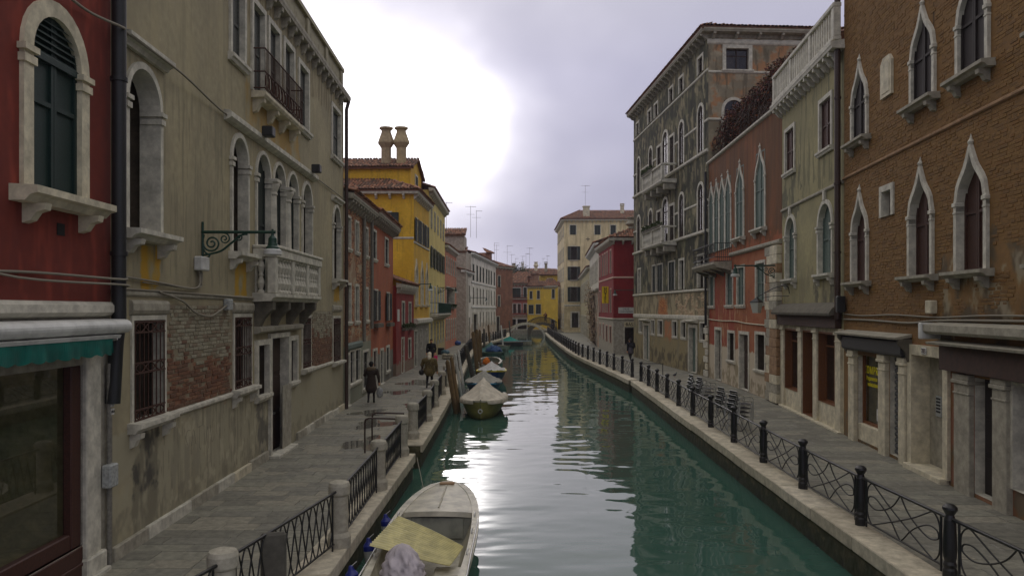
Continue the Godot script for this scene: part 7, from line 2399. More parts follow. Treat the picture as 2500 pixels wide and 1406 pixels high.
func make_street() -> void:
	M.stone_post = mat(S(168, 164, 154), 0.85, "pave", 0.9, 0.4)
	M.iron_black = mat(S(26, 27, 28), 0.42, "fine", 3.0)
	M.slat_dark = mat(S(18, 20, 26), 0.4)
	# left bank: white stone posts joined by iron panels
	var A := [[-3.3, 9.1], [-2.75, 12.7], [-2.79, 16.7], [-2.84, 20.6]]
	var B := [[-2.89, 23.3], [-2.87, 27.0], [-3.0, 30.9], [-3.1, 35.3], [-3.2, 39.0]]
	var k0 := 0
	for set_ in [A, B]:
		var t := thing("stone_post_railing", ["white stone posts with latticed iron panels beside the moored white boat", "white stone posts with iron panels beyond the water steps"][k0], "railing")
		k0 += 1
		for q in set_: stone_post(t, q[0], q[1])
		for i in set_.size() - 1:
			var a := Vector3(set_[i][0], 0.03, -set_[i][1])
			var b := Vector3(set_[i + 1][0], 0.03, -set_[i + 1][1])
			var dd := (b - a).normalized() * 0.14
			lattice(t, a + dd, b - dd, 0.1, 0.9, k0 == 1)
	var t0 := thing("stone_post_railing", "end of the white post railing running to the footbridge", "railing")
	stone_post(t0, -3.95, 6.0)
	lattice(t0, Vector3(-3.3, 0.03, -9.0), Vector3(-3.9, 0.03, -6.1), 0.1, 0.9)
	# bent tube barriers by the steps
	for q in [[-3.55, 21.1, "brown bent-tube barrier at the near side of the water steps"], [-3.55, 22.2, "brown bent-tube barrier at the far side of the water steps"]]:
		var g := G.new()
		g.tube(curve([Vector3(0.55, 0.9, 0), Vector3(-0.1, 0.92, 0), Vector3(-0.28, 0.9, 0), Vector3(-0.34, 0.78, 0), Vector3(-0.34, 0.0, 0)], 5), 0.024, 7)
		var o := obj("tube_barrier", g, M.pipe)
		o.transform = pos(q[0], 0, q[1])
		tag(o, q[2], "barrier", "tube barriers at the water steps")
	# iron fence further along the left bank
	var lf := thing("iron_fence", "low black iron fence along the far left quay up to the bridge", "fence")
	var prev = null
	for i in 30:
		var d := 46.5 + i * 2.15
		if d > 109: break
		var p := Vector3(along(LQ2, d) - 0.35, 0.03, -d)
		iron_post(lf, p, 6)
		if prev != null: scroll_panel(lf, prev, p, false)
		prev = p
	# right bank: cast-iron fence, two runs
	var runs := [[[6.22, 8.3], [6.15, 11.2], [6.1, 13.95], [6.13, 16.8], [6.2, 19.66], [6.29, 22.59], [6.36, 25.5], [6.42, 28.3], [6.5, 31.1], [6.6, 33.9], [6.66, 36.6], [6.72, 39.2], [6.76, 41.75]], [[6.68, 44.3], [6.49, 46.9], [6.33, 49.5], [6.21, 52.1], [6.03, 54.7], [5.88, 57.4], [5.72, 60.1], [5.56, 62.8], [5.48, 65.5], [5.45, 68.1], [5.43, 70.7], [5.42, 73.3], [5.42, 75.9], [5.42, 78.5], [5.42, 81.1], [5.42, 83.7], [5.42, 86.4], [5.42, 89.0], [5.42, 91.6], [5.42, 94.2], [5.42, 96.8], [5.42, 99.4], [5.43, 102.0], [5.45, 106], [5.48, 110], [5.52, 114], [5.56, 118], [5.6, 122], [5.64, 126]]]
	var lab := ["black cast-iron fence with looping scrolls along the near right quay", "black cast-iron fence of the right quay beyond the step, leading to the bridge"]
	for r in 2:
		var t := thing("iron_fence", lab[r], "fence")
		var pts: Array = runs[r]
		for i in pts.size():
			iron_post(t, Vector3(pts[i][0], 0.0, -pts[i][1]), 8 if pts[i][1] < 35 else 6)
			if i > 0:
				var a := Vector3(pts[i - 1][0], 0.03, -pts[i - 1][1])
				var b := Vector3(pts[i][0], 0.03, -pts[i][1])
				var dd := (b - a).normalized() * 0.09
				scroll_panel(t, a + dd, b - dd, pts[i][1] < 35)
	var gt := G.new()
	gt.tube(curve([Vector3(6.85, 0.0, -42.6), Vector3(6.85, 0.82, -42.6), Vector3(6.9, 0.9, -42.6), Vector3(8.0, 0.9, -42.6), Vector3(8.05, 0.82, -42.6), Vector3(8.05, 0.0, -42.6)], 4), 0.022, 6)
	tag(obj("tube_barrier", gt, M.iron_black), "dark bent-tube barrier at the break of the right quay fence", "barrier", "tube barriers at the water steps")
	# mooring poles
	for q in [[-2.30, 34.2, -2.72, 33.6, 1.55, 0.12, "wood_pole", "tall leaning wooden mooring pole beside the olive boat"], [-2.22, 34.7, -2.62, 34.6, 1.62, 0.11, "wood_pole", "second leaning wooden mooring pole behind the olive boat's pole"],
		[-2.45, 40.2, -2.8, 39.4, 1.5, 0.09, "white", "whitewashed leaning mooring pole by the blue boat"], [-2.38, 41.4, -2.74, 40.8, 1.6, 0.09, "white", "whitewashed pole leaning behind its neighbour by the blue boat"],
		[-2.1, 48.0, -2.72, 47.0, 1.6, 0.17, "wood_grey", "thick grey mooring pole leaning over the quay"], [-2.3, 55.0, -2.66, 54.6, 2.15, 0.17, "wood_pole", "stout brown mooring pole with a pointed top by the orange engine"], [-2.35, 59.5, -2.62, 59.2, 2.2, 0.16, "wood_pole", "stout brown mooring pole behind the pointed one"],
		[-2.5, 66.0, -2.66, 66.0, 2.0, 0.13, "wood_pole", "slim brown mooring pole near the teal covered boat"], [-2.55, 74.0, -2.6, 74.0, 1.9, 0.13, "wood_grey", "grey upright mooring pole past the teal covered boat"], [-2.2, 83.0, -2.45, 83.0, 2.1, 0.12, "wood_pole", "thin far mooring pole off the white houses"], [-1.0, 95.0, -1.3, 95.0, 1.8, 0.12, "white", "pale leaning mooring pole by the small far boats"], [-0.1, 104.0, -0.35, 104.0, 2.2, 0.12, "wood_grey", "tall grey mooring pole before the stone bridge"]]:
		var g := G.new()
		var base := Vector3(q[0], -1.3, -q[1])
		var top := Vector3(q[2], q[4], -q[3])
		g.tube([base, base.lerp(top, 0.5), top, top + (top - base).normalized() * 0.12], [q[5] * 0.86, q[5] * 0.84, q[5] * 0.78, q[5] * 0.3], 9)
		tag(obj("mooring_pole", g, M[q[6]]), q[7], "mooring pole", "mooring poles along the left quay")
	# broken grey stake behind the first panel
	var sk := G.new()
	sk.t = pos(-3.05, 0, 10.2, 0.3)
	sk.cbox(Vector3(-0.16, -0.02, -0.05), Vector3(0.16, 0.95, 0.05), 0.03)
	tag(obj("stone_stake", sk, M.wood_grey), "grey upright board leaning against the latticed panel", "board")
	# stacked chairs
	var first: Node3D = null
	var spots := [[7.25, 31.3, "stack nearest the stone bridge"], [7.3, 30.1, "second stack from the stone bridge"], [7.1, 26.3, "third stack from the stone bridge"], [7.2, 25.2, "stack nearest the shops"]]
	for s in spots.size():
		for k in 4:
			var at := pos(spots[s][0] + k * 0.03, k * 0.13, spots[s][1], 0.12 + s * 0.05)
			var lb: String = "aluminium cafe chair, %s in the %s" % [["lowest", "second from ground", "third from ground", "topmost"][k], spots[s][2]]
			if first == null:
				first = chair("stacking_chair")
				first.transform = at
				first.set_meta("label", lb)
			else: copy(first, at, lb)
	# flat bars of folded tables leaning in the stacks
	# pigeon
	var pg := thing("pigeon", "dark pigeon standing on the right pavement", "pigeon", pos(9.1, 0.0, 44.6, 0.6))
	var bg := G.new()
	var rows := []
	for q in [[-0.2, 0.11, 0.004, 0.004], [-0.14, 0.115, 0.02, 0.012], [-0.06, 0.13, 0.055, 0.05], [0.02, 0.145, 0.066, 0.066], [0.08, 0.165, 0.055, 0.062], [0.11, 0.2, 0.034, 0.04], [0.125, 0.24, 0.028, 0.03], [0.145, 0.262, 0.028, 0.027], [0.17, 0.262, 0.014, 0.013], [0.195, 0.252, 0.003, 0.003]]:
		var row := PackedVector3Array()
		for k in 10:
			var a := TAU * k / 10
			row.append(Vector3(q[0], q[1] + sin(a) * q[3], cos(a) * q[2]))
		rows.append(row)
	bg.surf(rows, true)
	obj("body", bg, mat(S(50, 52, 58), 0.6), pg)
	for z in [-0.025, 0.025]:
		var lg := G.new()
		lg.tube([Vector3(0.0, 0.1, z), Vector3(0.01, 0.045, z), Vector3(0.0, 0.008, z), Vector3(0.04, 0.006, z)], 0.006, 5)
		obj("leg", lg, mat(S(150, 80, 70), 0.7), pg)
	# rubbish left by the wall
	var bag := G.new()
	blob(bag, Vector3(0, 0.22, 0), Vector3(0.34, 0.24, 0.3), 5)
	var bo := obj("rubbish_bag", bag, mat(S(44, 72, 130), 0.5))
	bo.transform = pos(-5.75, 0, 84.5)
	tag(bo, "blue rubbish bag against the white corner house", "bag")
	var bag2 := G.new()
	blob(bag2, Vector3(0, 0.2, 0), Vector3(0.36, 0.22, 0.32), 6)
	var b2 := obj("rubbish_bag", bag2, mat(S(70, 96, 110), 0.5))
	b2.transform = pos(-5.6, 0, 66.9)
	tag(b2, "grey-blue rubbish bag beside a dark crate", "bag")
	var cr := G.new()
	cr.cbox(Vector3(-0.28, 0, -0.2), Vector3(0.28, 0.5, 0.2), 0.02)
	cr.cbox(Vector3(-0.3, 0.5, -0.22), Vector3(0.3, 0.55, 0.22), 0.01)
	var co := obj("crate", cr, M.iron)
	co.transform = pos(-6.0, 0, 67.2)
	tag(co, "dark crate by the pale yellow house", "crate")
	for k in 5:
		var sg := G.new()
		blob(sg, Vector3(0, 0.12, 0), Vector3(0.24, 0.13, 0.2), 20 + k)
		var so := obj("sandbag", sg, mat(S(170, 164, 152), 0.9, "fine", 2.0))
		so.transform = pos(-5.1 + (k % 3) * 0.42, 0.0 + (0.2 if k > 2 else 0.0), 60.6)
		tag(so, ["pale sandbag on the ground at the wall end of the heap", "pale sandbag on the ground in the middle of the heap", "pale sandbag on the ground at the canal end of the heap", "pale sandbag on top of the heap at the wall end", "pale sandbag on top of the heap above the middle one"][k], "sandbag", "sandbags on the left pavement")

func blob(g: G, c: Vector3, r: Vector3, seed_: int, K := 14) -> void:
	var f := FastNoiseLite.new()
	f.seed = seed_; f.frequency = 1.3; f.fractal_octaves = 3
	var rows := []
	for i in K + 1:
		var th := PI * i / K
		var row := PackedVector3Array()
		for j in K * 2:
			var ph := TAU * j / (K * 2)
			var d := Vector3(sin(th) * cos(ph), cos(th), sin(th) * sin(ph))
			var q := 1.0 + 0.28 * f.get_noise_3dv(d * 1.2)
			var p := c + Vector3(d.x * r.x, d.y * r.y, d.z * r.z) * q
			p.y = maxf(p.y, 0.0)
			row.append(p)
		rows.append(row)
	g.surf(rows, true)

# ---------------------------------------------------------------- boats
func beam(s: float) -> float:
	# half-beam along the boat, stern 0 to bow 1
	return (0.86 + 0.14 * sin(minf(s * 2.2, 1.0) * PI * 0.5)) * pow(1.0 - pow(clampf((s - 0.4) / 0.6, 0, 1), 2.7), 0.52)

func boat(called: String, label: String, T: Transform3D, L: float, W: float, fb: float, hull_m: Material, rim_m: Material, inner_m: Material) -> Node3D:
	# local: bow towards +z, waterline at y 0
	var t := thing(called, label, "boat", T, "boats moored along the left quay")
	var g := G.new()
	var inn := G.new()
	var rows := []
	var irows := []
	var rim := []
	var N := 22
	for i in N + 1:
		var s := float(i) / N
		var z := -L * 0.5 + L * s
		var b := maxf(beam(s) * W * 0.5, 0.012)
		var y := fb * (1.0 + 0.35 * s * s)
		var keel := -0.22 + 0.3 * pow(clampf((s - 0.75) / 0.25, 0, 1), 2.0)
		var row := PackedVector3Array()
		var ir := PackedVector3Array()
		for k in 13:
			var q := k / 6.0 - 1.0
			var a := absf(q)
			var yy := lerpf(keel, y, pow(a, 1.8))
			var xx := signf(q) * b * pow(a, 0.55) * (0.93 + 0.07 * a)
			row.append(Vector3(xx, yy, z))
			ir.append(Vector3(xx * 0.9, maxf(yy, -0.02), lerpf(z, 0, 0.02)))
		rows.append(row)
		irows.append(ir)
		rim.append([b, y, z])
	g.surf(rows)
	for k in 12:
		g.tri(rows[0][6], rows[0][k], rows[0][k + 1])
	obj("hull", g, hull_m, t)
	inn.surf(irows)
	obj("inner_hull", inn, inner_m, t)
	var r := G.new()
	for side in [-1, 1]:
		var pr := []
		for e in rim:
			var o: Vector3 = Vector3(side * (e[0] + 0.02), e[1] + 0.025, e[2])
			var i2: Vector3 = Vector3(side * maxf(e[0] - 0.11, 0.0), e[1] + 0.025, e[2] - 0.02)
			pr.append(PackedVector3Array([o + Vector3(0, -0.07, 0), o, i2, i2 + Vector3(0, -0.07, 0)]))
		for i in pr.size() - 1:
			for k in 3:
				if side > 0: r.quad(pr[i][k], pr[i][k + 1], pr[i + 1][k + 1], pr[i + 1][k])
				else: r.quad(pr[i][k + 1], pr[i][k], pr[i + 1][k], pr[i + 1][k + 1])
	obj("gunwale", r, rim_m, t)
	return t

func tarp(t: Node, L: float, W: float, fb: float, peak: float, s0: float, s1: float, top: float, m: Material, seed_: int, drop := 0.16) -> void:
	# cover stretched over a ridge, sagging to the rim and hanging a little outside it
	var f := FastNoiseLite.new()
	f.seed = seed_; f.frequency = 1.6; f.fractal_octaves = 3
	var rows := []
	var N := 26
	for i in N + 1:
		var q := float(i) / N
		var s := lerpf(s0, s1, q)
		var z := -L * 0.5 + L * s
		var b := beam(s) * W * 0.5 + 0.04
		var y := fb * (1.0 + 0.35 * s * s)
		var ridge: float = y + 0.05 + peak * pow(clampf(1.0 - absf(q - top) / (top if q < top else 1.0 - top), 0, 1), 0.8)
		var row := PackedVector3Array()
		for k in 19:
			var a := k / 9.0 - 1.0
			var c := absf(a)
			var p := Vector3.ZERO
			if c > 0.88:
				p = Vector3(signf(a) * (b + 0.015), lerpf(y + 0.04, y - drop, (c - 0.88) / 0.12), z)
			else:
				var e := c / 0.88
				p = Vector3(signf(a) * b * e, lerpf(ridge, y + 0.04, pow(e, 1.15)) - 0.10 * peak * sin(e * PI), z)
			var n := f.get_noise_2d(a * 2.2 + seed_, z * 1.5)
			p += Vector3(n * 0.03, n * 0.07 * (1.0 - c * 0.5), 0)
			row.append(p)
		rows.append(row)
	var g := G.new()
	g.surf(rows)
	obj("cover", g, m, t)

func make_boats() -> void:
	var white := mat(S(184, 180, 168), 0.45, "cloth", 0.6)
	var white2 := mat(S(170, 166, 154), 0.55, "cloth", 0.6)
	var grey := mat(S(120, 122, 116), 0.6, "cloth", 0.8)
	# near white motor boat, bow away from the camera
	var L := 7.0
	var W := 1.62
	var fb := 0.48
	var t := boat("white_motor_boat", "white open motor boat with a corrugated yellow sheet across it", Transform3D(Basis(Vector3.UP, PI - 0.01), Vector3(-1.43, WATER, -14.15)), L, W, fb, white, white, white2)
	var dk := G.new()
	var rows := []
	for i in 13:
		var s := lerpf(0.66, 0.985, i / 12.0)
		var b := maxf(beam(s) * W * 0.5 - 0.10, 0.004)
		var y := fb * (1.0 + 0.35 * s * s) + 0.01
		var row := PackedVector3Array()
		for k in 9:
			var a := k / 4.0 - 1.0
			row.append(Vector3(a * b, y + 0.05 * (1.0 - a * a), -L / 2 + L * s - 0.10 * (1 - a * a) * (1.0 - i / 12.0)))
		rows.append(row)
	dk.surf(rows)
	var d0: PackedVector3Array = rows[0]
	for k in 8: dk.quad(d0[k + 1], d0[k], d0[k] - Vector3(0, 0.09, 0.03), d0[k + 1] - Vector3(0, 0.09, 0.03))
	obj("fore_deck", dk, white, t)
	var ridge := G.new()
	ridge.tube([Vector3(0, 0.63, 1.25), Vector3(0, 0.69, 2.9)], 0.018, 6)
	obj("deck_ridge", ridge, white, t)
	var bh := G.new()
	bh.quad(Vector3(0.62, 0.02, 0.95), Vector3(-0.62, 0.02, 0.95), Vector3(-0.66, 0.56, 1.12), Vector3(0.66, 0.56, 1.12))
	obj("bulkhead", bh, grey, t)
	var hatch := G.new()
	hatch.t = Transform3D(Basis(Vector3.RIGHT, 0.305), Vector3(0, 0.29, 1.025))
	hatch.cbox(Vector3(-0.5, -0.2, -0.02), Vector3(0.5, 0.2, 0.01), 0.015)
	obj("hatch", hatch, grey, t)
	var fl := G.new()
	fl.quad(Vector3(-0.66, 0.03, -3.3), Vector3(0.66, 0.03, -3.3), Vector3(0.62, 0.03, 1.0), Vector3(-0.62, 0.03, 1.0))
	obj("floor", fl, white2, t)
	var st := G.new()
	st.cbox(Vector3(-0.7, 0.03, -2.9), Vector3(0.7, 0.34, -2.2), 0.03)
	st.cbox(Vector3(-0.7, 0.03, -1.7), Vector3(-0.2, 0.3, -1.25), 0.03)
	obj("seat", st, white, t)
	var bow := G.new()
	bow.t = Transform3D(Basis.IDENTITY, Vector3(0, 0.68, 3.05))
	bow.cbox(Vector3(-0.16, 0, -0.06), Vector3(0.16, 0.05, 0.06), 0.015)
	obj("bow_chock", bow, mat(S(150, 126, 104), 0.7), t)
	for q in [[-0.72, 0.9], [-0.73, -0.2], [-0.73, -1.4], [0.72, 0.9], [0.73, -0.2], [0.73, -1.5]]:
		var c := G.new()
		c.tube(curve([Vector3(q[0] - 0.0, 0.56, q[1] - 0.1), Vector3(q[0], 0.61, q[1] - 0.08), Vector3(q[0], 0.61, q[1] + 0.08), Vector3(q[0], 0.56, q[1] + 0.1)], 4), 0.011, 5)
		obj("cleat", c, M.alu, t)
	for z in [[-0.79, 1.6, -2.6], [0.79, 1.6, -2.6]]:
		var rl := G.new()
		rl.tube([Vector3(z[0], 0.555, z[1] * 0.6), Vector3(z[0], 0.545, z[2])], 0.014, 5)
		obj("rail", rl, M.alu, t)
	# corrugated sheet, sack, fenders
	var cs := thing("corrugated_sheet", "translucent yellow corrugated plastic sheet lying across the white boat", "sheet")
	var g := G.new()
	var A := Vector3(-2.08, 0.02, -14.6)
	var B := Vector3(-0.82, -0.22, -13.5)
	var C := Vector3(-0.98, -0.20, -12.55)
	var D := Vector3(-2.25, 0.06, -12.55)
	var rr := []
	for i in 97:
		var v := i / 96.0
		var row := PackedVector3Array()
		for j in 9:
			var u := j / 8.0
			var p := A.lerp(B, u).lerp(D.lerp(C, u), v)
			p.y += 0.014 * sin(v * TAU * 17.0) + 0.03 * sin(u * 3.0 + v * 2.0)
			row.append(p)
		rr.append(row)
	g.surf(rr)
	var ym := mat(S(196, 188, 140), 0.45, "cloth", 0.9)
	ym.backlight_enabled = true
	ym.backlight = Color(0.3, 0.27, 0.16)
	obj("sheet", g, ym, cs)
	var sk := thing("draped_cover", "lilac-white cloth cover tied over the engine of the white boat", "cover", Transform3D(Basis.IDENTITY, Vector3(-1.62, -0.42, -11.75)))
	var kg := G.new()
	var kf := FastNoiseLite.new()
	kf.seed = 4; kf.frequency = 2.1; kf.fractal_octaves = 2
	var kr := []
	for i in 26:
		var q := i / 25.0
		var prof := 0.34 * sin(pow(1.0 - q, 0.55) * PI * 0.5) if q > 0.35 else lerpf(0.40, 0.30, q / 0.35) - 0.05 * sin(q / 0.35 * PI)
		var row := PackedVector3Array()
		for j in 40:
			var a := TAU * j / 40
			var n := kf.get_noise_3d(cos(a) * 1.6, q * 1.8, sin(a) * 1.6)
			var fold := 0.05 * sin(a * 9.0 + 3.0 * n) * clampf(1.0 - q * 1.6, 0, 1)
			var r2 := maxf(prof * (1.0 + 0.34 * n) + fold, 0.002)
			row.append(Vector3(cos(a) * r2, q * 0.78, sin(a) * r2 * 0.9))
		kr.append(row)
	kg.surf(kr, true)
	obj("cloth", kg, mat(S(196, 188, 196), 0.85, "cloth", 1.2), sk)
	var tie := G.new()
	var ring := []
	for j in 25: ring.append(Vector3(cos(TAU * j / 24) * 0.335, 0.27, sin(TAU * j / 24) * 0.31))
	tie.tube(ring, 0.012, 5, false)
	obj("tie_cord", tie, M.cable, sk)
	var mb := G.new()
	mb.tube([Vector3(0, 0.0, 0.2), Vector3(0, 0.35, 0.1)], 0.12, 8)
	obj("engine_leg", mb, M.iron, sk)
	var blue := mat(S(30, 40, 112), 0.4)
	for k in 3:
		var fd := thing("boat_fender", ["white fender with a blue cap on the white boat nearest its bow", "white fender with a blue cap on the white boat amidships by the yellow sheet", "white fender with a blue cap on the white boat beside the covered engine"][k], "fender", Transform3D(Basis(Vector3(0, 0, 1), 0.12), Vector3([-2.30, -2.34, -2.34][k], -0.58, [-14.9, -13.35, -11.9][k])), "fenders on the white boat")
		var b1 := G.new()
		b1.lathe([Vector2(0.005, 0), Vector2(0.06, 0.01), Vector2(0.1, 0.06), Vector2(0.105, 0.36)], 12)
		obj("body", b1, M.white_pvc, fd)
		var b2 := G.new()
		b2.lathe([Vector2(0.106, 0.36), Vector2(0.1, 0.44), Vector2(0.05, 0.5), Vector2(0.03, 0.56), Vector2(0.003, 0.57)], 12)
		obj("cap", b2, blue, fd)
		var b3 := G.new()
		b3.tube([Vector3(0, 0.55, 0), Vector3(0.10, 0.62, 0.01)], 0.006, 5)
		obj("rope", b3, M.white, fd)
	var lines := thing("mooring_line", "thin mooring rope from the white boat's bow to the quay", "rope")
	wire(lines, "rope", [Vector3(-1.45, -0.02, -17.5), Vector3(-1.95, -0.45, -18.3), Vector3(-2.35, -0.3, -20.3), Vector3(-2.5, -0.1, -21.0)], 0.012, M.cable)
	# olive boat under a tan cover, bow to the camera
	var olive := mat(S(130, 126, 80), 0.5, "cloth", 0.8)
	var b2t := boat("olive_boat", "olive green boat under a peaked tan cover", Transform3D(Basis(Vector3.UP, -0.02), Vector3(-1.22, WATER, -34.6)), 5.2, 1.95, 0.56, olive, white2, grey)
	tarp(b2t, 5.2, 1.95, 0.56, 0.85, 0.02, 0.985, 0.55, mat(S(194, 187, 176), 0.85, "cloth", 0.7), 1, 0.12)
	var rg := G.new()
	var rp := []
	for j in 17: rp.append(Vector3(cos(TAU * j / 16) * 0.075, 0.36 + sin(TAU * j / 16) * 0.075, 2.66))
	rg.tube(rp, 0.025, 6, false)
	obj("bow_ring", rg, M.white_pvc, b2t)
	var b3t := boat("blue_boat", "blue and white boat with a domed grey cover behind the olive boat", Transform3D(Basis(Vector3.UP, 0.05), Vector3(-1.5, WATER, -42.2)), 5.0, 1.9, 0.55, mat(S(30, 62, 96), 0.45), mat(S(66, 122, 160), 0.5), grey)
	tarp(b3t, 5.0, 1.85, 0.58, 0.55, 0.02, 0.9, 0.5, mat(S(132, 132, 128), 0.85, "cloth", 0.8), 2, 0.02)
	var b4t := boat("yellow_rimmed_boat", "blue boat with a yellow rim under a crumpled white cover", Transform3D(Basis(Vector3.UP, 0.0), Vector3(-1.28, WATER, -49.5)), 5.2, 1.85, 0.6, mat(S(26, 44, 90), 0.45), mat(S(196, 178, 52), 0.5), grey)
	tarp(b4t, 5.2, 1.6, 0.62, 0.5, 0.02, 0.93, 0.55, mat(S(178, 178, 180), 0.8, "cloth", 0.9), 3, 0.0)
	var b5t := boat("open_white_boat", "open white boat with an orange-covered outboard engine", Transform3D(Basis(Vector3.UP, PI), Vector3(-1.7, WATER, -60.5)), 5.4, 1.8, 0.5, white2, white, grey)
	var en := G.new()
	blob(en, Vector3(0, 0, 0), Vector3(0.28, 0.42, 0.3), 12)
	en.t = Transform3D.IDENTITY
	var eo := obj("engine_cover", en, mat(S(206, 112, 30), 0.7, "cloth", 1.0), b5t)
	eo.position = Vector3(0.15, 0.5, -2.6)
	var elg := G.new()
	elg.tube([Vector3(0.15, 0.55, -2.72), Vector3(0.15, -0.3, -2.78)], 0.08, 8)
	obj("engine_leg", elg, M.iron, b5t)
	var th := G.new()
	for z in [-1.2, 0.4]: th.cbox(Vector3(-0.8, 0.34, z), Vector3(0.8, 0.38, z + 0.3), 0.01)
	obj("thwart", th, M.wood_brown, b5t)
	var b6t := boat("teal_covered_boat", "work boat heaped with teal and blue covers", Transform3D(Basis(Vector3.UP, 0.05), Vector3(-1.9, WATER, -72.5)), 8.5, 2.1, 0.55, mat(S(60, 92, 92), 0.6), mat(S(96, 120, 116), 0.6), grey)
	tarp(b6t, 8.5, 2.0, 0.6, 0.75, 0.03, 0.7, 0.4, mat(S(36, 84, 84), 0.8, "cloth", 0.8), 4, 0.1)
	var bl := G.new()
	blob(bl, Vector3(0, 0, 0), Vector3(0.7, 0.5, 0.9), 15)
	var blo := obj("blue_bundle", bl, mat(S(36, 66, 110), 0.8, "cloth", 1.0), b6t)
	blo.position = Vector3(0.2, 0.75, 2.2)
	boat("pale_skiff", "empty pale green skiff beyond the teal covered boat", Transform3D(Basis(Vector3.UP, 0.35), Vector3(-1.35, WATER, -87.0)), 4.8, 1.7, 0.45, mat(S(120, 138, 132), 0.6), white2, grey)
	boat("dark_skiff", "low dark green skiff beside the pale skiff", Transform3D(Basis(Vector3.UP, 0.5), Vector3(-2.0, WATER, -80.5)), 5.0, 1.6, 0.42, mat(S(70, 92, 84), 0.6), mat(S(100, 120, 112), 0.6), grey)
	boat("far_barge", "far flat barge near the bridge", Transform3D(Basis(Vector3.UP, 1.1), Vector3(-0.9, WATER, -97.5)), 5.0, 1.6, 0.4, mat(S(52, 56, 58), 0.6), mat(S(120, 116, 110), 0.6), grey)
	var b9 := boat("far_teal_boat", "far small boat with a teal cover and white rim near the bridge", Transform3D(Basis(Vector3.UP, 0.9), Vector3(0.45, WATER, -99.5)), 5.0, 1.7, 0.45, white2, mat(S(150, 170, 190), 0.5), grey)
	tarp(b9, 5.0, 1.5, 0.45, 0.55, 0.05, 0.55, 0.5, mat(S(30, 110, 104), 0.8), 6, 0.0)

# ---------------------------------------------------------------- people
func flesh(bones: Array, cell: float, k := 0.045) -> G:
	# tapered capsules joined smoothly, meshed as surface nets; bone: [a, b, radius a, radius b, colour]
	var lo := Vector3.INF
	var hi := -Vector3.INF
	for b in bones:
		var r: float = maxf(b[2], b[3]) + 0.08
		for p in [b[0], b[1]]:
			lo = lo.min(p - Vector3.ONE * r); hi = hi.max(p + Vector3.ONE * r)
	var nx := int((hi.x - lo.x) / cell) + 2
	var ny := int((hi.y - lo.y) / cell) + 2
	var nz := int((hi.z - lo.z) / cell) + 2
	var D := PackedFloat32Array()
	var B := PackedFloat32Array()
	var I := PackedInt32Array()
	D.resize(nx * ny * nz); B.resize(nx * ny * nz); I.resize(nx * ny * nz)
	D.fill(9.0); B.fill(9.0)
	for bi in bones.size():
		var b: Array = bones[bi]
		var a: Vector3 = b[0]
		var ab: Vector3 = b[1] - b[0]
		var l2 := maxf(ab.length_squared(), 1e-8)
		var r: float = maxf(b[2], b[3]) + 0.1
		var m0: Vector3 = (a.min(b[1]) - Vector3.ONE * r - lo) / cell
		var m1: Vector3 = (a.max(b[1]) + Vector3.ONE * r - lo) / cell
		for z in range(maxi(0, int(m0.z)), mini(nz, int(m1.z) + 1)):
			for y in range(maxi(0, int(m0.y)), mini(ny, int(m1.y) + 1)):
				for x in range(maxi(0, int(m0.x)), mini(nx, int(m1.x) + 1)):
					var p := lo + Vector3(x, y, z) * cell
					var t := clampf((p - a).dot(ab) / l2, 0, 1)
					var d := p.distance_to(a + ab * t) - lerpf(b[2], b[3], t)
					var i := (z * ny + y) * nx + x
					if d < B[i]:
						B[i] = d; I[i] = bi
					var e := D[i]
					var h := maxf(k - absf(d - e), 0.0) / k
					D[i] = minf(d, e) - h * h * k * 0.25
	var g := G.new()
	var V := {}
	var sx := 1
	var sy := nx
	var sz := nx * ny
	var corner := [0, sx, sy, sx + sy, sz, sx + sz, sy + sz, sx + sy + sz]
	var edges := [[0, 1], [2, 3], [4, 5], [6, 7], [0, 2], [1, 3], [4, 6], [5, 7], [0, 4], [1, 5], [2, 6], [3, 7]]
	for z in nz - 1:
		for y in ny - 1:
			for x in nx - 1:
				var i := (z * ny + y) * nx + x
				var neg := 0
				for c in corner:
					if D[i + c] < 0.0: neg += 1
				if neg == 0 or neg == 8: continue
				var s := Vector3.ZERO
				var n := 0
				for e in edges:
					var d0 := D[i + corner[e[0]]]
					var d1 := D[i + corner[e[1]]]
					if (d0 < 0.0) == (d1 < 0.0): continue
					var t := d0 / (d0 - d1)
					var p0 := Vector3(e[0] & 1, (e[0] >> 1) & 1, e[0] >> 2)
					var p1 := Vector3(e[1] & 1, (e[1] >> 1) & 1, e[1] >> 2)
					s += p0.lerp(p1, t); n += 1
				var nn := Vector3(D[i + 1] - D[i], D[i + sy] - D[i], D[i + sz] - D[i]) + Vector3(D[i + corner[7]] - D[i + corner[6]], D[i + corner[7]] - D[i + corner[5]], D[i + corner[7]] - D[i + corner[3]])
				V[i] = [lo + (Vector3(x, y, z) + s / n) * cell, nn.normalized(), bones[I[i]][4]]
	for z in range(1, nz - 1):
		for y in range(1, ny - 1):
			for x in range(1, nx - 1):
				var i := (z * ny + y) * nx + x
				for ax in 3:
					var st: int = [sx, sy, sz][ax]
					var a := D[i] < 0.0
					if a == (D[i + st] < 0.0): continue
					var u: int = [sy, sz, sx][ax]
					var v: int = [sz, sx, sy][ax]
					var q := [i, i - u, i - u - v, i - v]
					var ok := true
					for j in q:
						if not V.has(j): ok = false
					if not ok: continue
					var ord := [0, 2, 1, 0, 3, 2] if a else [0, 1, 2, 0, 2, 3]
					for o in ord:
						var w: Array = V[q[o]]
						g.col = w[2]
						g.put(w[0], w[1], Vector2.ZERO)
	return g

func lin(c: Color) -> Color:
	return c.srgb_to_linear()

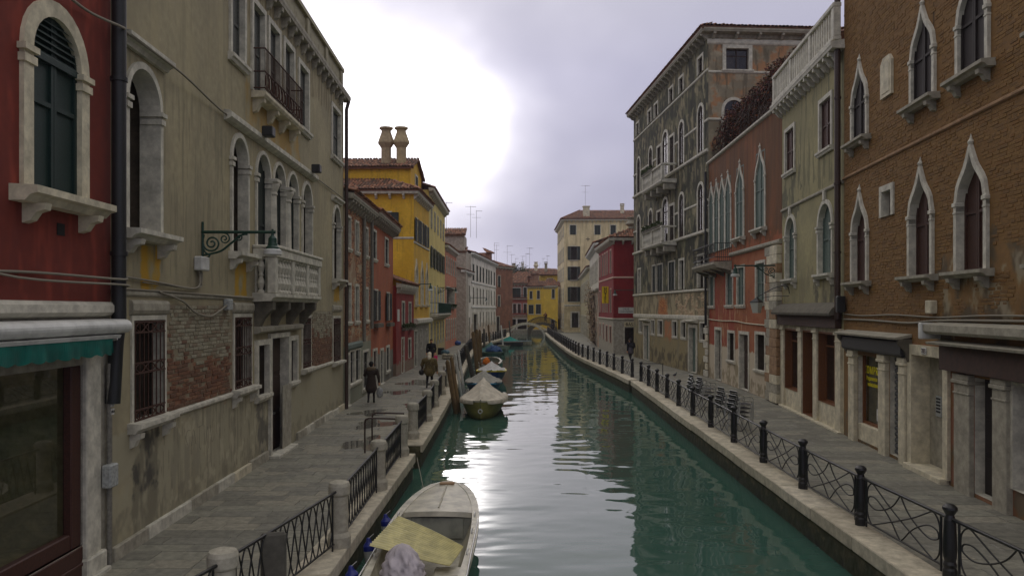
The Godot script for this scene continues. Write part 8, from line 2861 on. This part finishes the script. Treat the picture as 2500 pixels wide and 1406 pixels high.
func hand(bones: Array, wrist: Vector3, dir: Vector3, side: Vector3, c: Color) -> void:
	# palm and five fingers, slightly curled
	var palm := wrist + dir * 0.085
	bones.append([wrist, palm, 0.030, 0.036, c])
	var fwd := dir.cross(side).normalized()
	for k in 4:
		var o := palm + fwd * (0.030 - 0.020 * k)
		var l: float = [0.065, 0.075, 0.07, 0.055][k]
		var m := o + dir * l * 0.6
		bones.append([o, m, 0.0125, 0.011, c])
		bones.append([m, m + (dir * 0.8 - side * 0.5).normalized() * l * 0.55, 0.011, 0.009, c])
	bones.append([wrist + dir * 0.03 + fwd * 0.03, wrist + dir * 0.085 + fwd * 0.065 - side * 0.02, 0.0135, 0.010, c])

func person(label: String, T: Transform3D, cfg: Dictionary, cell: float) -> Node3D:
	# faces -z in its own axes; feet at y 0
	var t := thing("person", label, "person", T)
	var H: float = cfg.get("h", 1.68)
	var f := H / 1.70
	var coat: Color = lin(cfg.coat)
	var leg: Color = lin(cfg.legs)
	var skin: Color = lin(M.skin)
	var shoe: Color = lin(cfg.get("shoes", S(22, 20, 20)))
	var stride: float = cfg.get("stride", 0.16)
	var bulk: float = cfg.get("bulk", 1.0)
	var B := []
	var hip := Vector3(0, 0.88, 0)
	var chest := Vector3(0, 1.28, -0.01)
	var neck := Vector3(0, 1.45, -0.015)
	B.append([hip, chest, 0.145 * bulk, 0.15 * bulk, coat])
	B.append([Vector3(-0.09, 1.30, 0), Vector3(0.09, 1.30, 0), 0.125 * bulk, 0.125 * bulk, coat])
	B.append([Vector3(-0.165, 1.37, 0), Vector3(0.165, 1.37, 0), 0.075 * bulk, 0.075 * bulk, coat])
	B.append([neck, Vector3(0, 1.52, -0.02), 0.058, 0.055, skin])
	if cfg.get("hem", 0.0) > 0.0:
		var hem: float = cfg.hem
		B.append([Vector3(0, 0.95, 0), Vector3(0, hem + 0.14, 0.02), 0.17 * bulk, 0.20 * bulk, lin(cfg.get("skirt", cfg.coat))])
		B.append([Vector3(-0.07, hem + 0.13, 0.05), Vector3(0.07, hem + 0.13, -0.04), 0.15 * bulk, 0.15 * bulk, lin(cfg.get("skirt", cfg.coat))])
	for s in [-1, 1]:
		var z: float = stride * s
		var hipj := Vector3(0.09 * s, 0.86, 0)
		var knee := Vector3(0.095 * s, 0.48, -z * 0.75 - 0.03)
		var ank := Vector3(0.095 * s, 0.09, -z * 1.25 + (0.10 if z < 0 else 0.0))
		if z < 0: ank.y = 0.13
		B.append([hipj, knee, 0.085, 0.058, leg])
		B.append([knee, ank, 0.056, 0.038, leg])
		B.append([ank + Vector3(0, -0.035, 0.04), ank + Vector3(0.012 * s, -0.055, -0.14), 0.042, 0.034, shoe])
		var arm: Array = cfg.get("arm_l" if s < 0 else "arm_r", [0.05 * s, -0.27, -0.02 * s * 2.0, 0.02, -0.24, -0.08])
		var sh := Vector3(0.20 * s * bulk, 1.36, 0)
		var el := sh + Vector3(arm[0], arm[1], arm[2])
		var wr := el + Vector3(arm[3], arm[4], arm[5])
		B.append([sh, el, 0.068 * bulk, 0.054 * bulk, coat])
		B.append([el, wr, 0.052 * bulk, 0.040 * bulk, coat])
		hand(B, wr, (wr - el).normalized(), Vector3(s, 0, 0), skin)
	# head: skull, jaw, nose, ears; hair or hat as its own child
	var hc := Vector3(0, 1.60, -0.03)
	B.append([hc + Vector3(0, 0.02, 0.015), hc + Vector3(0, 0.01, -0.02), 0.088, 0.082, skin])
	B.append([hc + Vector3(0, -0.055, -0.045), hc + Vector3(0, -0.07, -0.05), 0.052, 0.045, skin])
	B.append([hc + Vector3(0, 0.01, -0.1), hc + Vector3(0, -0.025, -0.118), 0.012, 0.015, skin])
	for s in [-1, 1]:
		B.append([hc + Vector3(0.088 * s, 0.0, 0.0), hc + Vector3(0.092 * s, -0.03, 0.01), 0.016, 0.012, skin])
		B.append([hc + Vector3(0.034 * s, 0.008, -0.096), hc + Vector3(0.036 * s, 0.008, -0.096), 0.010, 0.010, lin(S(40, 32, 28))])
	B.append([hc + Vector3(-0.022, -0.06, -0.095), hc + Vector3(0.022, -0.06, -0.095), 0.008, 0.008, lin(S(140, 80, 74))])
	for b in B:
		for i in 2: b[i] = b[i] * f
		for i in [2, 3]: b[i] = b[i] * f
	var pm := StandardMaterial3D.new()
	pm.vertex_color_use_as_albedo = true
	pm.roughness = 0.85
	obj("body", flesh(B, cell), pm, t)
	if cfg.has("hair"):
		var hb := []
		var hcol: Color = lin(cfg.hair)
		hb.append([(hc + Vector3(0, 0.045, 0.025)) * f, (hc + Vector3(0, 0.05, 0.0)) * f, 0.098 * f, 0.092 * f, hcol])
		hb.append([(hc + Vector3(0, 0.0, 0.045)) * f, (hc + Vector3(0, -0.03, 0.05)) * f, 0.08 * f, 0.075 * f, hcol])
		var hl: float = cfg.get("hairlen", 0.0)
		if hl > 0.0:
			hb.append([(hc + Vector3(0, -0.02, 0.06)) * f, (hc + Vector3(0, -hl * 0.5, 0.11)) * f, 0.08 * f, 0.09 * f, hcol])
			hb.append([(hc + Vector3(0, -hl * 0.5, 0.11)) * f, (hc + Vector3(0, -hl, 0.14)) * f, 0.09 * f, 0.05 * f, hcol])
		obj("hair" if not cfg.has("hat") else "hat", flesh(hb, cell, 0.03), pm, t)
	if cfg.has("collar"):
		var cb := []
		var cc := lin(cfg.collar)
		for k in 10:
			var a := TAU * k / 10
			var a2 := TAU * (k + 1) / 10
			cb.append([Vector3(cos(a) * 0.13, 1.44 + sin(a) * 0.015, sin(a) * 0.11 + 0.01) * f, Vector3(cos(a2) * 0.13, 1.44 + sin(a2) * 0.015, sin(a2) * 0.11 + 0.01) * f, 0.06 * f, 0.06 * f, cc])
		cb.append([Vector3(-0.1, 1.42, 0.1) * f, Vector3(0.1, 1.42, 0.1) * f, 0.075 * f, 0.075 * f, cc])
		obj("collar", flesh(cb, cell, 0.03), pm, t)
	return t

func make_people() -> void:
	person("person in a long dark brown coat with a fur collar and black hat walking away", pos(-5.7, 0.0, 32.3, 0.08), {"h": 1.66, "coat": S(44, 34, 32), "legs": S(20, 18, 18), "hem": 0.50, "bulk": 1.12, "hair": S(18, 17, 18), "hat": true, "collar": S(92, 82, 68), "stride": 0.13, "arm_r": [0.07, -0.26, 0.03, 0.02, -0.22, -0.10], "arm_l": [-0.05, -0.2, -0.1, 0.08, -0.02, -0.2]}, 0.026)
	var bg := G.new()
	blob(bg, Vector3(0, 0.2, 0), Vector3(0.13, 0.22, 0.08), 3, 10)
	var bo := obj("carrier_bag", bg, mat(S(150, 152, 156), 0.5, "cloth", 2.0))
	bo.transform = pos(-5.36, 0.22, 32.35)
	tag(bo, "greyish plastic carrier bag held by the person in the brown coat", "bag")
	var pf := person("person with long pale blond hair in a bulky fur jacket walking away", pos(-3.95, 0.0, 38.2, -0.05), {"h": 1.72, "coat": S(92, 82, 56), "legs": S(16, 15, 16), "hem": 0.72, "bulk": 1.35, "hair": S(206, 198, 182), "hairlen": 0.26, "stride": 0.10, "arm_l": [-0.09, -0.24, -0.02, -0.01, -0.12, -0.16]}, 0.026)
	var fur := G.new()
	for k in 2600:
		var y := rng.randf_range(0.74, 1.42)
		var a := rng.randf() * TAU
		var rr := lerpf(0.265, 0.20, clampf((y - 0.8) / 0.6, 0, 1)) * (1.0 + 0.1 * absf(cos(a)))
		var c := Vector3(cos(a) * rr * 1.12, y, sin(a) * rr * 0.95)
		var o := Vector3(cos(a), -0.8, sin(a)).normalized()
		var sd := Vector3(-sin(a), 0, cos(a)) * 0.008
		fur.col = lin([S(112, 100, 66), S(70, 62, 42), S(140, 128, 92), S(52, 46, 34)][k % 4])
		fur.tri(c - sd, c + sd, c + o * rng.randf_range(0.03, 0.055))
	var fm := StandardMaterial3D.new()
	fm.vertex_color_use_as_albedo = true
	fm.roughness = 0.9
	obj("fur_jacket", fur, fm, pf)
	var hb := thing("handbag", "black leather handbag hanging from the fur-jacketed person's arm", "handbag", pos(-4.33, 0.66, 38.15))
	var hg := G.new()
	blob(hg, Vector3(0, 0.12, 0), Vector3(0.12, 0.14, 0.2), 8, 12)
	obj("bag", hg, mat(S(16, 16, 17), 0.4), hb)
	var hs := G.new()
	hs.tube(curve([Vector3(0, 0.22, -0.12), Vector3(0.03, 0.42, -0.06), Vector3(0.03, 0.42, 0.06), Vector3(0, 0.22, 0.12)], 5), 0.012, 6)
	obj("strap", hs, mat(S(16, 16, 17), 0.4), hb)
	person("person in black jacket and cap walking towards the bridge viewer", pos(-5.45, 0.0, 53.8, PI + 0.1), {"h": 1.76, "coat": S(16, 16, 18), "legs": S(18, 18, 20), "hem": 0.78, "bulk": 1.15, "hair": S(16, 16, 18), "hat": true, "stride": 0.12}, 0.03)
	var pk := G.new()
	pk.cbox(Vector3(-0.12, 0, -0.05), Vector3(0.12, 0.36, 0.05), 0.02)
	pk.tube(curve([Vector3(-0.07, 0.36, 0), Vector3(-0.03, 0.48, 0), Vector3(0.03, 0.48, 0), Vector3(0.07, 0.36, 0)], 4), 0.008, 5)
	var po := obj("shopping_bag", pk, mat(S(206, 60, 110), 0.5))
	po.transform = pos(-5.14, 0.32, 53.7)
	tag(po, "bright pink shopping bag carried by the person in black", "bag")
	person("person in a dark coat, grey skirt and black tights standing at the hotel corner", pos(8.54, 0.0, 57.5, 0.5), {"h": 1.66, "coat": S(20, 20, 26), "legs": S(18, 17, 19), "hem": 0.62, "skirt": S(72, 70, 78), "bulk": 1.15, "hair": S(34, 26, 22), "hairlen": 0.12, "stride": 0.06}, 0.03)
	var bp := G.new()
	blob(bp, Vector3(0, 0.2, 0), Vector3(0.15, 0.22, 0.11), 30, 12)
	var bpo := obj("backpack", bp, mat(S(18, 18, 22), 0.7))
	bpo.transform = pos(8.72, 1.0, 57.3, 0.5)
	tag(bpo, "dark backpack worn by the person at the hotel corner", "backpack")
	person("person in a dark red-brown coat on the stair bridge holding up a phone", pos(5.85, 1.5, 139.2, PI - 0.5), {"h": 1.75, "coat": S(70, 36, 30), "legs": S(24, 24, 30), "bulk": 1.2, "hem": 0.75, "hair": S(40, 30, 24), "stride": 0.05, "arm_r": [0.08, -0.2, -0.12, -0.1, 0.16, -0.16], "arm_l": [-0.06, -0.25, -0.08, 0.12, 0.12, -0.18]}, 0.034)
	person("person in dark clothes walking on the right quay before the stair bridge", pos(6.5, 0.0, 127.5, 0.2), {"h": 1.7, "coat": S(34, 32, 34), "legs": S(26, 26, 30), "bulk": 1.15, "hem": 0.7, "hair": S(60, 48, 40), "stride": 0.1}, 0.034)
